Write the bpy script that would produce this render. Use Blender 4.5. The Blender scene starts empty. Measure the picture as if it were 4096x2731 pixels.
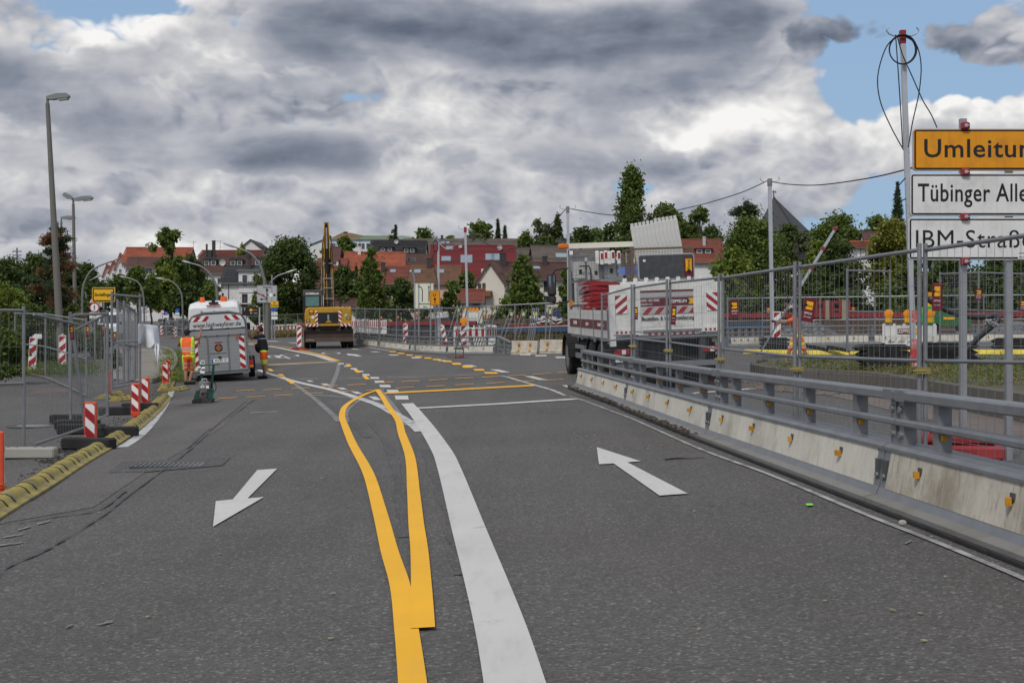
import bpy, bmesh, math, random
import numpy as np
from mathutils import Vector, Matrix
R = math.radians
SC = bpy.context.scene
COL = SC.collection
rnd = random.Random(7)

# ------------------------------------------------------------------ camera
EYE, HOR, FN = 1.45, 1342.0, 5575.0          # eye height, horizon row and focal length (photo pixels)
cam = bpy.data.cameras.new("camera"); camo = bpy.data.objects.new("camera", cam); COL.objects.link(camo)
cam.lens = FN / 4096 * 36; cam.sensor_width = 36; cam.shift_y = -(1365.5 - HOR) / 4096
cam.clip_start = 0.1; cam.clip_end = 6000
camo.location = (0, 0, EYE); camo.rotation_euler = (R(90), 0, 0)
SC.camera = camo

# ------------------------------------------------------------------ node helper
class NT:
    def __init__(s, tree): s.t = tree; s.t.nodes.clear()
    def n(s, typ, ins=None, **props):
        nd = s.t.nodes.new(typ)
        for k, v in props.items(): setattr(nd, k, v)
        for k, v in (ins or {}).items(): s.set(nd.inputs[k], v)
        return nd
    def set(s, inp, v):
        if isinstance(v, bpy.types.NodeSocket): s.t.links.new(v, inp)
        elif v is not None:
            if hasattr(inp.default_value, '__len__') and not hasattr(v, '__len__'): v = (v,) * len(inp.default_value)
            if hasattr(inp.default_value, '__len__') and len(inp.default_value) == 4 and len(v) == 3: v = (*v, 1)
            inp.default_value = v
    def m(s, op, a, b=None, c=None, clamp=False):
        nd = s.t.nodes.new('ShaderNodeMath'); nd.operation = op; nd.use_clamp = clamp
        for i, v in enumerate((a, b, c)):
            if v is not None: s.set(nd.inputs[i], v)
        return nd.outputs[0]
    def v(s, op, a, b=None, out=0):
        nd = s.t.nodes.new('ShaderNodeVectorMath'); nd.operation = op
        s.set(nd.inputs[0], a)
        if b is not None: s.set(nd.inputs[3 if op == 'SCALE' else 1], b)
        return nd.outputs[out]
    def mix(s, f, a, b, mode='MIX'):
        nd = s.t.nodes.new('ShaderNodeMix'); nd.data_type = 'RGBA'; nd.blend_type = mode
        s.set(nd.inputs[0], f); s.set(nd.inputs[6], a); s.set(nd.inputs[7], b)
        return nd.outputs[2]
    def noise(s, vec, scale, detail=4, rough=.55, dist=0, lac=2.0):
        nd = s.n('ShaderNodeTexNoise', {'Scale': scale, 'Detail': detail, 'Roughness': rough, 'Distortion': dist, 'Lacunarity': lac})
        if vec is not None: s.t.links.new(vec, nd.inputs['Vector'])
        return nd.outputs['Fac']
    def ss(s, x, a, b):                          # smoothstep a..b
        nd = s.n('ShaderNodeMapRange', {'Value': x, 'From Min': a, 'From Max': b}, interpolation_type='SMOOTHSTEP')
        return nd.outputs[0]

# ------------------------------------------------------------------ world: sky and clouds
SUN_EL, SUN_AZ = R(48), R(205)                 # azimuth clockwise from +Y
W = bpy.data.worlds.new("World"); SC.world = W; W.use_nodes = True
w = NT(W.node_tree)
sky = w.n('ShaderNodeTexSky', sky_type='NISHITA'); sky.sun_disc = False
sky.sun_elevation = SUN_EL; sky.sun_rotation = SUN_AZ; sky.air_density = 1.0; sky.dust_density = 2.2; sky.ozone_density = 1.5
tc = w.n('ShaderNodeTexCoord')
D = w.v('NORMALIZE', tc.outputs['Generated'])
def blob(nx, ny, sx, sy):                       # soft patch of sky centred on a direction
    c = Vector(((nx - 2048) / FN, 1, (HOR - ny) / FN)).normalized()
    q = w.v('MULTIPLY', w.v('SUBTRACT', D, tuple(c)), (FN / sx, 6.0, FN / sy))
    return w.m('EXPONENT', w.m('MULTIPLY', w.v('DOT_PRODUCT', q, q, 1), -1))
def total(lst):
    o = None
    for a, g in lst:
        t_ = w.m('MULTIPLY', g, a); o = t_ if o is None else w.m('ADD', o, t_)
    return o
P0 = w.v('MULTIPLY', D, (1, 1, 1.9))
warp = w.n('ShaderNodeTexNoise', {'Vector': P0, 'Scale': 8, 'Detail': 3, 'Roughness': .5})
P1 = w.v('ADD', P0, w.v('SCALE', w.v('SUBTRACT', warp.outputs['Color'], (.5, .5, .5)), .035))
big = w.noise(P1, 6.0, 9, .47)
up = w.noise(w.v('ADD', P1, (-.008, 0, .022)), 6.0, 9, .47)
soft = w.noise(P1, 5.0, 3, .45)
def puff(vec):                                  # rounded heaps of cumulus: billows in four sizes
    o = None
    for sc_, am in ((13, .30), (27, .19), (56, .11), (115, .06)):
        t_ = w.m('MULTIPLY', w.m('ABSOLUTE', w.m('SUBTRACT', w.noise(vec, sc_, 0, .5), .5)), am * 2.6); o = t_ if o is None else w.m('ADD', o, t_)
    return w.m('SUBTRACT', o, .18)
P2 = w.v('MULTIPLY', P1, (1, 1, .72)); pf = puff(P2)
lit = w.m('ADD', w.m('MULTIPLY', w.m('SUBTRACT', big, up), 2.0), w.m('MULTIPLY', w.m('SUBTRACT', pf, puff(w.v('ADD', P2, (-.007, 0, .011)))), 1.1))   # thinner above than here: a lit top
big = w.m('ADD', big, w.m('MULTIPLY', pf, .75))
fine = w.noise(P0, 22, 5, .5)
dens = w.m('ADD', w.m('ADD', big, w.m('MULTIPLY', w.m('SUBTRACT', fine, .5), .05)),
    total([(-.27, blob(3420, 60, 480, 150)), (-.40, blob(3900, 330, 420, 120)), (-.20, blob(3480, 330, 130, 120)), (-.17, blob(560, 0, 260, 50)), (-.15, blob(1000, 130, 130, 60)), (-.12, blob(90, 200, 160, 30)), (-.20, blob(1010, 315, 110, 26)), (-.20, blob(1360, 385, 130, 26)), (-.12, blob(650, 30, 160, 40)),
           (-.11, blob(3300, 850, 380, 90)), (-.10, blob(2450, 760, 220, 50)), (-.06, blob(1600, 800, 260, 60)), (.21, blob(3960, 200, 230, 90)), (.27, blob(3330, 130, 330, 75)), (.16, blob(4000, 60, 60, 40)),
           (.26, blob(2100, 150, 1000, 200)), (.20, blob(1950, 560, 560, 130)), (.08, blob(3300, 720, 300, 90)), (.26, blob(2900, 480, 420, 200)), (.30, blob(3900, 500, 420, 110)), (.22, blob(400, 480, 800, 260)), (.16, blob(1300, 850, 900, 160)), (.14, blob(2300, 950, 700, 140))]))
cov = w.ss(dens, .385, .485)
elev = w.n('ShaderNodeSeparateXYZ', {0: D}).outputs[2]
lum = w.m('ADD', w.m('ADD', lit, w.m('MULTIPLY', w.m('SUBTRACT', fine, .5), .10)), .55)
lum = w.m('SUBTRACT', lum, w.m('MULTIPLY', w.m('SUBTRACT', soft, .5), 1.15))
lum = w.m('ADD', w.m('ADD', lum, .04), total([(-.26, blob(60, 40, 260, 70)), (-.34, blob(3900, 190, 300, 100)), (-.20, blob(3330, 140, 360, 80)), (-.20, blob(560, 200, 160, 50)), (-.16, blob(2620, 700, 420, 50)), (-.12, blob(2500, 350, 600, 60)),
           (.34, blob(470, 100, 200, 80)), (.22, blob(1000, 240, 300, 90)), (.26, blob(2850, 500, 260, 110)), (.34, blob(3950, 440, 330, 70)), (.20, blob(1560, 430, 330, 100)), (.14, blob(2350, 880, 500, 110)), (.22, blob(2650, 730, 90, 80)), (.22, blob(1750, 890, 160, 40))]))
# nearer, darker banks with flat bases in front of the bright heaps
PB = w.v('ADD', w.v('MULTIPLY', P1, (1, 1, 1.9)), (3.1, 1.7, .4)); nb = w.noise(PB, 7.0, 9, .5); nu_ = w.noise(w.v('ADD', PB, (-.006, 0, .030)), 7.0, 9, .5)
db = w.m('ADD', w.m('ADD', nb, w.m('MULTIPLY', pf, .55)), total([(.40, blob(2250, 170, 900, 130)), (.22, blob(2950, 60, 420, 90)), (.22, blob(1500, 40, 500, 80)), (.36, blob(300, 560, 640, 120)), (.20, blob(60, 340, 300, 90)), (.26, blob(1200, 640, 420, 90)), (.18, blob(2350, 380, 560, 60)), (.22, blob(2620, 690, 400, 55)), (.14, blob(560, 200, 200, 60)),
           (.14, blob(800, 850, 500, 40)), (.12, blob(120, 800, 260, 40)), (-.20, blob(470, 90, 260, 90)), (-.22, blob(2850, 480, 300, 110)), (-.22, blob(3800, 420, 500, 130)), (-.16, blob(1750, 470, 360, 90)), (-.14, blob(950, 250, 300, 70)), (-.35, blob(3400, 250, 300, 260)), (-.10, blob(2048, 1000, 3000, 90))]))
covb = w.ss(db, .535, .63); thick = w.ss(db, .56, .92)
lumb = w.m('ADD', w.m('SUBTRACT', .56, w.m('MULTIPLY', thick, .40)), w.m('MULTIPLY', w.m('SUBTRACT', nb, nu_), 1.3))
lumb = w.m('ADD', lumb, w.m('MULTIPLY', lit, .35))
lum = w.m('ADD', w.m('MULTIPLY', lum, w.m('SUBTRACT', 1, covb)), w.m('MULTIPLY', lumb, covb))
lum = w.m('MULTIPLY', lum, 1.0, clamp=True)
cov = w.m('MAXIMUM', cov, w.m('MULTIPLY', covb, .96))
ramp = w.n('ShaderNodeValToRGB', {0: lum})
cr = ramp.color_ramp
cr.elements[0].position = 0.0; cr.elements[0].color = (.115, .140, .190, 1)
cr.elements[1].position = 1.0; cr.elements[1].color = (.88, .87, .855, 1)
for p_, c_ in ((.26, (.225, .250, .310)), (.50, (.400, .415, .462)), (.74, (.60, .60, .612))):
    e_ = cr.elements.new(p_); e_.color = (*c_, 1)
b_sky = w.n('ShaderNodeBackground', {'Color': w.mix(.70, sky.outputs[0], (2.9, 4.4, 6.5)), 'Strength': .10})
b_cl = w.n('ShaderNodeBackground', {'Color': ramp.outputs[0], 'Strength': 1.0})
mx = w.n('ShaderNodeMixShader', {0: cov, 1: b_sky.outputs[0], 2: b_cl.outputs[0]})
w.n('ShaderNodeOutputWorld', {0: mx.outputs[0]})

# ------------------------------------------------------------------ sun and exposure
sl = bpy.data.lights.new("sun", 'SUN'); so = bpy.data.objects.new("sun", sl); COL.objects.link(so)
sl.energy = 1.9; sl.angle = R(11); sl.color = (1, .95, .88)
sd = Vector((math.sin(SUN_AZ) * math.cos(SUN_EL), math.cos(SUN_AZ) * math.cos(SUN_EL), math.sin(SUN_EL)))
so.rotation_euler = sd.to_track_quat('Z', 'Y').to_euler(); so.location = sd * 200
SC.view_settings.view_transform = 'Standard'; SC.view_settings.look = 'None'
SC.view_settings.gamma = 1; SC.view_settings.use_curve_mapping = False
SC.view_settings.exposure = 0.08
SC.cycles.max_bounces = 6; SC.cycles.diffuse_bounces = 3; SC.cycles.glossy_bounces = 3; SC.cycles.transparent_max_bounces = 8
SC.cycles.use_denoising = True

# ------------------------------------------------------------------ the lie of the land
YK = [-20, 0, 25, 31, 38, 44, 56, 62, 72, 80, 100, 130, 150, 213, 290, 400, 600, 1500]
PK = {-35: [0, 0, 0, 0, 0, 0, .1, .15, .3, .4, .7, 1.0, 1.45, 3.0, 5.0, 9, 15, 20],
      -9: [0, 0, .02, .05, .15, .29, .58, .72, 1.0, 1.15, 1.35, 1.6, 2.1, 4.4, 9.5, 19, 27, 30],
      2: [0, 0, .02, .12, .33, .40, .72, .81, .92, 1.02, 1.25, 1.8, 2.4, 4.5, 10, 19, 27, 30]}
def zg(x, y):
    def prof(k): return float(np.interp(y, YK, PK[k]))
    def sm(t): t = min(1, max(0, t)); return t * t * (3 - 2 * t)
    if x < -9: p = prof(-35) + (prof(-9) - prof(-35)) * sm((x + 35) / 26)
    else: p = prof(-9) + (prof(2) - prof(-9)) * sm((x + 9) / 11)
    c = .4 * math.tanh(x / 10) * (1 - .75 * sm((-9 - x) / 7))
    return p + c * min(1, max(0, (100 - y) / 40))
def P(nx, ny, d):                               # the point at depth d that the photograph shows at (nx, ny)
    return Vector(((nx - 2048) / FN * d, d, EYE - (ny - HOR) / FN * d))
def X(nx, d): return (nx - 2048) / FN * d
def Zh(ny, d): return EYE - (ny - HOR) / FN * d
def G(nx, ny, dz=0):                            # where that line of sight meets the ground
    lo = 2.0
    for _ in range(4000):
        p = P(nx, ny, lo)
        if p.z <= zg(p.x, p.y) + dz: break
        lo *= 1.004
    a, b = lo / 1.004, lo
    for _ in range(30):
        c = (a + b) / 2; p = P(nx, ny, c)
        if p.z <= zg(p.x, p.y) + dz: b = c
        else: a = c
    p = P(nx, ny, b); p.z = zg(p.x, p.y) + dz
    return p
def GP(nx, d): x = X(nx, d); return Vector((x, d, zg(x, d)))   # ground under column nx at depth d

# ------------------------------------------------------------------ materials
MATS = {}
def mat(name, col, rough=.65, metal=0, var=.14, vs=2.5, bump=0, bs=40, dirt=None, spec=.4, island=0, streak=0, emit=None, trans=0, alpha=1, hue=None):
    if name in MATS: return MATS[name]
    m = bpy.data.materials.new(name); m.use_nodes = True; MATS[name] = m
    t = NT(m.node_tree)
    tcn = t.n('ShaderNodeTexCoord'); ob = tcn.outputs['Object']
    n1 = t.noise(ob, vs, 5, .62)
    k = t.m('ADD', t.m('MULTIPLY', t.m('SUBTRACT', n1, .5), var * 2.6), 1.0)
    if island:
        g = t.n('ShaderNodeNewGeometry')
        k = t.m('MULTIPLY', k, t.m('ADD', t.m('MULTIPLY', t.m('SUBTRACT', g.outputs['Random Per Island'], .5), island * 2), 1.0))
    if streak:
        st = t.noise(t.v('MULTIPLY', ob, (14, 14, .5)), 1.6, 6, .65)
        k = t.m('MULTIPLY', k, t.m('SUBTRACT', 1.0, t.m('MULTIPLY', t.ss(st, .5, .75), streak)))
    c = t.v('SCALE', (*col,), k)
    if hue:
        g2 = t.n('ShaderNodeNewGeometry')
        c2 = t.v('SCALE', (*hue,), k)
        f = t.m('ADD', t.m('MULTIPLY', g2.outputs['Random Per Island'], .6), t.m('MULTIPLY', t.noise(ob, .7, 3), .5), clamp=True)
        c = t.mix(t.ss(f, .35, .9), c, c2)
    if dirt:
        dcol, amt, dsc = dirt
        n2 = t.noise(ob, dsc, 7, .68)
        c = t.mix(t.m('MULTIPLY', t.ss(n2, .44, .70), amt), c, (*dcol, 1))
    b = t.n('ShaderNodeBsdfPrincipled', {'Base Color': c, 'Roughness': t.m('ADD', rough, t.m('MULTIPLY', t.m('SUBTRACT', n1, .5), .25), clamp=True), 'Metallic': metal, 'Specular IOR Level': spec})
    if trans: b.inputs['Transmission Weight'].default_value = trans
    if emit: t.set(b.inputs['Emission Color'], (*emit[0], 1)); b.inputs['Emission Strength'].default_value = emit[1]
    if bump:
        bn = t.n('ShaderNodeBump', {'Strength': bump, 'Distance': .02, 'Height': t.noise(ob, bs, 4, .6)})
        t.t.links.new(bn.outputs[0], b.inputs['Normal'])
    t.n('ShaderNodeOutputMaterial', {0: b.outputs[0]})
    return m

def leafmat(name, col, col2, rough=.6, tr=.25):
    if name in MATS: return MATS[name]
    m = bpy.data.materials.new(name); m.use_nodes = True; MATS[name] = m
    t = NT(m.node_tree)
    g = t.n('ShaderNodeNewGeometry'); ob = t.n('ShaderNodeTexCoord').outputs['Object']
    f = t.m('ADD', t.m('MULTIPLY', g.outputs['Random Per Island'], .55), t.m('MULTIPLY', t.noise(ob, .55, 3), .55), clamp=True)
    c = t.mix(t.ss(f, .25, .85), (*col, 1), (*col2, 1))
    d = t.n('ShaderNodeBsdfPrincipled', {'Base Color': c, 'Roughness': rough, 'Specular IOR Level': .35})
    tr_ = t.n('ShaderNodeBsdfTranslucent', {'Color': t.mix(.5, c, (col2[0] * 1.4, col2[1] * 1.4, col2[2] * .5, 1))})
    mx_ = t.n('ShaderNodeMixShader', {0: tr, 1: d.outputs[0], 2: tr_.outputs[0]})
    t.n('ShaderNodeOutputMaterial', {0: mx_.outputs[0]})
    return m

def asphalt(name, c0, c1, tint, rough=.82, tracks=0.0):
    m = bpy.data.materials.new(name); m.use_nodes = True; MATS[name] = m
    t = NT(m.node_tree)
    ob = t.n('ShaderNodeTexCoord').outputs['Object']
    agg = t.n('ShaderNodeTexVoronoi', {'Vector': ob, 'Scale': 64, 'Randomness': 1})
    agg2 = t.noise(ob, 90, 4, .75)
    big_ = t.noise(ob, .22, 5, .6); mid_ = t.noise(ob, 1.3, 5, .65)
    lng = t.noise(t.v('MULTIPLY', ob, (1.5, .07, 1)), 1.0, 4, .6)
    cell = t.n('ShaderNodeSeparateColor', {0: agg.outputs['Color']})
    k = t.m('ADD', t.m('MULTIPLY', cell.outputs[0], .55), t.m('MULTIPLY', agg2, .5))
    c = t.mix(k, (*c0, 1), (*c1, 1))
    speck = t.ss(cell.outputs[1], .88, .97)
    c = t.mix(t.m('MULTIPLY', speck, .5), c, (.34, .33, .315, 1))
    oil = t.ss(t.noise(t.v('MULTIPLY', ob, (1, .35, 1)), .8, 6, .68), .60, .74)
    c = t.mix(t.m('MULTIPLY', oil, .35), c, (.045, .043, .042, 1))
    sc = t.m('ADD', .33, t.m('ADD', t.m('MULTIPLY', big_, .66), t.m('ADD', t.m('MULTIPLY', mid_, .28), t.m('MULTIPLY', lng, .46))))
    c = t.v('SCALE', c, sc)
    c = t.mix(t.m('MULTIPLY', t.ss(t.noise(ob, .16, 4, .6), .5, .72), .35), c, (*tint, 1))
    b = t.n('ShaderNodeBsdfPrincipled', {'Base Color': c, 'Roughness': t.m('ADD', rough - .12, t.m('MULTIPLY', mid_, .22)), 'Specular IOR Level': .35})
    bn = t.n('ShaderNodeBump', {'Strength': .9, 'Distance': .008, 'Height': t.m('ADD', agg.outputs['Distance'], agg2)})
    t.t.links.new(bn.outputs[0], b.inputs['Normal'])
    t.n('ShaderNodeOutputMaterial', {0: b.outputs[0]})
    return m

def paint(name, col, worn, under=(.11, .11, .112), scale=3.0):  # road paint with wear that lets the asphalt through
    m = bpy.data.materials.new(name); m.use_nodes = True; MATS[name] = m
    t = NT(m.node_tree)
    ob = t.n('ShaderNodeTexCoord').outputs['Object']
    n1 = t.noise(ob, scale, 7, .68); n2 = t.noise(ob, 45, 4, .7)
    f = t.ss(t.m('ADD', t.m('MULTIPLY', n1, .7), t.m('MULTIPLY', n2, .35)), .66 - worn * .28, .78 - worn * .2)
    base = t.v('SCALE', (*col,), t.m('ADD', .86, t.m('MULTIPLY', t.noise(t.v('MULTIPLY', ob, (1, 1, 1)), .9, 5, .65), .28)))
    c = t.mix(t.m('MULTIPLY', f, .25 + worn * .75), base, (*under, 1))
    gr = t.ss(t.noise(t.v('MULTIPLY', ob, (3.2, .5, 1)), 1.2, 6, .7), .48, .75); c = t.mix(t.m('MULTIPLY', gr, .06 + worn), c, (.22, .21, .20, 1))
    ck = t.ss(t.noise(ob, 24, 5, .75), .66, .72); c = t.mix(t.m('MULTIPLY', ck, .15 + worn), c, (*under, 1))
    b = t.n('ShaderNodeBsdfPrincipled', {'Base Color': c, 'Roughness': .62, 'Specular IOR Level': .35})
    bn = t.n('ShaderNodeBump', {'Strength': .35, 'Distance': .004, 'Height': n2})
    t.t.links.new(bn.outputs[0], b.inputs['Normal'])
    t.n('ShaderNodeOutputMaterial', {0: b.outputs[0]})
    return m

# ------------------------------------------------------------------ mesh builder
class MB:
    def __init__(s): s.v = []; s.f = []; s.mi = []; s.k = 0
    def use(s, k): s.k = k; return s
    def add(s, vs, fs):
        o = len(s.v); s.v += [tuple(p) for p in vs]
        for f in fs: s.f.append(tuple(i + o for i in f)); s.mi.append(s.k)
        return s
    def box(s, c, sz, rot=None, taper=1.0):
        hx, hy, hz = sz[0] / 2, sz[1] / 2, sz[2] / 2
        vs = [Vector((x * (taper if z > 0 else 1), y * (taper if z > 0 else 1), z)) for z in (-hz, hz) for x, y in ((-hx, -hy), (hx, -hy), (hx, hy), (-hx, hy))]
        if rot is not None: vs = [rot @ v_ for v_ in vs]
        c = Vector(c)
        return s.add([v_ + c for v_ in vs], [(3, 2, 1, 0), (4, 5, 6, 7), (0, 1, 5, 4), (1, 2, 6, 5), (2, 3, 7, 6), (3, 0, 4, 7)])
    def bbox(s, x0, x1, y0, y1, z0, z1): return s.box(((x0 + x1) / 2, (y0 + y1) / 2, (z0 + z1) / 2), (x1 - x0, y1 - y0, z1 - z0))
    def cbox(s, c, sz, ch, rot=None):            # box with chamfered vertical and horizontal edges
        hx, hy, hz = [a / 2 for a in sz]; vs = []; rings = []
        for z, ins in ((-hz, ch), (-hz + ch, 0), (hz - ch, 0), (hz, ch)):
            a, b = hx - ins, hy - ins; cc = ch
            ring = [(a - cc, -b), (a, -b + cc), (a, b - cc), (a - cc, b), (-a + cc, b), (-a, b - cc), (-a, -b + cc), (-a + cc, -b)]
            vs += [Vector((x, y, z)) for x, y in ring]
        if rot is not None: vs = [rot @ q for q in vs]
        c = Vector(c); fs = []
        for r_ in range(3):
            for i in range(8): fs.append((r_ * 8 + i, r_ * 8 + (i + 1) % 8, r_ * 8 + 8 + (i + 1) % 8, r_ * 8 + 8 + i))
        fs.append(tuple(reversed(range(8)))); fs.append(tuple(range(24, 32)))
        return s.add([q + c for q in vs], fs)
    def beam(s, p0, p1, w_, h_, upv=(0, 0, 1)):
        p0, p1 = Vector(p0), Vector(p1); d = (p1 - p0)
        if d.length < 1e-6: return s
        d.normalize(); u = Vector(upv)
        if abs(d.dot(u)) > .98: u = Vector((0, 1, 0))
        sd_ = d.cross(u).normalized(); u = sd_.cross(d).normalized()
        q = [sd_ * (a * w_ / 2) + u * (b * h_ / 2) for a, b in ((-1, -1), (1, -1), (1, 1), (-1, 1))]
        return s.add([p0 + a for a in q] + [p1 + a for a in q], [(0, 1, 2, 3), (7, 6, 5, 4), (0, 4, 5, 1), (1, 5, 6, 2), (2, 6, 7, 3), (3, 7, 4, 0)])
    def tube(s, pts, r, n=8, cap=True, r1=None):
        pts = [Vector(p) for p in pts]; L = len(pts); rings = []
        vs = []
        ref = None
        for i, p in enumerate(pts):
            d = (pts[min(i + 1, L - 1)] - pts[max(i - 1, 0)])
            if d.length < 1e-9: d = Vector((0, 0, 1))
            d.normalize()
            if ref is None:
                ref = Vector((0, 0, 1)) if abs(d.z) < .9 else Vector((1, 0, 0))
            a = d.cross(ref).normalized(); b = a.cross(d).normalized(); ref = b
            rr = r[i] if isinstance(r, (list, tuple)) else (r if r1 is None else r + (r1 - r) * i / max(1, L - 1))
            vs += [p + (a * math.cos(2 * math.pi * k / n) + b * math.sin(2 * math.pi * k / n)) * rr for k in range(n)]
        fs = [(i * n + k, i * n + (k + 1) % n, (i + 1) * n + (k + 1) % n, (i + 1) * n + k) for i in range(L - 1) for k in range(n)]
        if cap: fs += [tuple(reversed(range(n))), tuple(range((L - 1) * n, L * n))]
        return s.add(vs, fs)
    def cyl(s, p0, p1, r, n=12, r1=None): return s.tube([p0, p1], r, n, True, r1)
    def disc(s, c, r, nrm=(0, -1, 0), n=20, th=.004):
        nrm = Vector(nrm).normalized(); return s.cyl(Vector(c) - nrm * th / 2, Vector(c) + nrm * th / 2, r, n)
    def lathe(s, prof, c=(0, 0, 0), n=14, axis='z'):
        vs = []
        for r_, h in prof:
            for k in range(n):
                a = 2 * math.pi * k / n; x, y = r_ * math.cos(a), r_ * math.sin(a)
                q = (x, y, h) if axis == 'z' else ((h, x, y) if axis == 'x' else (x, h, y))
                vs.append(Vector(q) + Vector(c))
        L = len(prof)
        fs = [(i * n + k, i * n + (k + 1) % n, (i + 1) * n + (k + 1) % n, (i + 1) * n + k) for i in range(L - 1) for k in range(n)]
        if abs(prof[0][1] - prof[-1][1]) < 1e-6 and L == 4: fs += [((L - 1) * n + k, (L - 1) * n + (k + 1) % n, (k + 1) % n, k) for k in range(n)]   # a ring closes on itself
        else: fs += [tuple(reversed(range(n))), tuple(range((L - 1) * n, L * n))]
        return s.add(vs, fs)
    def prism(s, poly, ex, ori=None):            # 2D outline (u,v) swept along ex; ori maps (u,v) to 3D
        ori = ori or (lambda u, v_: Vector((u, 0, v_))); n = len(poly); ex = Vector(ex)
        a = [ori(*q) for q in poly]
        fs = [tuple(range(n)), tuple(reversed(range(n, 2 * n)))] + [(i, n + i, n + (i + 1) % n, (i + 1) % n) for i in range(n)]
        return s.add(a + [q + ex for q in a], fs)
    def ell(s, c, r, nu=12, nv=8, rot=None):
        vs = []; fs = []
        for j in range(nv + 1):
            th = math.pi * j / nv
            for i in range(nu):
                ph = 2 * math.pi * i / nu
                q = Vector((r[0] * math.sin(th) * math.cos(ph), r[1] * math.sin(th) * math.sin(ph), r[2] * math.cos(th)))
                if rot is not None: q = rot @ q
                vs.append(q + Vector(c))
        for j in range(nv):
            for i in range(nu): fs.append((j * nu + i, (j + 1) * nu + i, (j + 1) * nu + (i + 1) % nu, j * nu + (i + 1) % nu))
        return s.add(vs, fs)
    def poly(s, pts): return s.add(pts, [tuple(range(len(pts)))])
    def mesh(s, name, mats, smooth=False):
        me = bpy.data.meshes.new(name); me.from_pydata(s.v, [], s.f)
        for m_ in (mats if isinstance(mats, (list, tuple)) else [mats]): me.materials.append(m_)
        if any(s.mi): me.polygons.foreach_set('material_index', s.mi)
        if smooth: me.polygons.foreach_set('use_smooth', [True] * len(s.f))
        me.update(); return me
    def build(s, name, mats, parent=None, smooth=False, kind=None, label=None, loc=None, fixn=False):
        me = s.mesh(name, mats, smooth)
        if fixn:
            bm = bmesh.new(); bm.from_mesh(me); bmesh.ops.recalc_face_normals(bm, faces=bm.faces); bm.to_mesh(me); bm.free()
        if smooth:
            try: me.set_sharp_from_angle(angle=R(38))
            except Exception: pass
        return put(name, me, parent, kind, label, loc)
def put(name, me, parent=None, kind=None, label=None, loc=None):
    o = bpy.data.objects.new(name, me); COL.objects.link(o)
    if parent is not None: o.parent = parent
    if kind: o['kind'] = kind
    if label: o['label'] = label
    if loc is not None: o.location = loc
    return o
def tag(o, label, cat, group=None):
    o['label'] = label; o['category'] = cat
    if group: o['group'] = group
    return o
def thing(name, label, cat, loc=(0, 0, 0), rz=0, group=None, rot=None):
    o = bpy.data.objects.new(name, None); COL.objects.link(o); o.empty_display_size = .2
    o.location = loc; o.rotation_euler = rot or (0, 0, rz)
    return tag(o, label, cat, group)
def copy_tree(o, parent=None):
    c = o.copy(); COL.objects.link(c)
    if parent is not None: c.parent = parent
    for ch in list(o.children): copy_tree(ch, c)
    return c
def dup(o, label, loc, rz=0, rot=None, group=None):
    c = copy_tree(o); c.location = loc; c.rotation_euler = rot or (0, 0, rz); c['label'] = label
    if group: c['group'] = group
    return c
def txt(s_, size, m, parent, loc, rot=(R(90), 0, 0), align='CENTER', xs=1.0, name='lettering', ex=.001, bold=0.0, space=1.0):
    cu = bpy.data.curves.new(name, 'FONT'); cu.body = s_; cu.size = size; cu.align_x = align; cu.align_y = 'CENTER'
    cu.extrude = ex; cu.offset = bold; cu.resolution_u = 3; cu.materials.append(m); cu.space_character = space
    o = bpy.data.objects.new(name, cu); COL.objects.link(o); o.parent = parent; o.location = loc; o.rotation_euler = rot; o.scale = (xs, 1, 1)
    return o
def clip(poly, x0, x1, y0, y1):
    def cut(pl, f, g):
        o = []
        for i in range(len(pl)):
            a, b = pl[i], pl[(i + 1) % len(pl)]; fa, fb = f(a), f(b)
            if fa >= 0: o.append(a)
            if fa * fb < 0: t_ = fa / (fa - fb); o.append((a[0] + (b[0] - a[0]) * t_, a[1] + (b[1] - a[1]) * t_))
        return o
    for f in (lambda q: q[0] - x0, lambda q: x1 - q[0], lambda q: q[1] - y0, lambda q: y1 - q[1]):
        poly = cut(poly, f, None)
        if len(poly) < 3: return []
    return poly
def stripes(mb, x0, x1, z0, z1, step, slope, y, th=.003, start=0.0, vertical=True):
    """slanted bars (every second one) filling a rectangle in the XZ plane at y, facing -Y"""
    if vertical:
        z = z0 - abs(slope) * (x1 - x0) - step + start
        while z < z1 + abs(slope) * (x1 - x0):
            pl = clip([(x0, z), (x1, z + slope * (x1 - x0)), (x1, z + slope * (x1 - x0) + step), (x0, z + step)], x0, x1, z0, z1)
            if pl: mb.prism(pl, (0, th, 0), lambda u, v_: Vector((u, y, v_)))
            z += 2 * step
    else:
        x = x0 - abs(slope) * (z1 - z0) - step + start
        while x < x1 + abs(slope) * (z1 - z0):
            pl = clip([(x, z0), (x + step, z0), (x + step + slope * (z1 - z0), z1), (x + slope * (z1 - z0), z1)], x0, x1, z0, z1)
            if pl: mb.prism(pl, (0, th, 0), lambda u, v_: Vector((u, y, v_)))
            x += 2 * step
    return mb
ORD = ['first', 'second', 'third', 'fourth', 'fifth', 'sixth', 'seventh', 'eighth', 'ninth', 'tenth', 'eleventh', 'twelfth', 'thirteenth', 'fourteenth', 'fifteenth', 'sixteenth']
def yaw(a, b): return math.atan2(b.y - a.y, b.x - a.x)

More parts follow.
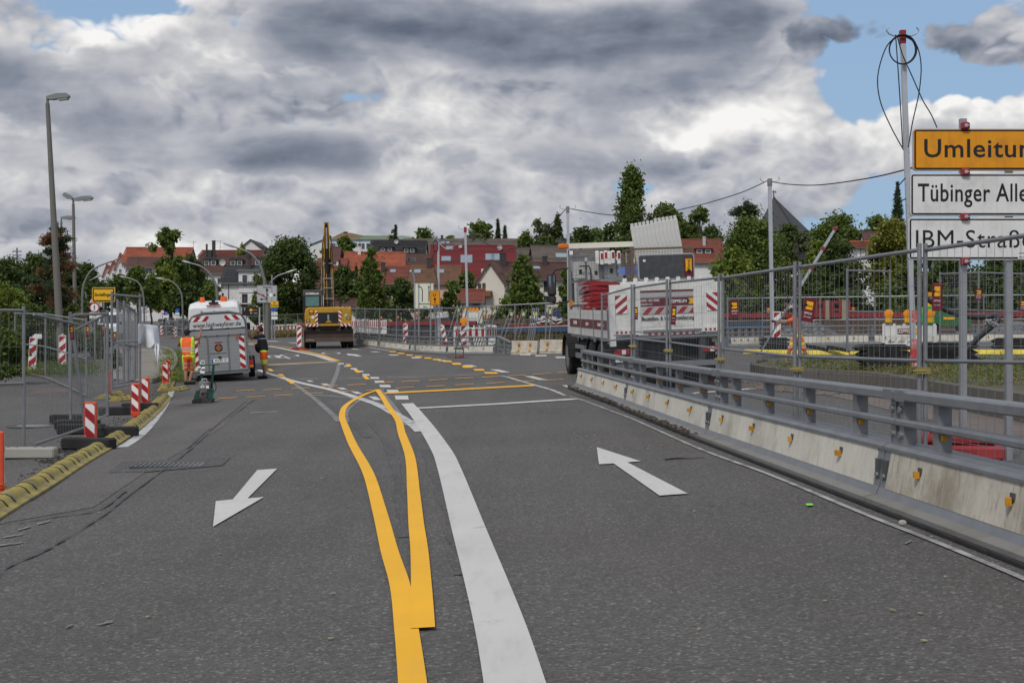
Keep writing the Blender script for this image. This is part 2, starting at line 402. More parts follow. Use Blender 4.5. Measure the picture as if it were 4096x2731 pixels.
# colours used all over
STEEL = mat('galvanised_steel', (.245, .255, .27), .45, .5, .30, 4, bump=.08, bs=30, dirt=((.20, .20, .20), .5, 3))
ALU = mat('aluminium', (.52, .54, .57), .38, .6, .12, 4)
DKSTEEL = mat('dark_steel', (.10, .105, .11), .5, .4, .25, 6)
BLACK = mat('black_rubber', (.022, .022, .023), .8, 0, .3, 6, bump=.2, bs=50)
BLACKP = mat('black_print', (.012, .012, .013), .5, 0, .05)
WHITEP = mat('white_print', (.78, .78, .77), .45, 0, .05)
WHITE = mat('white_plastic', (.72, .72, .70), .45, 0, .10, 3, dirt=((.38, .36, .32), .45, 4), streak=.12)
WPAINT = mat('white_vehicle_paint', (.74, .745, .75), .28, 0, .05, 2, dirt=((.42, .41, .38), .25, 3))
RED = mat('red_reflective', (.33, .014, .024), .42, 0, .12, 5)
REDPL = mat('red_plastic', (.29, .024, .03), .5, 0, .2, 4, dirt=((.15, .06, .05), .4, 6))
ORANGEPL = mat('orange_plastic', (.66, .085, .035), .5, 0, .15, 5, dirt=((.25, .07, .04), .4, 7))
MAROON = mat('maroon_print', (.125, .013, .021), .45, 0, .1)
YEL = mat('yellow_print', (.80, .42, .012), .45, 0, .06)
SIGNY = mat('yellow_sign_face', (.82, .46, .01), .42, 0, .05, 2)
SIGNO = mat('orange_sign_face', (.74, .30, .008), .42, 0, .08, 2, dirt=((.36, .15, .02), .5, 4), streak=.15)
SIGNW = mat('white_sign_face', (.72, .72, .71), .42, 0, .07, 2, dirt=((.42, .41, .39), .45, 3), streak=.18)
GLASS = mat('dark_glass', (.03, .04, .05), .08, 0, .1, spec=.8)
AMBER = mat('amber_lens', (.85, .28, .005), .2, 0, .08, spec=.6)
BLUE = mat('blue_sign_face', (.015, .10, .42), .42, 0, .05)
# ================================================================== GROUND
ROAD = asphalt('road_asphalt', (.042, .0395, .0372), (.160, .151, .143), (.135, .104, .092))
LANE = asphalt('lane_asphalt', (.064, .060, .057), (.172, .160, .152), (.13, .10, .10))
PATCH = asphalt('patch_asphalt', (.050, .048, .047), (.125, .122, .119), (.075, .07, .068))
EARTH = mat('earth_and_grass', (.07, .075, .035), .95, 0, .4, .35, bump=.5, bs=8, dirt=((.13, .11, .07), .7, .25))
def grid_sheet(name, poly, m, cells, dz, kind='structure'):
    mb = MB()
    for (x0, x1, y0, y1, st) in cells:
        nx_, ny_ = int(round((x1 - x0) / st)), int(round((y1 - y0) / st))
        for i in range(nx_):
            for j in range(ny_):
                a, b = x0 + i * st, y0 + j * st
                pl = clip(poly, a, a + st, b, b + st) if poly else [(a, b), (a + st, b), (a + st, b + st), (a, b + st)]
                if len(pl) > 2: mb.add([(q[0], q[1], zg(*q) + dz) for q in pl], [tuple(range(len(pl)))])
    me = mb.mesh(name, m)
    bm = bmesh.new(); bm.from_mesh(me); bmesh.ops.remove_doubles(bm, verts=bm.verts, dist=.002)
    for f in bm.faces:
        f.smooth = True
        if f.normal.z < 0: f.normal_flip()
    bm.to_mesh(me); bm.free()
    return put(name, me, kind=kind)
def sheet_w(name, pts, m, dz, kind='structure', label=None, st=1.0):   # sheet on the ground from a world outline
    pts = [(p[0], p[1]) for p in pts]
    x0, x1 = min(p[0] for p in pts), max(p[0] for p in pts); y0, y1 = min(p[1] for p in pts), max(p[1] for p in pts)
    return grid_sheet(name, pts, m, [(math.floor(x0), math.ceil(x1), math.floor(y0), math.ceil(y1), st)], dz, kind)
def sheet(name, npts, m, dz, st=1.0, kind='structure'): return sheet_w(name, [G(*q) for q in npts], m, dz, kind, None, st)

# the lie of the land: one sheet to the horizon, finer near the camera
mb = MB()
xs = [-1500, -700, -400, -250, -160, -110, -80] + list(range(-60, 61, 4)) + [80, 110, 160, 250, 400, 700, 1500]
ys = [-300, -100, -40, -20] + list(range(-12, 120, 4)) + [125, 130, 140, 150, 165, 180, 197, 213, 230, 250, 270, 290, 320, 360, 400, 460, 530, 600, 800, 1100, 1500, 3000]
vs = [(x, y, zg(x, min(y, 1500)) - .12) for y in ys for x in xs]
n = len(xs)
mb.add(vs, [(j * n + i, j * n + i + 1, (j + 1) * n + i + 1, (j + 1) * n + i) for j in range(len(ys) - 1) for i in range(n - 1)])
mb.build('ground', EARTH, smooth=True, kind='structure')

road_poly = [(-24, -12), (32, -12), (32, 70), (14, 66), (2, 68), (-7, 79), (-20, 128), (-34, 155), (-66, 290), (-84, 290), (-54, 160), (-42, 120), (-30, 82), (-24, 60)]
grid_sheet('road', road_poly, ROAD, [(-60, 32, -12, 90, 1), (-90, 0, 90, 290, 4)], 0.0)
sheet('road_lane', [(-300, 2200), (0, 2095), (373, 2030), (580, 1890), (880, 1715), (985, 1620), (1010, 1598), (690, 1598), (560, 1720), (400, 1815), (300, 1890), (150, 2000), (-300, 2120)], LANE, .005)
sheet('road_patch', [(430, 1893), (490, 1848), (925, 1828), (890, 1863), (600, 1888)], PATCH, .009, .5)
sheet('road_side_area', [(120, 1580), (300, 1567), (305, 1552), (140, 1556)], asphalt('red_asphalt', (.10, .07, .066), (.19, .14, .135), (.17, .09, .085)), .005)
PAVING = mat('beige_paving', (.25, .225, .19), .85, 0, .16, 1.5, bump=.3, bs=14, dirt=((.13, .12, .09), .5, .8))
sheet('footway', [(452, 1520), (600, 1532), (655, 1508), (690, 1476), (700, 1445), (682, 1410), (640, 1398), (520, 1394), (452, 1400)], PAVING, .035)
sheet('dirt_verge', [(420, 1640), (560, 1600), (690, 1560), (700, 1530), (600, 1545), (520, 1570), (430, 1590)], mat('loose_dirt', (.115, .10, .085), .95, 0, .35, 2, bump=.6, bs=20, dirt=((.05, .045, .04), .7, 3)), .006)

# ------------------------------------------------------------------ painted markings
MW = paint('white_road_paint', (.58, .565, .54), .26)
MWW = paint('worn_white_paint', (.55, .55, .55), .62)
MGHOST = paint('removed_marking', (.26, .255, .255), .8)
MY = paint('yellow_marking_tape', (.88, .45, .008), .05)
DARKS = mat('black_sealant', (.03, .03, .032), .5, 0, .3, 3)
mat_edge = paint('thin_edge_paint', (.42, .42, .42), .7)
def smooth_path(pts, k=8):
    pts = [Vector(p) for p in pts]; o = []
    for i in range(len(pts) - 1):
        p0, p1, p2, p3 = pts[max(i - 1, 0)], pts[i], pts[i + 1], pts[min(i + 2, len(pts) - 1)]
        for j in range(k):
            t_ = j / k
            o.append(.5 * ((2 * p1) + (p2 - p0) * t_ + (2 * p0 - 5 * p1 + 4 * p2 - p3) * t_ ** 2 + (3 * p1 - p0 - 3 * p2 + p3) * t_ ** 3))
    return o + [pts[-1]]
def line_w(mb, pts, width, dz, jit=0):
    pts = [Vector((p[0], p[1], 0)) for p in pts]; vs = []; fs = []; L = len(pts)
    for i, p in enumerate(pts):
        d = (pts[min(i + 1, L - 1)] - pts[max(i - 1, 0)]).normalized(); nrm = Vector((-d.y, d.x, 0))
        ww = width / 2 * (1 + (rnd.uniform(-jit, jit) if jit else 0))
        for s_ in (-1, 1):
            q = p + nrm * ww * s_; vs.append((q.x, q.y, zg(q.x, q.y) + dz))
    for i in range(L - 1): fs.append((2 * i + 1, 2 * i, 2 * i + 2, 2 * i + 3))
    return mb.add(vs, fs)
def dense(pts, st=.8):
    o = [Vector(pts[0])]
    for a, b in zip(pts, pts[1:]):
        a, b = Vector(a), Vector(b); k = max(1, int((b - a).length / st))
        o += [a + (b - a) * (i / k) for i in range(1, k + 1)]
    return o
def line(name, npts, width, m, dz=.012, smooth=True, jit=0, label=None):
    pts = [G(*q) for q in npts]
    pts = smooth_path(pts, 10) if smooth else dense(pts)
    mb = MB(); line_w(mb, pts, width, dz, jit)
    return mb.build(name, m, kind='structure')
def shape(mb, npts, dz=.012):
    pts = [G(*q) for q in npts]
    mb.add([(p.x, p.y, p.z + dz) for p in pts], [tuple(range(len(pts)))])
def upface(o):
    bm = bmesh.new(); bm.from_mesh(o.data)
    for f in bm.faces:
        if f.normal.z < 0: f.normal_flip()
    bm.to_mesh(o.data); bm.free(); return o
RC = lambda x, y: (1000 + x / 1.68, 1330 + y / 1.68)
line('white_lane_line', [(1629, 1615), (1683, 1680), (1759, 1792), (1797, 1877), (1873, 2112), (1951, 2348), (2006, 2528), (2057, 2731), (2108, 2960), (2170, 3300)], .255, MW, .012)
line('yellow_lane_line', [(1506, 1563), (1470, 1575), (1435, 1591), (1401, 1611), (1377, 1633), (1368, 1666), (1378, 1700), (1410, 1778), (1471, 1892), (1518, 2049), (1557, 2206), (1600, 2348), (1626, 2528), (1649, 2731), (1668, 2960), (1690, 3300)], .12, MY, .016)
line('yellow_lane_line', [(1508, 1560), (1534, 1596), (1558, 1636), (1592, 1682), (1607, 1736), (1640, 1832), (1654, 1973), (1665, 2104), (1677, 2206), (1686, 2363), (1692, 2524)], .12, MY, .020)
line('white_stop_line', [(1668, 1634), (1990, 1617), (2304, 1597)], .42, MW, .012, False)
line('yellow_stop_line', [(1538, 1574), (1800, 1561), (2136, 1543)], .55, MY, .014, False)
line('white_edge_line', [(2276, 1583), (2474, 1655), (2790, 1793), (3070, 1897), (3452, 2056), (3775, 2184), (4170, 2350)], .05, mat_edge, .010)
line('white_kerb_line', [(690, 1555), (660, 1620), (575, 1728), (490, 1790)], .16, MWW, .010)
line('white_centre_line', [RC(-20, 78), RC(110, 92), RC(250, 115), RC(400, 145), RC(480, 165), RC(565, 192)], .32, MW, .012)
line('yellow_centre_line', [RC(-20, 68), RC(110, 86), RC(250, 101), RC(390, 131), RC(490, 155), RC(600, 192)], .16, MY, .014)
line('white_stop_line', [RC(105, 222), RC(350, 210), RC(590, 199)], .40, MW, .012, False)
line('yellow_stop_line', [RC(105, 218), RC(350, 205), RC(590, 195)], .30, MY, .016, False)
line('white_turn_line', [RC(60, 252), RC(105, 270), RC(210, 303), RC(300, 330), RC(420, 358), RC(540, 385), RC(700, 433)], .20, MW, .012)
line('worn_turn_line', [RC(690, 430), RC(800, 465), RC(880, 496), RC(960, 540), RC(1050, 592), RC(1110, 630), RC(1150, 668)], .20, MWW, .010)
line('removed_line', [RC(300, 345), RC(440, 450), RC(540, 540), RC(600, 600)], .12, MGHOST, .008)
line('removed_line', [RC(598, 205), RC(585, 270), RC(540, 375)], .14, MGHOST, .008)
line('removed_line', [RC(870, 385), RC(940, 470), RC(1000, 555), RC(1035, 625)], .12, MGHOST, .008)
line('removed_line', [RC(650, 600), RC(642, 560), RC(660, 515), RC(730, 455)], .10, MGHOST, .008)
line('removed_line', [RC(420, 420), RC(560, 430), RC(700, 442), RC(830, 470)], .16, MGHOST, .008)
line('white_guide_line', [RC(1690, 293), RC(1880, 345), RC(2030, 388), RC(2120, 425)], .10, MWW, .010)
line('white_far_line', [RC(700, 93), RC(820, 105), RC(940, 124)], .14, MW, .010)
line('white_far_line', [RC(690, 114), RC(745, 116)], .14, MW, .010, False)
for a_, b_ in (((310, 311), (460, 311)), ((600, 311), (760, 308)), ((920, 303), (1170, 297)), ((1370, 290), (1590, 281)), ((0, 541), (185, 532))):
    line('faint_white_line', [RC(*a_), RC(*b_)], .12, MWW, .010, False)
dash = MB(); ydash = MB(); tdash = MB()
for (x, y, w_, h_, sk) in ((1020, 440, 88, 28, 8), (960, 396, 76, 18, 8), (908, 362, 72, 18, 8), (870, 333, 64, 15, 8), (838, 307, 58, 13, 6), (780, 286, 48, 12, 6), (742, 263, 40, 9, 5), (697, 245, 40, 10, 5), (650, 228, 36, 8, 5), (612, 210, 36, 8, 5),
                           (840, 444, 50, 24, 40), (718, 407, 46, 16, 36), (620, 379, 44, 13, 30), (507, 351, 42, 12, 24), (403, 328, 34, 10, 20),
                           (840, 131, 52, 5, 30), (705, 113, 36, 5, 20), (965, 152, 60, 7, 20), (1115, 171, 60, 8, 20), (1290, 190, 60, 7, 16), (1480, 226, 60, 12, 40), (1680, 260, 60, 20, 80), (1920, 308, 60, 26, 100), (2135, 365, 40, 18, 40),
                           (1850, 150, 70, 8, 4), (1955, 157, 74, 8, 6), (2095, 169, 80, 9, 8), (1720, 146, 60, 5, 4), (2020, 90, 40, 4, 4), (150, 60, 80, 4, 30), (300, 70, 70, 4, 30), (640, 100, 60, 5, 20)):
    shape(dash, [RC(x - w_ / 2 - sk / 2, y - h_ / 2), RC(x + w_ / 2 - sk / 2, y - h_ / 2), RC(x + w_ / 2 + sk / 2, y + h_ / 2), RC(x - w_ / 2 + sk / 2, y + h_ / 2)])
for (x, y, w_, h_, sk) in ((663, 222, 30, 16, 16), (720, 262, 30, 22, 24), (780, 306, 30, 24, 24), (138, 254, 28, 16, 18), (212, 292, 34, 20, 24), (274, 336, 32, 24, 34),
                           (960, 130, 40, 8, 8), (1015, 142, 44, 8, 8), (1072, 154, 44, 8, 8), (1133, 164, 46, 8, 8), (1195, 174, 46, 9, 8), (1256, 184, 54, 9, 8), (1325, 196, 60, 10, 12), (1388, 213, 58, 13, 12), (1460, 233, 64, 14, 12), (1540, 254, 68, 12, 12), (1620, 275, 86, 12, 12)):
    shape(ydash, [RC(x - w_ / 2 - sk / 2, y - h_ / 2), RC(x + w_ / 2 - sk / 2, y - h_ / 2), RC(x + w_ / 2 + sk / 2, y + h_ / 2), RC(x - w_ / 2 + sk / 2, y + h_ / 2)], .018)
lineA = ((-30, 390), (150, 384), (340, 375), (530, 361), (715, 352), (905, 337), (1080, 329), (1265, 319), (1440, 308), (1620, 299), (1795, 290), (1960, 279), (2125, 269))
lineB = ((-150, 442), (40, 433), (225, 423), (430, 410), (640, 397), (840, 387), (1040, 372), (1245, 362), (1440, 351), (1650, 340), (1850, 329), (2045, 320))
for L_ in (lineA, lineB):
    for (x, y) in L_: shape(tdash, [RC(x - 62, y + 2.5), RC(x - 62, y + 5.5), RC(x + 62, y - 1.5), RC(x + 62, y - 4.5)], .014)
for x in range(180, 640, 118):
    pass
upface(dash.build('white_dashes', MW, kind='structure')); upface(ydash.build('yellow_dashes', MY, kind='structure')); upface(tdash.build('thin_orange_dashes', paint('orange_tape', (.75, .36, .06), .15), kind='structure'))
arrow = MB()
shape(arrow, [(1029, 1883), (1109, 1877), (990, 1997), (1055, 1992), (852, 2111), (863, 2008), (931, 2001)])
shape(arrow, [(2387, 1791), (2396, 1860), (2455, 1857), (2638, 1986), (2751, 1978), (2509, 1852), (2563, 1848)])
shape(arrow, [RC(645, 142), RC(662, 156), RC(682, 155), RC(722, 162), RC(755, 159), RC(715, 151), RC(735, 149)])
shape(arrow, [RC(1072, 122), RC(1095, 133), RC(1115, 131), RC(1150, 139), RC(1187, 138), RC(1140, 128), RC(1160, 126)])
for f in (0,): pass
bm_o = arrow.build('white_arrows', MW, kind='structure'); upface(bm_o)
sym = MB()                                       # worn bicycle symbol and ring on the far lane
for (cx, cy, a, b) in ((160, 163, 38, 8), (265, 156, 60, 8), (545, 140, 58, 7)):
    pts = [G(*RC(cx + a * math.cos(t_ * math.pi / 12), cy + b * math.sin(t_ * math.pi / 12))) for t_ in range(25)]
    line_w(sym, pts, .12, .012)
line_w(sym, dense([G(*RC(165, 155)), G(*RC(200, 172)), G(*RC(275, 178)), G(*RC(225, 160))]), .14, .012)
upface(sym.build('bicycle_marking', MW, kind='structure'))
line('road_seam', [(-60, 2560), (0, 2300), (190, 2200), (420, 2060), (520, 1980), (760, 1800), (880, 1690), (985, 1605)], .020, DARKS, .013, True, .95)
line('road_seam', [(-40, 2100), (60, 2094), (220, 2070), (400, 2040), (500, 1965)], .028, DARKS, .013, True, .95)
line('road_seam', [(750, 1795), (830, 1725), (905, 1680), (960, 1640), (1020, 1598)], .026, DARKS, .013, True, .95)
for pts in ([(1300, 1600), (1395, 1680), (1470, 1750)], [(1480, 1690), (1560, 1800), (1600, 1960), (1625, 2150)], [(1700, 1800), (1790, 2040), (1850, 2300)]):
    line('tyre_mark', pts, .10, PATCH, .006, True, .5)
line('tyre_mark', [(2250, 1570), (2330, 1590), (2400, 1600)], .05, PATCH, .006)
line('red_spray_mark', [RC(2030, 418), RC(2100, 414), RC(2165, 410)], .05, paint('red_spray', (.35, .05, .06), .5), .015, True, .5)
line('red_spray_mark', [RC(2035, 428), RC(2110, 422), RC(2150, 418)], .04, MATS['red_spray'], .015, True, .5)
sp = MB(); shape(sp, [(3222, 2020), (3248, 2019), (3254, 2027), (3228, 2028)], .015); upface(sp.build('green_spray_mark', mat('green_spray', (.22, .75, .06), .6), kind='structure'))
scr = MB()
for (x, y, L_) in ((150, 2098, 50), (70, 2122, 50), (10, 2152, 80), (-10, 2185, 100), (390, 2503, 60), (260, 2516, 30), (3620, 2178, 26)):
    pts = []
    for k in range(9): pts.append((x + L_ * k / 8, y - 1 + rnd.uniform(-2.5, 1.5) - k * 1.6))
    for k in range(8, -1, -1): pts.append((x + L_ * k / 8, y + 2 + rnd.uniform(0, 2.5) - k * 1.6))
    shape(scr, pts, .011)
upface(scr.build('white_scrape_marks', MGHOST, kind='structure'))
# drain grate and manhole
g0 = G(678, 1864)
dg = thing('drain_grate', 'long slotted drain grate let into dark patch of road', 'drain', (g0.x, g0.y, g0.z + .012), R(4))
f_ = MB()
for s_ in (-1, 1): f_.box((0, s_ * .23, 0), (.88, .03, .02)); f_.box((s_ * .43, 0, 0), (.03, .44, .02))
f_.build('frame', DKSTEEL, dg)
b_ = MB()
for i in range(14): b_.box((-.38 + i * .0585, 0, .002), (.02, .42, .018))
b_.build('bars', STEEL, dg, kind='stuff')
g0 = G(135, 1706)
mh = thing('manhole_cover', 'round manhole cover with dark ring behind the leaning fence', 'manhole cover', (g0.x, g0.y, g0.z + .01))
m_ = MB(); m_.lathe([(.30, 0), (.30, .012), (.27, .014)], n=24); m_.build('lid', STEEL, mh)
m_ = MB(); m_.lathe([(.50, -.003), (.50, .006), (.33, .008)], n=24); m_.build('ring', PATCH, mh)

# ------------------------------------------------------------------ planted island on the right
COBBLE = mat('red_cobble', (.165, .135, .12), .85, 0, .25, 3, bump=.5, bs=10, dirt=((.09, .085, .07), .5, 2))
KERBST = mat('palisade_concrete', (.125, .115, .10), .9, 0, .2, 3, bump=.3, bs=30, island=.22, streak=.25)
isl = [(5.8, 33.6), (5.85, 31.4), (6.65, 29.6), (7.27, 27.9), (7.35, 25), (7.2, 22.5), (7.05, 18.7), (6.95, 14.5), (12, 14.5), (13, 26), (12.5, 33), (8.5, 35.5), (6.4, 35.2)]
def isl_z(x, y): return zg(x, y) + .34
im = MB(); iz = [Vector((x, y, isl_z(x, y))) for x, y in isl]
im.poly(iz); upface(im.build('island_bed', mat('planting_soil', (.10, .09, .055), .95, 0, .4, 1.5, bump=.6, bs=12), kind='structure'))
kt = thing('palisade_kerb', 'curved low kerb of upright brown concrete palisades round the planted island', 'kerb', (0, 0, 0))
loop = [isl[12]] + isl[:8]; path = smooth_path([Vector((x, y, 0)) for x, y in loop], 10)
acc = 0; last = path[0]; stone = None
def pal(a, b):
    p_ = (a + b) / 2; ang = math.atan2(b.y - a.y, b.x - a.x); q = MB()
    q.cbox((0, 0, .19), ((b - a).length - .012, .13, .42), .012)
    o = q.build('palisade_stone', KERBST, kt); o.location = (p_.x, p_.y, zg(p_.x, p_.y)); o.rotation_euler = (0, 0, ang); return o
dd = dense(path, .2); i = 0
while i < len(dd) - 1:
    j = i; L_ = 0
    while j < len(dd) - 1 and L_ < .42: L_ += (dd[j + 1] - dd[j]).length; j += 1
    pal(dd[i], dd[j]); i = j
off = [(4.9, 34.5), (4.8, 31.2), (5.6, 28.8), (6.2, 27), (6.25, 25), (6.1, 22.5), (5.95, 18.7), (5.85, 14.5)]
sheet_w('island_gutter', off + [(6.85, 14.5), (6.95, 18.7), (7.1, 22.5), (7.25, 25), (7.15, 27.8), (6.55, 29.5), (5.75, 31.4), (5.7, 33.6)], COBBLE, .008)
cob = MB()                                       # loose cobbles round the island tip
for k in range(170):
    t_ = rnd.random(); i = rnd.randrange(0, 3); a = Vector((*off[i], 0)).lerp(Vector((*off[i + 1], 0)), t_); c_ = Vector((8.5, 30.5, 0)); a = a.lerp(c_, rnd.uniform(0, .25))
    cob.cbox((a.x, a.y, zg(a.x, a.y) + .015), (rnd.uniform(.12, .2), rnd.uniform(.1, .14), .05), .012, Matrix.Rotation(rnd.random() * 3, 3, 'Z'))
cob.build('cobble_stones', COBBLE, kind='stuff')
# ================================================================== STEEL AND CONCRETE ROAD BARRIER
CONC = mat('barrier_concrete', (.60, .575, .50), .85, 0, .12, 1.6, bump=.15, bs=40, dirt=((.27, .24, .19), .55, 1.2), streak=.30)
CONC2 = mat('stained_concrete', (.53, .49, .41), .88, 0, .16, 1.6, bump=.15, bs=40, dirt=((.20, .16, .11), .7, 1.1), streak=.5)
AMB2 = mat('amber_reflector', (.55, .25, .012), .35, 0, .2, 20, dirt=((.25, .13, .03), .5, 25))
def barrier_element(A, B, label, group, k=1.0, posts=4, panel_mat=None, rails=True, endslope=False):
    L = math.hypot(B.x - A.x, B.y - A.y); ang = math.atan2(B.y - A.y, B.x - A.x); pit = -math.atan2(B.z - A.z, L)
    t_ = thing('barrier_element', label, 'road barrier', A, 0, group, rot=(0, pit, ang))
    e = .012
    fb = MB(); fb.bbox(e, L - e, -.33 * k, .33 * k, 0, .035 * k)
    fb.prism([(-.33 * k, .035 * k), (.33 * k, .035 * k), (.25 * k, .055 * k), (-.25 * k, .055 * k)], (L - 2 * e, 0, 0), lambda u, v_: Vector((e, u, v_)))
    fb.build('foot_plate', mat('dusty_steel', (.23, .225, .215), .8, .1, .25, 1.5, bump=.2, bs=30, dirt=((.13, .115, .09), .6, 1.5)), t_)
    sk = MB(); sk.prism([(-.225 * k, .055 * k), (.225 * k, .055 * k), (.20 * k, .115 * k), (-.20 * k, .115 * k)], (L - 2 * e, 0, 0), lambda u, v_: Vector((e, u, v_)))
    sk.build('skirt', STEEL, t_)
    pn = MB(); x0, x1 = .16 * k, L - .16 * k
    pn.prism([(-.205 * k, .115 * k), (.205 * k, .115 * k), (.152 * k, .41 * k), (-.152 * k, .41 * k)], (x1 - x0, 0, 0), lambda u, v_: Vector((x0, u, v_)))
    pn.build('concrete_panel', panel_mat or CONC, t_)
    for xx in (e, L - .16 * k + .004):                # hollow end boxes with a bolt
        eb = MB()
        eb.prism([(-.196 * k, .115 * k), (.196 * k, .115 * k), (.147 * k, .41 * k), (-.147 * k, .41 * k)], (.156 * k - e, 0, 0), lambda u, v_: Vector((xx, u, v_)))
        eb.use(1).box((xx + .075 * k, -.176 * k, .25 * k), (.09 * k, .03, .16 * k))
        eb.use(0).cyl((xx + .075 * k, -.185 * k, .2 * k), (xx + .075 * k, -.205 * k, .2 * k), .025, 6)
        eb.build('end_box', [STEEL, DKSTEEL], t_)
    cp = MB(); cp.prism([(-.165 * k, .41 * k), (.165 * k, .41 * k), (.165 * k, .435 * k), (.13 * k, .46 * k), (-.13 * k, .46 * k), (-.165 * k, .435 * k)], (L - 2 * e, 0, 0), lambda u, v_: Vector((e, u, v_)))
    cp.build('cap', STEEL, t_)
    xs_ = [.10 * k] + [.16 * k + (L - .32 * k) * (i + .42) / posts for i in range(posts)] + [L - .10 * k]
    if rails:
        for nm, z0, z1, w_ in (('top_rail', .80, .88, .17), ('middle_rail', .60, .655, .15)):
            r_ = MB(); r_.prism([(-w_ / 2 * k, z0 * k + .012), (-w_ / 2 * k + .012, z0 * k), (w_ / 2 * k - .012, z0 * k), (w_ / 2 * k, z0 * k + .012), (w_ / 2 * k, z1 * k - .015), (w_ / 2 * k - .015, z1 * k), (-w_ / 2 * k + .015, z1 * k), (-w_ / 2 * k, z1 * k - .015)], (L - 2 * e, 0, 0), lambda u, v_: Vector((e, u, v_)))
            r_.build(nm, STEEL, t_)
        for xx in (.05, L - .25): sl_ = MB(); sl_.bbox(xx, xx + .2, -.088 * k, .088 * k, .7965 * k, .884 * k); sl_.build('rail_sleeve', STEEL, t_)
        for i, xx in enumerate(xs_):
            p_ = MB(); p_.bbox(xx - .055 * k, xx + .055 * k, -.05 * k, .05 * k, .46 * k, .80 * k)
            if i in (0, len(xs_) - 1):
                for zz in (.53, .73): p_.cyl((xx, -.05 * k, zz * k), (xx, -.075 * k, zz * k), .03 * k, 8)
            p_.build('post', STEEL, t_)
    for i, xx in enumerate(xs_[1:-1]):
        for s_ in (-1, 1):
            if rails:
                r_ = MB(); r_.box((xx + s_ * .085 * k, -.02, .565 * k), (.05 * k, .035, .045 * k)); r_.build('reflector', AMB2, t_)
        r_ = MB(); zc = .29 * k; yy = -.205 * k + (zc - .115 * k) * .18 - .024
        r_.box((xx, yy, zc), (.062 * k, .04, .048 * k), Matrix.Rotation(rnd.uniform(-.4, .4), 3, 'Z') @ Matrix.Rotation(rnd.uniform(-.15, .15), 3, 'Y')); r_.use(1).box((xx + .012, yy + .022, zc + .028 * k), (.06 * k, .012, .05 * k))
        r_.build('reflector', [AMB2, DKSTEEL], t_)
    return t_
g_ = 'barrier elements beside the right lane'
bp = [Vector((1.42, 32.6, 0)), Vector((2.06, 26.2, 0)), Vector((2.46, 18.05, 0)), Vector((2.86, 11.1, 0)), Vector((3.24, 4.2, 0))]
for p in bp: p.x += .26; p.z = zg(p.x, p.y) + .006
barrier_element(bp[0], bp[1], 'farthest element of the near barrier, ending beside the truck, with railing and pale concrete panel', g_)
barrier_element(bp[1], bp[2], 'barrier element in front of the truck tail with dirt along its foot', g_)
barrier_element(bp[2], bp[3], 'long clean cream barrier element right of the big white arrow', g_, posts=4)
barrier_element(bp[3], bp[4], 'nearest barrier element, brown streaked concrete, at the right edge of the photo', g_, posts=4, panel_mat=CONC2)
dirt = MB()
for k in range(300):
    t_ = rnd.random() ** .8; i = 0 if rnd.random() < .5 else 1
    a = bp[i].lerp(bp[i + 1], t_); r_ = rnd.uniform(.006, .022)
    dirt.ell((a.x - rnd.uniform(.30, .44), a.y, zg(a.x, a.y) + .05 + rnd.uniform(0, .02)), (r_ * 1.6, r_ * 2.5, r_ * .6), 5, 3)
dirt.build('dirt_clods', mat('brown_dirt', (.075, .055, .038), .95, 0, .4, 8), kind='stuff')
rub = MB()
pth = dense([p + Vector((-.37, 0, 0)) for p in bp], .5)
for a, b in zip(pth, pth[1:]): rub.beam(Vector((a.x, a.y, zg(a.x, a.y) + .02)), Vector((b.x, b.y, zg(b.x, b.y) + .012)), .035, .022)
rub.build('rubber_edge_strip', BLACK, kind='structure')
st_ = MB(); q = Vector((2.62, 9.35, 0)); st_.ell((q.x, q.y, zg(q.x, q.y) + .085), (.03, .025, .022), 7, 5)
tag(st_.build('loose_stone', mat('grey_stone', (.36, .35, .33), .9, 0, .2, 20, bump=.5)), 'grey stone lying on the foot of the nearest barrier element', 'stone')

g_ = 'barrier elements across the junction'
fp = [GP(1424, 76), GP(1524, 71.5), GP(1651, 65.5), GP(1800, 60.5), GP(1991, 56.5)]
lab = ['leftmost far barrier element right behind the excavator wheel', 'far barrier element below the leaning left-turn arrow sign', 'far barrier element below the orange U sign', 'far barrier element behind the tripod lamp stand, graffiti on panel']
for i in range(4): barrier_element(fp[i], fp[i + 1], lab[i], g_, .84, 4 if i < 3 else 3)
# sloping end piece and the low concrete blocks right of it
A, B = fp[4], GP(2046, 55.6)
L = (B - A).length
t_ = thing('barrier_end_piece', 'sloping galvanised end piece stepping down to the low concrete blocks', 'road barrier', A, yaw(A, B))
for nm, z0, z1, wd in (('top_rail', .74, .48, .13), ('middle_rail', .38, .38, .05), ('bottom_rail', .20, .20, .05)):
    q = MB(); q.beam((0, 0, z0), (L, 0, z1), wd, .06); q.build(nm, STEEL, t_)
for xx in (.1, L * .55):
    q = MB(); q.bbox(xx - .05, xx + .05, -.05, .05, 0, .74 - .26 * xx / L - .02); q.build('post', STEEL, t_)
q = MB(); q.bbox(0, L, -.3, .3, 0, .05); q.build('foot_plate', STEEL, t_)
def conc_block(A, B, label):
    L = (B - A).length; t_ = thing('concrete_barrier_block', label, 'concrete block', A, yaw(A, B), 'low concrete blocks at the junction')
    q = MB(); q.prism([(-.20, 0), (.20, 0), (.20, .12), (.13, .18), (.11, .56), (-.11, .56), (-.13, .18), (-.20, .12)], (L - .1, 0, 0), lambda u, v_: Vector((.05, u, v_))); q.build('block', CONC2, t_)
    for xx in (.35, L - .35):
        for zz in (.16, .44):
            q = MB(); q.box((xx, -.19, zz), (.09, .06, .08)); q.build('reflector', SIGNO, t_)
    q = MB(); q.bbox(L - .06, L + .06, -.1, .1, .02, .54); q.build('connector', STEEL, t_)
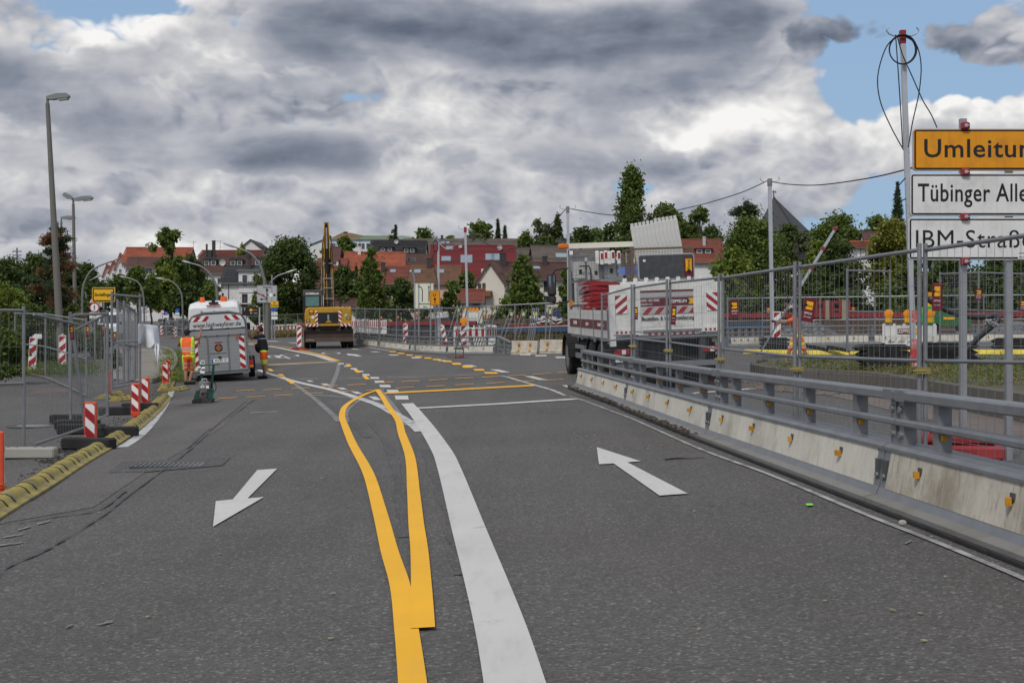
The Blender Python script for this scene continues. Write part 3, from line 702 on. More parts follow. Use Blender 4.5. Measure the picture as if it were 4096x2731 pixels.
cb = [GP(2046, 55.4), GP(2158, 55.0), GP(2290, 54.6), GP(2420, 54.2)]
conc_block(cb[0], cb[1], 'mossy low concrete block beside the sloping barrier end')
conc_block(cb[1], cb[2], 'low concrete block just left of the truck front wheel')
conc_block(cb[2], cb[3], 'low concrete block hidden partly behind the truck cab')
g_ = 'barrier elements beyond the island'
rp = [GP(2905, 56), GP(3040, 56.5), GP(3480, 57.5), GP(3900, 58), GP(4250, 58)]
for i, lb in enumerate(['short barrier element just right of the truck, behind the worker', 'barrier element in front of the gravel heap', 'barrier element behind the white board with three lamps', 'barrier element behind the bent black pipe']):
    barrier_element(rp[i], rp[i + 1], lb, g_, .9, 4)
# ================================================================== MOBILE FENCES
WIRE = mat('fence_wire', (.27, .28, .29), .45, .5, .15, 6)
def fence_panel(A, B, label, group, H=2.0, lean=0.0, sp=.125, hz=(.1, .32, .55, .78, 1.22, 1.45, 1.68, 1.88), midz=1.0, wr=.0026, tr=.021, posts=(1, 1), wob=0.0, rails=(1, 1, 1), topdrop=0.0, shx=0.0, shy=0.0):
    A, B = Vector(A), Vector(B); L = math.hypot(B.x - A.x, B.y - A.y)
    t_ = thing('mesh_fence', label, 'fence panel', A, 0, group, rot=(lean, 0, math.atan2(B.y - A.y, B.x - A.x)))
    sl = (B.z - A.z) / L
    V = lambda x, y, z: Vector((x + shx * z / H * x / L, y + shy * z / H * (1 - x / L), z + sl * x + topdrop * z / H * x / L))
    for i, x in enumerate((.0, L)):
        if posts[i]: q = MB(); q.cyl(V(x, 0, .02), V(x, 0, H + .06), tr, 8); q.build('post', STEEL, t_, smooth=True)
    for on, nm, z in zip(rails, ('bottom_rail', 'middle_rail', 'top_rail'), (.06, midz, H)):
        if on: q = MB(); q.cyl(V(0, 0, z), V(L, 0, z), tr * (.9 if nm != 'middle_rail' else .8), 8); q.build(nm, STEEL, t_, smooth=True)
    q = MB(); n_ = int(L / sp)
    rr = random.Random(len(label) * 7 + n_)
    for i in range(1, n_):
        x = i * L / n_; d1, d2, d3 = (rr.uniform(-wob, wob) for _ in range(3))
        q.tube([V(x + d1 * .3, .004, .06), V(x + d2, .004 + d1, H * .35), V(x + d3, .004 + d2, H * .7), V(x, .004, H)] if wob else [V(x, .004, .06), V(x, .004, H)], wr, 3, False)
    for z in hz:
        if wob: q.tube([V(L * k / 8, rr.uniform(-wob, wob), z + rr.uniform(-wob, wob) * .6) for k in range(9)], wr, 3, False)
        else: q.tube([V(0, -.004, z), V(L, -.004, z)], wr, 3, False)
    q.build('wire_mesh', WIRE, t_, kind='stuff')
    return t_
def fence_foot(c, rz, label, group, sz=(.70, .22, .13), m=None, tilt=0):
    q = MB(); q.cbox((0, 0, sz[2] / 2), sz, .02)
    for x in (-.24, -.12, .12, .24): q.use(1).lathe([(.026, sz[2] - .002), (.026, sz[2] + .003)], (x, 0, 0), 8)
    o = q.build('rubber_block', [m or BLACK, DKSTEEL]); o.location = c; o.rotation_euler = (tilt, 0, rz)
    return tag(o, label, 'fence foot', group)
def fence_sign(p, label, rz=0, w_=.20, h_=.42, roll=0.0, tiltx=0.0, group='maroon rental signs on the fences', big=False):
    t_ = thing('rental_sign', label, 'sign', p, 0, group, rot=(tiltx, roll, rz))
    q = MB(); q.bbox(-w_ / 2, w_ / 2, -.004, 0, -h_ / 2, h_ / 2); q.build('panel', MAROON, t_)
    q = MB(); q.bbox(-w_ * .26, w_ * .30, -.0075, -.0045, h_ * .02, h_ * .36); q.build('yellow_field', YEL, t_)
    q = MB(); q.disc((-w_ * .28, -.007, h_ * .19), w_ * .13, n=14); q.build('badge', BLACKP, t_)
    txt('Rental', w_ * .26, BLACKP, t_, (w_ * .06, -.0085, h_ * .18), xs=.62)
    txt('ZEPPELIN', w_ * .24, WHITEP, t_, (0, -.0055, -h_ * .14), xs=.66)
    txt('hier mieten!', w_ * .17, WHITEP, t_, (0, -.0055, -h_ * .29), xs=.72)
    return t_
# ---- right-hand fence behind the near barrier
g_ = 'fence panels behind the near barrier'
def FP(nx, ny_top, d, H=2.0): return Vector((X(nx, d), d, Zh(ny_top, d) - H))
rf = [FP(2403, 1182, 30.7), FP(2532, 1150, 27.2), FP(2674, 1131, 23.5), FP(2884, 1111, 19.6), FP(3190, 1068, 15.6), FP(3690, 1000, 12.6), FP(4330, 912, 10.3)]
lb = ['far end panel of the right fence, by the truck side', 'fence panel across the left half of the truck tail', 'fence panel across the right half of the truck tail', 'fence panel just right of the truck, mast base behind it', 'fence panel in front of the walking worker', 'nearest right fence panel, in front of the white street name signs']
for i in range(6):
    d_ = 1 if i < 5 else 0
    fence_panel(rf[i] + Vector((.025, 0, 0)), rf[i + 1] - Vector((.028, 0, 0)), lb[i], g_, wr=.0021, tr=.022, hz=(.12, .30, .48, .66, .84, 1.13, 1.40, 1.68) if i > 2 else (.2, .5, .8, 1.2, 1.5, 1.75))
for i in range(1, 6):
    p = rf[i]; q = MB(); q.box((0, 0, 0), (.13, .06, .055)); q.use(0).cyl((-.10, -.03, .0), (.02, -.03, .0), .008, 6)
    o = q.build('fence_clamp', mat('brass_clamp', (.42, .34, .12), .4, .7, .2)); o.location = (p.x, p.y - .02, p.z + .86 + (.0 if i < 5 else .05))
    tag(o, 'brass fence clamp joining panels at the ' + ORD[i - 1] + ' post pair counted from the truck', 'clamp', 'brass fence clamps')
for i in range(1, 6):
    p = rf[i]; zf = zg(p.x, p.y)
    fence_foot((p.x + .22, p.y, max(zg(p.x, p.y), p.z - .14)), R(97), 'black fence foot under the ' + ORD[i - 1] + ' post pair of the right fence', 'fence feet of the right fence', (.7, .22, max(.12, .13)))
fence_sign(P(2545, 1253, 26.7), 'small maroon rental sign near the licence plate side of the truck tail', R(-20), .065, .24)
fence_sign(P(2695, 1262, 23.0), 'folded maroon rental sign seen edge-on before the truck tail text', R(-30), .085, .31, .06)
fence_sign(P(2938, 1235, 18.7), 'maroon rental sign on the fence just right of the truck', R(-25), .125, .225, -.04)
fence_sign(P(3235, 1240, 15.2), 'tilted maroon rental sign hanging beside the walking worker', R(-35), .14, .26, .20)
fence_sign(P(3749, 1187, 12.45), 'upright maroon rental sign right of the double fence post', R(-18), .09, .255)

# ---- left foreground fences
g_ = 'fence panels by the side road on the left'
fA = P(95, 1823, 19.2); fA0 = Vector((fA.x - 2.2, fA.y - 2.72, fA.z + .0))
fence_panel(fA0, fA, 'leftmost fence panel running out of the left edge', g_, wr=.0016, sp=.11, wob=.006, tr=.024, hz=(.15, .4, .65, 1.25, 1.5, 1.8))
lA = P(135, 1795, 20.0); lB = P(342, 1722, 21.8); zt = P(278, 1262, 21.3)
lA.z = Zh(1795, 20); lpan = fence_panel(lA, lB, 'bent leaning fence panel right of the leftmost panel', g_, H=1.93, topdrop=-.28, shx=-.24, wob=.02, sp=.10, posts=(0, 0), rails=(1, 0, 1), wr=.0016, tr=.024, hz=(.3, .6, .9, 1.15, 1.4, 1.7))
q = MB(); o_ = lpan.matrix_basis if False else None
inv = Matrix.LocRotScale(lpan.location, lpan.rotation_euler, None).inverted()
q.cyl(inv @ P(345, 1735, 21.6), inv @ P(281, 1248, 21.4), .028, 8); q.build('post', STEEL, lpan, smooth=True)
pC = P(430, 1672, 23.5); pB = P(345, 1735, 21.6); pB.z = pC.z - .05
fence_panel(P(282, 1700, 26.5), pC, 'fence panel turned edge-on between leaning post and straight post', g_, H=1.76, wob=.02, sp=.09, wr=.0017, tr=.025, hz=(.2, .45, .7, 1.2, 1.5, 1.75), midz=1.15, rails=(0, 0, 1))
fence_panel(pB, pC, 'bulging fence panel behind the nearest orange beacon', g_, H=1.76, shy=.19, wob=.035, sp=.09, wr=.0017, posts=(0, 1), tr=.024, hz=(.2, .4, .6, .85, 1.1, 1.3, 1.6, 1.8), rails=(1, 0, 1))
fence_panel(P(447, 1562, 29), P(560, 1541, 31.5), 'fence panel carrying the torn white sheet', g_, wob=.012, sp=.12, wr=.002, tr=.026, hz=(.3, .6, 1.3, 1.7))
for i, (n0, y0, d0, n1, y1, d1) in enumerate(((470, 1545, 33, 520, 1530, 38), (495, 1540, 34, 540, 1522, 40), (512, 1535, 36, 548, 1515, 43))):
    fence_panel(P(n0, y0, d0), P(n1, y1, d1), 'stacked fence panel behind the torn white sheet, ' + ORD[i] + ' from the left', g_, wob=.02, sp=.12, wr=.0022, tr=.026, hz=(.3, .7, 1.3, 1.7))
bf = [GP(60, 47), GP(182, 43), GP(276, 39), GP(345, 36)]
for i in range(3): fence_panel(bf[i], bf[i + 1], 'fence panel before the bushes behind the striped beacons, ' + ORD[i] + ' from the left', g_, sp=.17, wr=.002, tr=.026, hz=(.4, .8, 1.3, 1.7), wob=.01)
for i, (nx, ny, d, L_) in enumerate(((285, 1612, 27, 0), (310, 1634, 25.2, 0), (325, 1662, 23.8, 0), (455, 1700, 22.8, 1), (355, 1765, 20.2, 2), (470, 1578, 29.5, 1), (560, 1560, 31, 1))):
    p = P(nx, ny, d)
    fence_foot((p.x, p.y, zg(p.x, p.y) + .004), R((5, 8, -15)[L_]), ['black fence foot, topmost of the three stepped left of the straight post', 'black fence foot, middle of the three stepped left of the straight post', 'black fence foot, lowest of the three stepped left of the straight post', 'long black fence foot under the straight post behind the orange beacon', 'black fence foot lying askew behind the nearest orange beacon', 'black fence foot under the edge-on stack of panels', 'black fence foot beside the third orange beacon'][i], 'fence feet on the left', (.78, .24, .17))
p = P(105, 1860, 18.9); fence_foot((p.x, p.y, zg(p.x, p.y) + .004), R(2), 'pale concrete fence foot under the leftmost fence post', 'fence feet on the left', (.80, .22, .15), mat('pale_concrete', (.33, .32, .29), .9, 0, .15, 3, bump=.2))
fence_sign(P(287, 1330, 21.2), 'maroon sign stuck to the leaning fence post', R(10), .062, .23, -.1)
fence_sign(P(350, 1325, 25), 'maroon sign in the middle of the edge-on fence panel', R(20), .062, .21)
fence_sign(P(411, 1322, 23.6), 'maroon sign seen nearly edge-on at the straight fence post', R(50), .055, .20)
fence_sign(P(459, 1348, 29), 'faded maroon sign on the panel before the white van', R(0), .06, .19)
q = MB(); q.bbox(-.1, .1, -.004, 0, -.06, .06); o = q.build('paper_tag', SIGNW); o.location = P(152, 1345, 36); tag(o, 'small white tag wired to fence before the bushes', 'tag')
# torn white sheet hanging from the fence
mb = MB(); ns, nt = 14, 12; d = 31.2; vs = []
for j in range(nt + 1):
    for i in range(ns + 1):
        u, v_ = i / ns, j / nt
        nx = 552 + 80 * u + 12 * v_ * u; ny = 1296 + (80 - 6 * u) * v_ + 8 * u * u
        if u > .55: ny += v_ * 150 * max(0, (u - .72)) * (1 if u < .99 else 1.1)
        if u > .25 and u < .7: ny += v_ * 22 * math.sin((u - .25) / .45 * math.pi)
        p = P(nx, ny, d + .28 * math.sin(u * 7) * v_ + .5 * u); vs.append(p)
mb.add(vs, [(j * (ns + 1) + i, j * (ns + 1) + i + 1, (j + 1) * (ns + 1) + i + 1, (j + 1) * (ns + 1) + i) for j in range(nt) for i in range(ns)])
p_ = [P(622, 1372, 31.5), P(634, 1374, 31.4), P(637, 1385, 31.3), P(631, 1470, 31.0)]
mb.poly(p_); mb.poly([P(612, 1372, 31.4), P(622, 1374, 31.3), P(629, 1462, 31.1)])
o = mb.build('torn_sheet', mat('white_sheet', (.72, .75, .78), .5, 0, .06, 1.2), smooth=True); sol = o.modifiers.new('thickness', 'SOLIDIFY'); sol.thickness = .006
tag(o, 'torn white sheet hanging from the end of the left fence', 'sheet')
# ---- far fences across the junction
g_ = 'fence panels across the junction'
def run(pts, lab, group, **kw):
    for i in range(len(pts) - 1): fence_panel(pts[i], pts[i + 1], lab % ORD[i], group, **kw)
far = dict(sp=.22, wr=.004, tr=.03, hz=(.3, .7, 1.4, 1.8))
run([GP(985, 128), GP(1035, 127), GP(1088, 126), GP(1140, 125), GP(1190, 124), GP(1240, 122)], 'fence panel behind the trailer and excavator, %s from the left', g_, **far)
run([GP(1424, 79), GP(1460, 75), GP(1518, 71), GP(1586, 68), GP(1660, 64.5), GP(1742, 62), GP(1830, 60), GP(1944, 60.5), GP(2060, 60), GP(2182, 59.6), GP(2300, 59.2), GP(2420, 59)], 'fence panel behind the far barrier, %s from the excavator', g_, sp=.15, wr=.003, tr=.028, hz=(.2, .5, .8, 1.2, 1.5, 1.8))
# braces that prop the fence from behind
bi = 0
for (x0, y0, x1, y1) in ((1838, 1222, 1800, 1325), (1862, 1230, 1843, 1290), (1942, 1240, 1915, 1290), (1984, 1230, 1950, 1300), (2052, 1238, 2005, 1340), (2098, 1240, 2066, 1335), (2140, 1232, 2114, 1360), (2147, 1235, 2122, 1360), (2203, 1226, 2186, 1360)):
    a, b = P(x0, y0, 61.0), P(x1, y1 + 20, 61.6)
    t_ = thing('fence_brace', ORD[bi] + ' slanted brace from the left propping the fence left of the truck', 'brace', b, 0, 'slanted braces behind the fence'); bi += 1
    q = MB(); q.cyl((-.09, 0, 0), a - b + Vector((-.09, 0, 0)), .03, 6); q.build('tube', ALU, t_); q = MB(); q.cyl((.09, 0, 0), a - b + Vector((.09, 0, 0)), .03, 6); q.build('tube', ALU, t_)
    q = MB(); q.box((a - b) * .86 + Vector((0, -.035, 0)), (.10, .012, .17)); q.build('paper_tag', mat('yellow_tag', (.62, .56, .25), .6), t_)
for i, (nx, ny, rl) in enumerate(((1525, 1272, 0), (1592, 1270, 0), (1669, 1263, 0), (1937, 1270, 0), (1957, 1270, 0), (2070, 1268, 0), (2193, 1265, .5))):
    fence_sign(P(nx, ny, 60 if nx > 1800 else 66), 'tiny maroon rental sign on the far fence, ' + ORD[i] + ' from the excavator', 0, .11, .20, rl)
# ---- fences beyond the island
g_ = 'fence panels beyond the island'
run([GP(2910, 62), GP(3050, 62), GP(3280, 61.5), GP(3500, 61), GP(3745, 60), GP(3935, 59), GP(4120, 58)], 'fence panel before the red shoring beams, %s from the truck', g_, sp=.17, wr=.003, tr=.03, hz=(.3, .6, 1.4, 1.7))
run([P(3388, 1410, 34), P(3560, 1410, 34.4)], 'loose fence panel standing behind the worker, %s one', g_, sp=.14, wr=.003, tr=.028)
run([P(3760, 1375, 40), P(3915, 1392, 37), P(4150, 1395, 37.5)], 'fence panel behind the bent black pipe, %s from the left', g_, sp=.14, wr=.003, tr=.028)
for i, (nx, ny, d) in enumerate(((3073, 1242, 61), (3412, 1240, 60.5), (3718, 1185, 40), (3914, 1178, 36.8), (4092, 1222, 37))):
    fence_sign(P(nx, ny, d - .1), ['maroon sign on the far fence near the tall aluminium mast', 'maroon sign on the far fence before the red shoring frame', 'maroon sign partly behind the upright rental sign', 'narrow maroon sign on the fence behind the bent pipe', 'maroon sign at the right edge of the photo'][i], 0, .20, .30)
# ================================================================== VEHICLES
TYRE = mat('tyre_rubber', (.020, .020, .021), .85, 0, .25, 8, bump=.4, bs=25)
RIM = mat('wheel_rim', (.22, .225, .23), .5, .4, .2, 6)
CHASSIS = mat('black_chassis', (.010, .010, .011), .8, .0, .3, 4, dirt=((.035, .032, .03), .4, 3))
def wheel(parent, x, y, r, w_, name='wheel', out=-1, rimr=.55):
    q = MB(); h = w_ / 2; n = 28
    prof = [(r * .58, -h), (r * .93, -h), (r, -h * .78)]
    for k in range(4): z0 = -h * .7 + k * h * .36; prof += [(r, z0), (r, z0 + h * .26), (r * .975, z0 + h * .28), (r * .975, z0 + h * .34)]
    prof += [(r, h * .78), (r * .93, h), (r * .58, h)]
    q.lathe(prof, (x, y, r), n, 'x'); o = q.build(name, TYRE, parent, smooth=True)
    q = MB(); s_ = out
    q.lathe([(r * .60, s_ * (h + .002)), (r * .52, s_ * h * .7), (r * .30, s_ * h * .45), (r * .22, s_ * h * .9), (.02, s_ * h * .95)], (0, 0, 0), n, 'x')
    for k in range(10): a = 2 * math.pi * k / 10; q.cyl((s_ * h * .45, r * .36 * math.cos(a), r * .36 * math.sin(a)), (s_ * h * .62, r * .36 * math.cos(a), r * .36 * math.sin(a)), .018, 6)
    rim = q.build('rim', RIM, o, smooth=True, fixn=True); rim.location = (x, y, r)
    return o
# ---------------------------------------------------------------- truck
tk = thing('flatbed_truck', 'white flatbed truck with maroon band, loaded with barrier boards and red base plates', 'truck', (3.49, 31.1, zg(3.49, 31.1)), 0, None, rot=(R(1.2), R(-2.2), R(5.4)))
q = MB()
q.bbox(-.42, .42, .15, 8.6, .72, 1.0); q.bbox(-1.2, 1.2, .10, .22, .55, .72)
q.bbox(-1.1, 1.1, .3, 6.2, 1.0, 1.10)
for y in (1.0, 2.4, 3.9, 5.4): q.bbox(-1.2, 1.2, y, y + .12, .98, 1.12)
q.bbox(-1.15, -.55, 4.3, 5.6, .5, .98); q.bbox(.5, 1.15, 4.2, 5.7, .45, .98)
q.cyl((-.9, 4.0, .75), (-.9, 4.25, .75), .25, 14); q.bbox(-1.22, -.55, .52, .54, .12, 1.0); q.bbox(.55, 1.22, .52, .54, .12, 1.0); q.bbox(-.5, .5, .6, .7, .25, 1.0)  # black flaps and centre box added to darken the shade under the bed
q.build('chassis', CHASSIS, tk)
for y in (1.7, 3.1, 7.4):
    for s_ in (-1, 1):
        wheel(tk, s_ * 1.08, y, .52, .34, out=s_)
        if y < 4: wheel(tk, s_ * .70, y, .52, .30, out=s_)
for s_ in (-1, 1):
    for y in (1.7, 3.1, 7.4):
        q = MB(); pts = [(s_ * 1.08, y + .62 * math.cos(a), .52 + .62 * math.sin(a)) for a in [math.pi * k / 10 for k in range(11)]]
        for a, b in zip(pts, pts[1:]): q.beam(a, b, .40 if y < 4 else .46, .03, (0, 0, 1))
        q.build('mudguard', CHASSIS, tk)
q = MB(); q.bbox(-1.275, 1.275, .05, 6.3, 1.10, 1.17); q.build('bed_floor', STEEL, tk)
BANDW = mat('dropside_white', (.60, .60, .58), .5, 0, .12, 1.5, dirt=((.33, .31, .28), .5, 2), streak=.2)
for s_ in (-1, 1):
    for i in range(3):
        y0 = .12 + i * 2.07; q = MB()
        q.bbox(s_ * 1.275 - .02, s_ * 1.275 + .02, y0 + .03, y0 + 2.04, 1.17, 1.80)
        for z in (1.30, 1.44, 1.58, 1.70): q.bbox(s_ * 1.275 - .024, s_ * 1.275 + .024, y0 + .03, y0 + 2.04, z, z + .008)
        d = q.build('dropside', BANDW, tk)
        q = MB(); q.bbox(s_ * 1.2985, s_ * 1.3035, y0 + .03, y0 + 2.04, 1.36, 1.57); q.build('maroon_band', MAROON, d)
        if s_ < 0: txt(('Baustellen- & Verkehrs', 'zeppelin.com', '0800-1805 8888')[i], .13, WHITEP, d, (-1.305, y0 + 1.0, 1.47), (R(90), 0, R(-90)), xs=.7)
        q = MB(); q.bbox(s_ * 1.275 - .035, s_ * 1.275 + .035, y0 - .03, y0 + .03, 1.05, 1.86); q.build('stake_post', STEEL, tk)
for s_ in (-1, 1):
    for z0, z1 in ((.55, .68), (.80, .90)): q = MB(); q.bbox(s_ * 1.22 - .03, s_ * 1.22 + .03, 4.2, 5.8, z0, z1); q.build('side_guard', STEEL, tk)
q = MB()                                             # tail lift and rear board
q.bbox(-1.27, 1.27, -.09, -.03, 1.22, 2.36); q.build('tail_board', WHITE, tk)
for s_ in (-1, 1):
    q = MB(); q.bbox(s_ * 1.22 - .06, s_ * 1.22 + .06, -.12, .08, 1.0, 2.2); q.build('tail_column', WHITE, tk)
q = MB()
for x in (-.68, .70): q.bbox(x - .09, x + .09, -.115, -.092, 1.32, 2.30)
for i in range(8): q.bbox(-.62, .62, -.098, -.092, 1.28 + i * .13, 1.285 + i * .13)
q.build('tail_ribs', WHITE, tk, kind='stuff')
for x0, x1, st in ((-1.15, -.89, .8), (.90, 1.15, -.8)):
    q = MB(); q.bbox(x0, x1, -.108, -.095, 1.72, 2.12); pl = q.build('warning_plate', WHITEP, tk)
    q = MB(); stripes(q, x0, x1, 1.72, 2.12, .10, st, -.112); q.build('striping', RED, pl)
q = MB(); q.bbox(-.62, .65, -.104, -.099, 1.86, 2.04); q.bbox(-.62, .65, -.104, -.099, 2.17, 2.21); mbn = q.build('maroon_band', MAROON, tk)
q = MB(); q.bbox(-.62, .65, -.104, -.099, 2.06, 2.15); q.build('grey_band', mat('silver_film', (.42, .42, .42), .5, 0, .1), tk)
txt('0800-1805 8888', .075, WHITEP, mbn, (-.37, -.106, 1.985), xs=.85); txt('zeppelin.com', .06, WHITEP, mbn, (-.45, -.106, 1.91), xs=.85)
txt('ZEPPELIN', .095, WHITEP, mbn, (.27, -.106, 1.95), xs=.95, bold=.002)
q = MB(); q.bbox(.50, .64, -.109, -.105, 1.885, 2.015); q.build('yellow_logo_field', YEL, mbn); q = MB(); q.disc((.49, -.11, 1.95), .035, n=12); q.build('logo_badge', BLACKP, mbn)
q = MB(); stripes(q, -.55, .60, 1.68, 1.83, .13, .9, -.104, vertical=False); q.build('chevron_striping', RED, tk)
q = MB(); stripes(q, -.55, .60, 1.68, 1.83, .13, .9, -.104, start=.13, vertical=False); q.build('chevron_silver', MATS['silver_film'], tk)
txt('Baustellen- & Verkehrssicherung', .125, BLACKP, tk, (.02, -.106, 1.585), xs=.72, bold=.002)
for s_, st in ((-1, 0), (1, 0)):
    q = MB(); q.bbox(s_ * 1.0 - .22, s_ * 1.0 + .22, -.14, -.095, 1.26, 1.36); lb_ = q.build('lamp_bar', WHITE, tk)
    q = MB(); stripes(q, s_ * 1.0 - .21, s_ * 1.0 + .21, 1.28, 1.33, .05, 0, -.144, vertical=False); q.build('red_strip', RED, lb_)
q = MB(); q.bbox(-1.2, 1.2, -.10, -.02, 1.14, 1.20); q.bbox(-.55, .75, -.12, -.05, 1.28, 1.33); q.build('lift_platform_edge', STEEL, tk)
q = MB(); stripes(q, -.5, .7, 1.225, 1.265, .07, 0, -.099, vertical=False); q.build('red_strip', RED, tk)
for x in (-.72, .80): q = MB(); q.beam((x, .1, .6), (x, -.05, 1.25), .14, .12); q.cyl((x + .13, .15, .75), (x + .13, -.02, 1.1), .035, 8); q.build('lift_arm', DKSTEEL, tk)
q = MB(); q.bbox(-1.15, 1.15, .02, .10, .50, .62); q.build('underrun_bar', STEEL, tk)
for x in (-1.02, .98):
    q = MB(); q.cbox((x, .0, .86), (.36, .06, .13), .015); tl = q.build('tail_lamp', RED, tk)
    q = MB(); q.cbox((x + .04, -.032, .86), (.09, .012, .10), .004); q.build('reversing_lens', WHITEP, tl)
q = MB(); q.bbox(-1.22, -.72, -.02, .0, .64, .76); npl = q.build('number_plate', WHITEP, tk); q = MB(); q.bbox(-1.218, -1.175, -.024, -.021, .643, .757); q.build('blue_strip', BLUE, npl)
txt('B', .12, BLACKP, npl, (-1.06, -.023, .70), xs=.9); q = MB(); q.disc((-.93, -.023, .725), .028, n=10); q.disc((-.93, -.023, .675), .028, n=10); q.build('seals', DKSTEEL, npl)
# headboard cage, cab, light bar, mirror
q = MB()
for x in (-1.25, -.42, .42, 1.25): q.bbox(x - .035, x + .035, 6.30, 6.37, 1.17, 3.26)
for z in (1.9, 2.55, 3.23): q.bbox(-1.25, 1.25, 6.305, 6.365, z - .03, z + .03)
q.build('headboard_frame', STEEL, tk)
q = MB()
for i in range(36): x = -1.22 + i * .0697; q.beam((x, 6.29, 1.2), (x, 6.29, 3.23), .007, .007)
for i in range(29): z = 1.22 + i * .0715; q.beam((-1.22, 6.285, z), (1.22, 6.285, z), .007, .007)
q.build('headboard_mesh', STEEL, tk, kind='stuff')
q = MB()
prof = [(6.55, .95), (8.75, .95), (8.82, 1.7), (8.70, 2.2), (8.45, 3.0), (8.2, 3.15), (6.55, 3.18)]
q.prism(prof, (2.08, 0, 0), lambda u, v_: Vector((-1.0, u, v_))); cab = q.build('cab', WPAINT, tk)
q = MB()
for x in (-1.004, 1.081): q.prism([(7.4, 2.0), (8.62, 2.0), (8.42, 2.85), (7.4, 2.85)], (.002, 0, 0), lambda u, v_: Vector((x, u, v_)))
q.prism([(-.92, 2.1), (.98, 2.1), (.95, 2.95), (-.88, 2.95)], (0, .01, 0), lambda u, v_: Vector((u, 8.735 - (v_ - 2.1) * .32, v_)))
q.build('cab_window', GLASS, cab)
q = MB()
for z in (2.2, 2.55, 2.9, 3.06): q.bbox(-1.0, 1.0, 6.53, 6.548, z, z + .015)
q.build('cab_rear_seams', DKSTEEL, cab, kind='stuff')
q = MB(); q.bbox(-1.15, 1.15, 7.1, 7.4, 3.46, 3.60); lb_ = q.build('light_bar', mat('cream_plastic', (.66, .64, .54), .4, 0, .06), tk)
for s_ in (-1, 1): q = MB(); q.cbox((s_ * 1.28, 7.25, 3.53), (.27, .30, .14), .03); q.build('amber_lamp', mat('amber_beacon', (.60, .16, .02), .25, 0, .1), lb_)
q = MB()
for x in (-.8, .6): q.bbox(x - .04, x + .04, 7.2, 7.28, 3.15, 3.46)
q.build('bar_mount', STEEL, tk, kind='stuff')
q = MB(); q.cbox((-1.18, 6.5, 3.32), (.14, .10, .16), .02); wl = q.build('work_lamp', BLACK, tk)
q = MB(); q.cbox((-1.18, 6.445, 3.32), (.10, .012, .11), .004); q.build('lamp_lens', WHITEP, wl)
q = MB(); q.cbox((-1.50, 8.35, 2.50), (.24, .16, .62), .04); q.cbox((-1.50, 8.35, 2.10), (.22, .16, .20), .04); mr = q.build('mirror', BLACK, tk)
q = MB(); q.bbox(-1.59, -1.41, 8.262, 8.268, 2.26, 2.76); q.bbox(-1.58, -1.42, 8.262, 8.268, 2.04, 2.16); q.build('mirror_glass', mat('mirror_glass', (.30, .32, .34), .05, .9, 0), mr)
q = MB(); q.tube([(-1.0, 8.3, 2.95), (-1.38, 8.34, 2.92), (-1.46, 8.36, 2.8)], .025, 6); q.tube([(-1.0, 8.3, 2.02), (-1.4, 8.34, 1.98), (-1.48, 8.36, 2.02)], .025, 6); q.build('mirror_arm', BLACK, mr)
q = MB(); q.tube([(-1.0, 6.25, 2.95), (-.75, 6.24, 2.95), (-.70, 6.24, 2.85), (-.70, 6.24, 2.55), (-.6, 6.24, 2.5), (-.6, 6.24, 2.0)], .02, 6); q.build('hose', BLACK, tk)
q = MB(); q.bbox(-1.28, -1.2, 6.25, 6.45, 1.9, 2.05); q.build('side_marker', mat('orange_marker', (.6, .2, .03), .4), tk)
# ---- load of the truck: things of their own
M_tk = tk.matrix_basis.copy() if False else Matrix.LocRotScale(tk.location, tk.rotation_euler, None)
TK = lambda x, y, z: M_tk @ Vector((x, y, z))
TKR = (R(1.2), R(-2.2), R(5.4))
def base_plate_mesh():
    q = MB(); q.prism([(-.40, 0), (.40, 0), (.40, .025), (.30, .085), (-.30, .085), (-.40, .025)], (0, .40, 0), lambda u, v_: Vector((u, -.20, v_)))
    q.box((0, 0, .092), (.22, .18, .03)); return q.mesh('base_plate', REDPL)
bpm = base_plate_mesh()
for k in range(7):
    o = put('base_plate', bpm); o.location = TK(-.78 + rnd.uniform(-.05, .05), 4.9 + rnd.uniform(-.06, .06), 1.76 + k * .112); o.location.z -= .01
    o.rotation_euler = (R(1.2), R(-2 + rnd.uniform(-2, 2)), R(5 + rnd.uniform(-9, 9))); tag(o, 'red plastic base plate in the stack on the truck bed, ' + ['lowest', 'second from below', 'third from below', 'fourth from below', 'fifth from below', 'sixth from below', 'topmost'][k], 'base plate', 'red base plates stacked on the truck')
for k in range(7):
    o = put('base_plate', bpm); o.location = TK(-.78 + rnd.uniform(-.05, .05), 3.9 + rnd.uniform(-.1, .1), 1.72 + k * .112); o.rotation_euler = (R(1.2), R(-2 + rnd.uniform(-2, 2)), R(5 + rnd.uniform(-9, 9)))
    tag(o, 'red base plate in the nearer stack behind the dropside, ' + ['lowest', 'second from below', 'third from below', 'fourth from below', 'fifth from below', 'sixth from below', 'topmost'][k], 'base plate', 'red base plates stacked on the truck')
q = MB(); q.bbox(-1.2, -.35, 3.5, 5.4, 1.175, 1.72); o = q.build('pallet_box', mat('grey_crate', (.16, .16, .16), .8, 0, .2)); o.matrix_basis = M_tk; tag(o, 'grey crate on the truck bed under the red base plate stacks', 'crate')
def board_pack(n, w_, h_):
    q = MB()
    for i in range(n):
        y = i * .055; q.bbox(-w_ / 2, w_ / 2, y, y + .045, 0, h_)
        for k in range(7): x = -w_ / 2 + .12 + k * (w_ - .24) / 6; q.bbox(x - .028, x + .028, y + .008, y + .037, h_, h_ + .07)
    return q
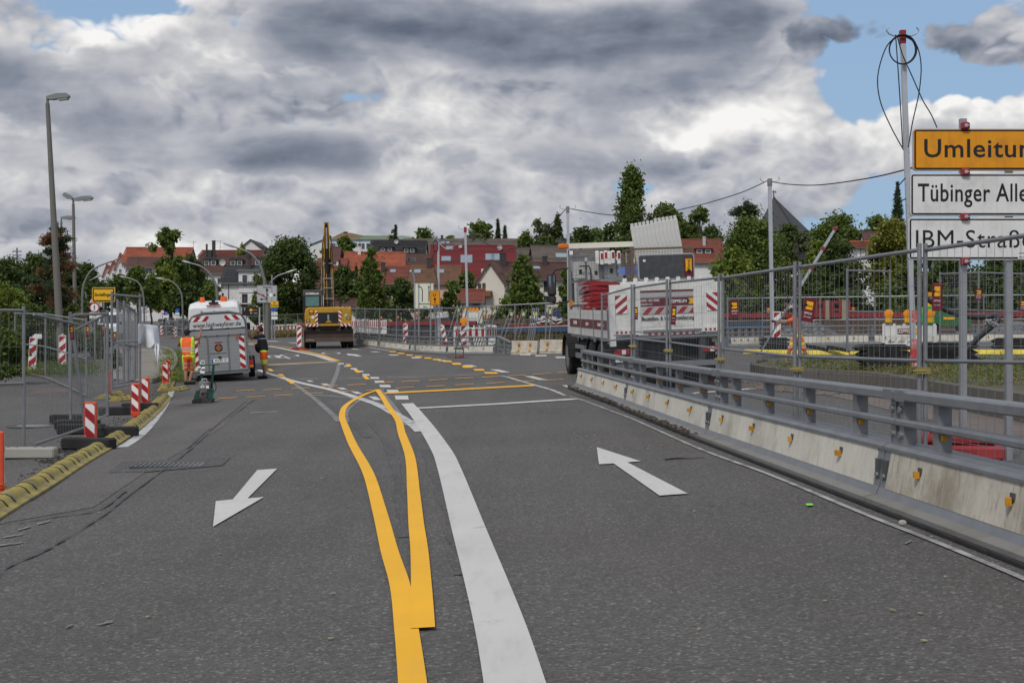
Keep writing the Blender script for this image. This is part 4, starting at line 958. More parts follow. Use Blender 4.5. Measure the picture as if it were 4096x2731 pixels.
for i in range(5):                                   # white boards standing behind the tail board
    q = MB(); n_ = 9
    q.bbox(-1.02, 1.10, 0, .05, 0, 1.22)
    q.bbox(-1.02, 1.10, -.008, .0, 1.06, 1.09)
    for k in range(n_): x = -.93 + k * (1.95) / (n_ - 1); q.bbox(x - .035, x + .035, .005, .045, 1.22, 1.30)
    for k in range(5): x = -.8 + k * .4; q.cyl((x, -.004, 1.0), (x, .0, 1.0), .02, 8)
    o = q.build('barrier_board', WHITE); o.location = TK(.02 + .02 * i, .02 + i * .075, 1.18 + .02 * (i % 2)); o.rotation_euler = TKR
    tag(o, 'white plastic barrier board standing upright in the truck tail, ' + ORD[i] + ' from the rear', 'barrier board', 'white boards standing on the truck')
for i in range(12):                                  # slanted white planks in the mesh crate
    q = MB(); q.cbox((0, 0, .75), (.10, .05, 1.5), .01); q.box((0, 0, 1.54), (.07, .035, .08))
    o = q.build('barrier_plank', WHITE); o.location = TK(-.02 + i * .095, 2.45, 2.28 + (i > 5) * .03 + .012 * i); o.rotation_euler = (R(8), R(-12), R(5.4))
    tag(o, 'white barrier plank leaning in the mesh crate on the truck, ' + ORD[i] + ' from the left', 'plank', 'white planks leaning in the mesh crate')
mc = thing('mesh_crate', 'brown wire mesh crate on the truck holding the slanted white planks', 'mesh crate', TK(.38, 2.6, 1.18), 0, None, rot=TKR)
RUST = mat('rusty_brown_steel', (.16, .115, .075), .8, .1, .3, 6)
q = MB()
for x in (-.72, .72):
    for y in (-.55, .55): q.bbox(x - .03, x + .03, y - .03, y + .03, 0, 2.05)
for z in (.1, 2.03):
    for y in (-.55, .55): q.bbox(-.72, .72, y - .025, y + .025, z - .025, z + .025)
    for x in (-.72, .72): q.bbox(x - .025, x + .025, -.55, .55, z - .025, z + .025)
q.build('frame', RUST, mc)
q = MB()
for i in range(21): x = -.72 + i * .072; q.beam((x, -.56, .1), (x, -.56, 2.02), .007, .007); q.beam((x, .56, .1), (x, .56, 2.02), .007, .007)
for i in range(27): z = .1 + i * .074; q.beam((-.72, -.565, z), (.72, -.565, z), .007, .007); q.beam((-.725, -.55, z), (-.725, .55, z), .007, .007); q.beam((.725, -.55, z), (.725, .55, z), .007, .007)
for i in range(15): y = -.55 + i * .078; q.beam((-.725, y, .1), (-.725, y, 2.02), .007, .007)
q.build('mesh', RUST, mc, kind='stuff')
gs = thing('sign_back', 'dark grey backed traffic sign standing on the truck load, rental sticker at its right', 'sign', TK(.37, 1.55, 2.46), 0, None, rot=TKR)
def rrect(w_, h_, r, n=5):
    o = []
    for cx, cz, a0 in ((w_ / 2 - r, r, -90), (w_ / 2 - r, h_ - r, 0), (-w_ / 2 + r, h_ - r, 90), (-w_ / 2 + r, r, 180)):
        for k in range(n + 1): a = R(a0 + 90 * k / n); o.append((cx + r * math.cos(a), cz + r * math.sin(a)))
    return o
q = MB(); q.prism(rrect(1.34, .60, .07), (0, .025, 0)); q.build('rim', ALU, gs); q = MB(); q.prism(rrect(1.29, .55, .05), (0, .006, 0), lambda u, v_: Vector((u, -.009, v_ + .025))); q.build('back_face', mat('sign_grey_back', (.055, .06, .065), .5, 0, .2, 3, dirt=((.13, .13, .13), .4, 8)), gs)
q = MB(); q.bbox(.42, .63, -.014, -.0105, .05, .50); q.build('sticker', MAROON, gs); q = MB(); q.bbox(.455, .60, -.018, -.0145, .18, .47); q.build('yellow_field', YEL, gs)
txt('Rental', .11, BLACKP, gs, (.53, -.02, .34), (R(90), R(-90), 0), xs=.8); q = MB(); q.disc((.53, -.02, .18), .045, n=14); q.build('badge', BLACKP, gs)
q = MB(); q.bbox(-.55, -.49, -.012, -.0095, .43, .48); q.build('tag', WHITEP, gs)
for i in range(8):                                   # white beacon feet hung over the headboard
    q = MB(); q.cbox((0, 0, 0), (.10, .08, .36), .02); q.use(1).box((0, -.043, .05), (.06, .004, .16)); o = q.build('beacon_lamp_holder', [WHITE, RED if i % 3 else WHITE]); x = (-.52, -.40, -.29, -.20, -.10, .06, .24, .44)[i]
    o.location = TK(x, 6.18, 3.16 - .02 * (i % 2)); o.rotation_euler = TKR; tag(o, 'white plastic holder hung over the truck headboard, ' + ORD[i] + ' from the left', 'holder', 'white holders on the headboard')
for i in range(5):
    q = MB(); q.cbox((0, 0, 0), (.36, .05, .62), .02); q.use(1).box((.05, -.028, -.12), (.08, .006, .12)); o = q.build('board_end', [WHITE, BLACKP]); o.location = TK(-1.0 + i * .42, 6.42, 2.92 - .04 * (i % 2)); o.rotation_euler = TKR
    tag(o, 'white board stowed behind the headboard mesh, ' + ORD[i] + ' from the left', 'board', 'white boards behind the headboard mesh')
for i, (a, b, w_) in enumerate((((-1.1, 5.7, 2.42), (.6, 5.2, 2.66), .10), ((-1.0, 5.6, 2.36), (.7, 5.0, 2.52), .10), ((-.75, 5.8, 2.48), (.8, 5.5, 2.75), .07))):
    q = MB(); a_, b_ = TK(*a), TK(*b); q.beam((0, 0, 0), b_ - a_, w_, .09); o = q.build('steel_bar', STEEL); o.location = a_; tag(o, 'steel bar lying across the truck load above the red plates, ' + ('upper', 'lower', 'rear')[i], 'bar', 'steel bars on the truck load')
q = MB(); q.prism([(.30 * math.cos(a), .11 * math.sin(a)) for a in [k * math.pi / 10 for k in range(20)]], (0, .01, 0)); bs = q.build('round_sign', mat('pale_blue_sign', (.18, .25, .60), .4, 0, .05)); bs.location = TK(-.25, 3.0, 2.72); bs.rotation_euler = TKR; tag(bs, 'tilted pale blue round sign stuck in the truck load', 'sign')
q = MB(); q.beam((0, 0, 0), (.0, 0, .0001), .01, .01)
for k in range(7): a = rnd.uniform(-.8, .8); q.beam((.05 * k, 0, 0), (.05 * k + a * .3, .02, .34 + rnd.uniform(0, .12)), .045, .02)
o = q.build('beacon_stands', ALU, kind='stuff'); o.location = TK(-.35, 3.3, 2.15); o.rotation_euler = TKR
q = MB(); q.cbox((0, 0, 0), (.9, .5, .08), .02); o = q.build('base_plate', REDPL); o.location = P(2880, 1480, 32.5); o.location.z = zg(o.location.x, o.location.y) + .045; tag(o, 'dark red base plate lying on the road right of the truck wheels', 'base plate', 'red base plates on the road')
q = MB(); q.beam((0, 0, .05), (.9, -.2, .05), .08, .06); q.beam((.2, .1, .05), (1.1, .2, .08), .06, .05); q.beam((1.05, .2, .05), (1.12, .2, .30), .06, .05); q.beam((.35, 0, .05), (.38, 0, .25), .05, .05); o = q.build('steel_stand', STEEL); p = P(2925, 1475, 32.3); o.location = (p.x, p.y, zg(p.x, p.y)); tag(o, 'galvanised stand frame lying on the road right of the truck', 'stand')

# ---------------------------------------------------------------- trailer
TGREY = mat('trailer_aluminium', (.31, .32, .335), .45, .25, .10, 1.2, dirt=((.27, .27, .26), .35, 2))
TFRAME = mat('trailer_frame', (.22, .225, .235), .4, .5, .12, 3)
tx, ty = X(883, 43.9), 43.9
tr = thing('box_trailer', 'grey box trailer with web address on its flap and a striped rear ramp', 'trailer', (tx, ty, zg(tx, ty)), 0, None, rot=(R(1.5), R(-3.6), R(11.5)))
q = MB(); side = [(-.90, .31), (.90, .31), (.90, 1.72), (.86, 1.95), (.74, 2.10), (.40, 2.185), (-.40, 2.185), (-.74, 2.10), (-.86, 1.95), (-.90, 1.72)]
q.prism(side, (0, 3.9, 0), lambda u, v_: Vector((u, .03, v_))); q.build('body', TGREY, tr)
fr = MB(); ring = [(x * .995, z) for x, z in side[1:]] + [side[0]]
for a, b in zip(ring, ring[1:]): fr.beam((a[0], .01, a[1]), (b[0], .01, b[1]), .05, .05, (0, 1, 0))
fr.build('rear_frame', TFRAME, tr)
q = MB(); q.bbox(-.86, .86, -.025, .005, .34, 1.47); ramp = q.build('ramp_door', TGREY, tr)
q = MB()
for i in range(9): q.bbox(-.85, .85, -.0275, -.0255, .44 + i * .115, .444 + i * .115)
q.build('ramp_grooves', TFRAME, ramp, kind='stuff')
q = MB(); q.bbox(-.86, .86, -.03, .0, 1.475, 1.64); q.build('crossbar', TGREY, tr)
for x in (-.33, .30): q = MB(); q.bbox(x - .025, x + .025, -.04, -.026, .36, 1.46); q.build('ramp_post', TFRAME, ramp)
q = MB(); q.bbox(-.84, .84, -.045, -.03, 1.44, 1.475); q.build('hinge_rail', TFRAME, ramp)
for x in (-.72, -.38, -.02, .34, .70): q = MB(); q.ell((x, -.05, 1.458), (.022, .02, .022), 8, 5); q.build('buffer', BLACK, ramp)
flap = MB(); fl = [(-.87, 1.665), (.87, 1.665), (.85, 1.90), (.74, 2.06), (.40, 2.14), (-.40, 2.14), (-.74, 2.06), (-.85, 1.90)]
flap.prism(fl, (0, .03, 0), lambda u, v_: Vector((u, -.03, v_))); fo = flap.build('upper_flap', mat('flap_white', (.56, .57, .58), .4, 0, .06, 1), tr)
q = MB()
for a, b in zip(fl[1:] + fl[:1], fl[2:] + fl[:2]): q.beam((a[0], -.022, a[1]), (b[0], -.022, b[1]), .018, .03, (0, 1, 0))
q.beam((-.87, -.03, 1.66), (.87, -.03, 1.66), .02, .03, (0, 1, 0)); q.build('flap_seal', BLACK, fo)
for x0, sl in ((-.80, .9), (.24, -.9)):
    q = MB(); q.bbox(x0, x0 + .55, -.036, -.031, 1.93, 2.08); pl = q.build('striped_plate', WHITEP, fo); q = MB(); stripes(q, x0, x0 + .55, 1.93, 2.08, .14, sl, -.040, start=.05, vertical=False); q.build('striping', RED, pl)
txt('www.highwayliner.de', .20, BLACKP, fo, (.0, -.032, 1.80), xs=.86, bold=.003)
for x in (-.72, -.2, .32, .78): q = MB(); q.cbox((x, -.04, 1.675), (.10, .02, .028), .006); q.build('latch', DKSTEEL, fo)
for x0, sl in ((-.80, .75), (.64, -.75)):
    q = MB(); q.bbox(x0, x0 + .165, -.032, -.0265, .40, 1.40 if x0 > 0 else 1.32); pl = q.build('warning_strip', WHITEP, ramp); q = MB(); stripes(q, x0, x0 + .165, .40, 1.40 if x0 > 0 else 1.32, .14, sl, -.036, start=.04); q.build('striping', RED, pl)
q = MB(); q.disc((0, -.03, 1.07), .125, n=24); bd = q.build('logo_disc', BLACKP, ramp)
q = MB()
for i in range(-2, 3):
    for j in range(-2, 3):
        if abs(i) + abs(j) < 4 and (i + j) % 2 == 0: q.box((i * .038, -.036, 1.07 + j * .038), (.034, .006, .034), Matrix.Rotation(R(45), 3, 'Y'))
q.build('logo_lattice', mat('orange_logo', (.7, .25, .09), .5), bd)
q = MB(); q.bbox(-.11, .11, -.04, -.027, 1.235, 1.26); q.build('third_brake_lamp', RED, ramp)
txt('highwayliner_kavity', .055, BLACKP, ramp, (.02, -.03, .90)); q = MB()
for a, b in (((-.26, .88), (-.22, .88)), ((-.22, .88), (-.22, .92)), ((-.22, .92), (-.26, .92)), ((-.26, .92), (-.26, .88))): q.beam((a[0], -.029, a[1]), (b[0], -.029, b[1]), .006, .003, (0, 1, 0))
q.build('camera_symbol', BLACKP, ramp)
q = MB(); q.cbox((.02, -.045, .77), (.10, .05, .06), .015); q.build('plate_lamp', BLACK, ramp)
q = MB(); q.bbox(-.24, .28, -.034, -.0265, .61, .73); npl = q.build('number_plate', WHITEP, ramp); q = MB(); q.bbox(-.237, -.19, -.038, -.0345, .613, .727); q.build('blue_strip', BLUE, npl)
txt('VS   KY 37', .105, BLACKP, npl, (.045, -.036, .67), xs=.80, bold=.002); q = MB(); q.disc((-.015, -.037, .69), .015, n=10); q.disc((-.015, -.037, .65), .015, n=10); q.build('seals', DKSTEEL, npl)
q = MB(); q.disc((-.52, -.03, .64), .10, n=24); sp_ = q.build('speed_sticker', WHITEP, ramp); q = MB(); q.lathe([(.096, -.034), (.096, -.0365), (.086, -.0365), (.086, -.034)], (-.52, 0, .64), 24, 'y'); q.build('ring', BLACKP, sp_); txt('100', .105, BLACKP, sp_, (-.52, -.034, .64), xs=.72, bold=.002)
for x, z in ((-.60, 1.36), (.57, 1.42)): q = MB(); q.cbox((x, -.05, z - .02), (.035, .04, .17), .008); q.build('ramp_handle', mat('rusty_orange', (.50, .12, .02), .6, 0, .2), ramp)
q = MB(); q.bbox(-.93, .93, -.03, .12, .24, .31); q.build('bumper', TFRAME, tr); q = MB(); q.bbox(-.7, .7, .1, 3.8, .16, .30); q.beam((0, 3.9, .35), (0, 5.0, .45), .12, .1); q.build('chassis', CHASSIS, tr)
for s_ in (-1, 1):
    wheel(tr, s_ * 1.0, 1.5, .31, .20, out=s_)
    q = MB(); pts = [(s_ * 1.0, 1.5 + .38 * math.cos(a), .31 + .38 * math.sin(a)) for a in [math.pi * k / 8 for k in range(9)]]
    for a, b in zip(pts, pts[1:]): q.beam(a, b, .24, .02, (0, 0, 1))
    q.build('mudguard', BLACK, tr)
    q = MB(); q.cbox((s_ * .985, .06, .52), (.16, .08, .36), .015); tl = q.build('lamp_cluster', BLACK, tr)
    q = MB(); q.cbox((s_ * .985, .015, .56), (.12, .02, .15), .006); q.build('red_lens', RED, tl); q = MB(); q.cbox((s_ * .985, .015, .43), (.12, .02, .08), .006); q.build('amber_lens', MATS['amber_beacon'], tl)
    q = MB(); q.beam((s_ * .93, -.02, .95), (s_ * 1.02, .05, .62), .02, .02); q.build('gas_strut', STEEL, tr)
# ---------------------------------------------------------------- vans
def van(name, label, loc, rot, rear_text=None, front=False):
    t_ = thing(name, label, 'van', loc, 0, None, rot=rot)
    prof = [(0, .45), (.02, 2.3), (.25, 2.5), (3.9, 2.52), (4.4, 2.35), (5.1, 1.35), (5.75, 1.12), (5.8, .45)]
    vs = []; n_ = len(prof)
    q = MB()
    for x, ins in ((-.99, 0), (-.90, .06), (.90, .06), (.99, 0)): pass
    ringL = [Vector((0, y, z)) for y, z in prof]
    secs = []
    for x, k in ((-.98, .93), (-.93, .98), (-.80, 1.0), (.80, 1.0), (.93, .98), (.98, .93)):
        secs.append([Vector((x * (1 - .10 * max(0, (z - 1.3) / 1.2)), y, .45 + (z - .45) * k)) for y, z in prof])
    for s0, s1 in zip(secs, secs[1:]): q.add(s0 + s1, [(i, (i + 1) % n_, n_ + (i + 1) % n_, n_ + i) for i in range(n_)])
    q.add(secs[0], [tuple(range(n_))]); q.add(secs[-1], [tuple(reversed(range(n_)))])
    q.build('body', WPAINT, t_, smooth=True, fixn=True)
    for x in (-.86, .86):
        for y in (1.1, 4.7): wheel(t_, x, y, .34, .22, out=1 if x > 0 else -1)
    q = MB(); q.bbox(-.78, .78, -.012, .012, 1.45, 1.95); q.build('rear_window', GLASS, t_)
    q = MB(); q.prism([(-.80, 1.42), (.80, 1.42), (.70, 2.25), (-.70, 2.25)], (0, .02, 0), lambda u, v_: Vector((u, 5.09 - (v_ - 1.35) * .70, v_))); q.build('windscreen', GLASS, t_)
    for s_ in (-1, 1):
        q = MB(); q.cbox((s_ * .80, 5.66, 1.0), (.26, .14, .22), .04); q.build('headlamp', mat('lamp_glass', (.5, .5, .5), .1, .2, .1), t_)
        q = MB(); q.cbox((s_ * 1.12, 4.55, 1.45), (.2, .1, .28), .03); q.build('mirror', BLACK, t_)
        q = MB(); q.cbox((s_ * .90, -.01, 1.1), (.12, .05, .42), .015); q.build('tail_lamp', RED, t_)
    q = MB(); q.bbox(-.6, .6, 5.77, 5.81, .62, .92); q.disc((0, 5.82, .80), .12, (0, 1, 0), 16); q.build('grille', DKSTEEL, t_)
    q = MB(); q.cbox((0, 5.78, .5), (1.9, .2, .22), .05); q.build('bumper', BLACK, t_)
    return t_
vx = X(868, 50.5)
v = van('panel_van', 'white panel van with orange roof beacons parked ahead of the trailer', (vx, 50.5, zg(vx, 50.5)), (R(2), R(-3), R(10)))
txt('Baustellen-und', .18, BLACKP, v, (0.02, -.005, 2.13), xs=.92)
for x, y, r in ((-.42, .9, .10), (.36, .6, .13)): q = MB(); q.lathe([(r, 2.50), (r, 2.56), (r * .9, 2.60), (r * .86, 2.66), (r * .6, 2.69)], (x, y, 0), 14); q.build('roof_beacon', mat('red_orange_lens', (.75, .12, .01), .2, 0, .05, spec=.6), v, smooth=True)
q = MB(); q.cbox((0, .14, 2.48), (.34, .2, .05), .015); q.ell((0, .15, 2.55), (.07, .1, .07), 10, 6); q.build('rear_camera', BLACK, v)
q = MB(); q.bbox(-.25, .25, -.02, .03, 2.36, 2.40); q.build('brake_lamp', RED, v)
p = P(462, 1378, 139); v2 = van('delivery_van', 'distant white van with star badge facing the camera on the side street', (p.x, p.y, zg(p.x, p.y)), (0, 0, R(188)))
# ---------------------------------------------------------------- excavator
CAT = mat('machine_yellow', (.52, .29, .025), .5, .05, .14, 1.6, dirt=((.20, .13, .04), .55, 1.5))
CATD = mat('machine_black', (.020, .020, .021), .55, .1, .25, 3, dirt=((.07, .06, .05), .4, 2))
BLADE = mat('blade_brown', (.062, .043, .036), .7, .25, .3, 1.5, dirt=((.12, .09, .07), .5, 2), streak=.2)
ex_x = X(1315, 71.5)
ex = thing('wheeled_excavator', 'yellow wheeled excavator seen from behind with raised boom and brown dozer blade', 'excavator', (ex_x, 71.5, zg(ex_x, 71.5)), 0, None, rot=(R(3.0), R(-1.0), R(7.8)))
for x in (-1.10, -.78, .80, 1.12): wheel(ex, x, .75, .50, .30, out=1 if x > 0 else -1)
for x in (-1.10, -.78, .80, 1.12): wheel(ex, x, 3.45, .50, .30, out=1 if x > 0 else -1)
q = MB(); sec = [(-.02, .36), (.06, .36), (.16, .55), (.16, .78), (.04, .95), (-.05, .95), (.05, .76), (.05, .56)]
q.prism(sec, (2.55, 0, 0), lambda u, v_: Vector((-1.275, u - .10, v_))); bl = q.build('dozer_blade', BLADE, ex)
for s_ in (-1, 1): q = MB(); q.bbox(s_ * 1.265 - .02, s_ * 1.265 + .02, -.17, .1, .36, .98); q.build('blade_end', mat('worn_yellow_edge', (.35, .19, .06), .7, 0, .5, 14, dirt=((.05, .04, .035), .9, 9)), bl)
q = MB()
for k in range(7): q.box((-1.1 + k * .055 + rnd.uniform(-.01, .01), -.105, .46 + rnd.uniform(-.01, .02)), (.03, .006, .025))
q.build('blade_paint_chips', WHITEP, bl, kind='stuff')
q = MB(); q.bbox(-.45, .45, .2, 3.9, .55, .95); q.bbox(-1.0, 1.0, .55, .95, .45, .62); q.bbox(-1.0, 1.0, 3.25, 3.65, .45, .62)
for x in (-.9, -.55, .55, .9): q.box((x, .15, 1.0), (.22, .18, .08))
q.build('undercarriage', CATD, ex)
q = MB(); q.cyl((0, 2.0, .95), (0, 2.0, 1.22), .62, 20); q.bbox(-.58, .55, .1, 1.2, .98, 1.2); q.build('swing_ring', CATD, ex)
q = MB()                                            # counterweight with rounded edges
cw = [(-1.18, 1.20), (-1.0, 1.16), (1.0, 1.16), (1.18, 1.22), (1.20, 1.75), (1.15, 2.02), (1.02, 2.10), (-1.02, 2.10), (-1.15, 2.02), (-1.20, 1.75)]
n_ = len(cw); secs = []
for y, k in ((-.02, .96), (.04, 1.0), (1.3, 1.0)): secs.append([Vector((x * k, y, 1.62 + (z - 1.62) * k)) for x, z in cw])
for s0, s1 in zip(secs, secs[1:]): q.add(s0 + s1, [(i, (i + 1) % n_, n_ + (i + 1) % n_, n_ + i) for i in range(n_)])
q.add(secs[0], [tuple(range(n_))]); q.add(secs[-1], [tuple(reversed(range(n_)))])
cwo = q.build('counterweight', CAT, ex, fixn=True)
q = MB(); q.prism(rrect(1.03, .56, .05), (0, .02, 0), lambda u, v_: Vector((u + .0, -.035, v_ + 1.30))); gr = q.build('engine_grille', CATD, cwo)
q = MB(); q.prism([(-.17, 1.345), (.18, 1.345), (.02, 1.49)], (0, .004, 0), lambda u, v_: Vector((u, -.04, v_))); q.build('triangle_mark', CAT, gr)
q = MB(); q.bbox(-.04, .05, -.04, -.036, 1.50, 1.74); q.build('sticker', mat('pale_blue_sticker', (.25, .32, .38), .5), gr)
for x0, x1, z0, z1, sl in ((-.66, -.53, 1.28, 1.95, .8), (.53, .67, 1.33, 2.0, -.8)):
    q = MB(); q.bbox(x0, x1, -.045, -.025, z0, z1); pl = q.build('warning_strip', WHITEP, cwo); q = MB(); stripes(q, x0, x1, z0, z1, .11, sl, -.049); q.build('striping', RED, pl)
for x0, x1, sl in ((-1.13, -.52, .7), (.56, 1.16, -.7)):
    q = MB(); q.bbox(x0, x1, -.045, -.02, 1.15, 1.28); pl = q.build('warning_strip', WHITEP, cwo); q = MB(); stripes(q, x0, x1, 1.15, 1.28, .10, sl, -.049, vertical=False); q.build('striping', RED, pl)
for x, z in ((-1.02, 1.45), (1.03, 1.55)): q = MB(); q.cbox((x, -.02, z), (.20, .04, .15), .03); rc = q.build('recess_shade_pad', mat('brown_shadow', (.12, .06, .02), .8), cwo); q = MB(); q.disc((x, -.045, z), .055, n=14); q.build('lamp', mat('lamp_glass', (.5, .5, .5), .1, .2, .1), rc)  # raised pads; shade of the lamp recesses is put into their brown colour
q = MB(); q.disc((-.78, -.035, 1.63), .085, n=18); sp_ = q.build('white_disc', WHITEP, cwo)
q = MB(); q.disc((.90, -.035, 1.70), .085, n=18); q.build('round_sticker', mat('pale_green', (.45, .5, .28), .5), cwo)
q = MB(); q.bbox(-.97, -.73, -.04, -.028, 1.76, 2.0); st_ = q.build('rental_sticker', MAROON, cwo); q = MB(); q.bbox(-.94, -.76, -.044, -.0405, 1.88, 1.985); q.build('yellow_field', YEL, st_); txt('ZEPPELIN', .06, WHITEP, st_, (-.85, -.042, 1.81), xs=.65)
q = MB(); q.bbox(-1.2, 1.2, 1.3, 3.7, 1.2, 1.9); q.bbox(.1, 1.2, 1.2, 3.2, 1.9, 2.05); q.build('upper_deck', CAT, ex)
q = MB(); cabp = [(1.15, 1.3), (2.75, 1.3), (2.85, 2.2), (2.55, 2.98), (1.25, 2.98), (1.12, 2.7)]
q.prism(cabp, (.95, 0, 0), lambda u, v_: Vector((-1.28, u, v_))); cb_ = q.build('cab', CATD, ex)
q = MB(); q.prism(rrect(.70, .50, .04), (0, .02, 0), lambda u, v_: Vector((u - .80, 1.095, v_ + 2.16))); q.build('rear_window', mat('teal_glass', (.10, .22, .22), .08, 0, .25, 2, spec=.8), cb_)
q = MB(); q.bbox(-1.286, -1.281, 1.3, 2.6, 2.0, 2.85); q.build('side_window', GLASS, cb_)
txt('CATERPILLAR', .14, WHITEP, cb_, (-.80, 1.09, 2.80), xs=.80, bold=.006)
for x, y in ((-.98, .4), (-.84, .42), (.86, .42), (1.0, .4)): q = MB(); q.cbox((x, y, 2.16), (.10, .10, .10), .02); q.build('work_lamp', DKSTEEL, cwo)
q = MB(); q.cyl((.63, .8, 2.1), (.63, .8, 2.45), .045, 10); q.build('exhaust', CATD, ex)
q = MB(); q.cbox((-1.48, 2.7, 2.45), (.14, .08, .32), .03); q.beam((-1.28, 2.7, 2.5), (-1.45, 2.7, 2.5), .03, .03); q.build('mirror', CATD, ex)
BOOM = mat('boom_yellow_worn', (.40, .23, .05), .55, .1, .25, 2, dirt=((.03, .027, .022), .9, 1.6))
b0, b1, b2 = Vector((.04, 2.3, 1.9)), Vector((.04, 3.0, 4.25)), Vector((.0, 2.6, 5.4))
for nm, s_ in (('boom_plate', -1), ('boom_plate', 1)):
    q = MB(); q.prism([(2.05, 1.7), (2.7, 1.7), (3.35, 4.1), (3.05, 5.3), (2.65, 5.3), (2.75, 4.2)], (.03, 0, 0), lambda u, v_: Vector((.04 + s_ * .235 - .015 + (0 if v_ < 4.2 else -s_ * .07), u, v_))); q.build(nm, BOOM, ex)
q = MB(); q.prism([(2.15, 1.7), (2.6, 1.7), (3.2, 4.1), (2.95, 5.2), (2.78, 5.2), (2.85, 4.2)], (.42, 0, 0), lambda u, v_: Vector((-.17, u, v_))); q.build('boom_core', CATD, ex)
for x in (-.13, .20): q = MB(); q.cyl((x, 2.02, 1.9), (x, 2.62, 3.3), .06, 10); q.use(1).cyl((x, 2.62, 3.3), (x, 2.82, 4.0), .035, 8); q.build('boom_cylinder', [CATD, ALU], ex)
q = MB(); q.cyl((.0, 2.62, 3.9), (.0, 2.45, 5.15), .085, 12); q.use(1).cyl((0, 2.45, 5.15), (0, 2.30, 6.25), .055, 10); q.build('stick_cylinder', [CATD, ALU], ex)
for s_ in (-1, 1):
    q = MB(); q.prism([(2.55, 4.6), (2.95, 4.6), (2.62, 6.45), (2.3, 6.5), (2.25, 6.3), (2.42, 5.5)], (.05, 0, 0), lambda u, v_: Vector((s_ * .14 - .025 - s_ * .05 * max(0, v_ - 5.6), u, v_))); q.build('stick_plate', CAT, ex)
q = MB(); q.prism([(2.62, 4.6), (2.9, 4.6), (2.6, 6.35), (2.4, 6.4)], (.20, 0, 0), lambda u, v_: Vector((-.10, u, v_))); q.build('stick_core', CATD, ex)
q = MB(); q.cyl((-.13, 2.4, 6.42), (.13, 2.4, 6.42), .10, 12); q.build('stick_pin', CATD, ex)
for k, x in enumerate((-.29, -.25, -.10, -.03, .05, .12, .29, .33)):
    q = MB(); dx = -.02 if x < 0 else .02
    if abs(x) > .2: q.tube([(x, 2.0, 1.9), (x + dx, 2.4, 3.0), (x, 2.75, 4.1), (x * .85, 2.6, 4.9), (x * .75, 2.5, 5.5), (x * .55, 2.6, 5.85)], .022, 6)
    else: q.tube([(x, 1.98, 1.8), (x, 2.25, 2.6), (x * 1.1, 2.6, 3.6), (x, 2.72, 4.2), (x, 2.6, 4.6)], .024, 6)
    q.build('hydraulic_hose', CATD if k % 3 else BOOM, ex)
q = MB()
for z, y in ((2.5, 2.12), (3.05, 2.38), (3.55, 2.55), (4.35, 2.62)): q.bbox(-.22, .30, y - .06, y - .02, z, z + .035)
q.build('hose_clamp', ALU, ex, kind='stuff')
for z, y, r in ((2.05, 2.2, .10), (3.2, 2.75, .08)):
    for s_ in (-1, 1): q = MB(); q.cyl((.04 + s_ * .26, y, z), (.04 + s_ * .36, y, z), r, 12); q.build('pivot', CATD, ex)
# ---------------------------------------------------------------- parked cars far off
def car(label, p, rz, m, group='cars parked before the houses'):
    t_ = thing('parked_car', label, 'car', p, rz, group)
    q = MB(); body = [(0, .35), (.05, .75), (.4, .88), (1.2, .92), (1.75, 1.35), (2.9, 1.40), (3.6, 1.0), (4.25, .92), (4.4, .7), (4.4, .35)]
    secs = []
    for y, k in ((-.85, .9), (-.75, 1), (.75, 1), (.85, .9)): secs.append([Vector((u, y * (1 - .14 * max(0, v_ - .9) / .5), .35 + (v_ - .35) * k)) for u, v_ in body])
    n_ = len(body)
    for s0, s1 in zip(secs, secs[1:]): q.add(s0 + s1, [(i, (i + 1) % n_, n_ + (i + 1) % n_, n_ + i) for i in range(n_)])
    q.add(secs[0], [tuple(range(n_))]); q.add(secs[-1], [tuple(reversed(range(n_)))])
    q.build('body', m, t_, smooth=True, fixn=True)
    for s_ in (-1, 1): q = MB(); q.prism([(1.35, .93), (1.85, 1.27), (2.8, 1.31), (3.4, .98)], (0, .01, 0), lambda u, v_: Vector((u, s_ * (.80 - .16 * (v_ - .9)) + (-.01 if s_ < 0 else .0), v_))); q.build('side_window', GLASS, t_)
    for x in (.85, 3.55):
        for s_ in (-1, 1): q = MB(); q.lathe([(.2, -.1), (.31, -.1), (.32, 0), (.31, .1), (.2, .1)], (x, s_ * .76, .32), 16, 'y'); o = q.build('wheel', TYRE, t_, smooth=True); q = MB(); q.disc((x, s_ * .865, .32), .20, n=14, th=.02); q.build('rim', ALU, o)
    return t_
car('dark blue saloon parked in front of the white house', GP(2162, 150) + Vector((0, 0, .55)), R(3), mat('blue_car_paint', (.03, .04, .09), .25, .2, .05, spec=.6))
car('dark grey car half hidden behind the yellow sign support', GP(1690, 150) + Vector((0, 0, .3)), R(4), mat('grey_car_paint', (.05, .055, .055), .3, .2, .05))
car('red car partly hidden behind the left of the excavator', GP(1180, 140) + Vector((0, 0, .2)), R(0), mat('red_car_paint', (.25, .02, .02), .3, .1, .05))
car('dark car parked far up the left street by the trees', GP(375, 200), R(70), MATS['grey_car_paint'])
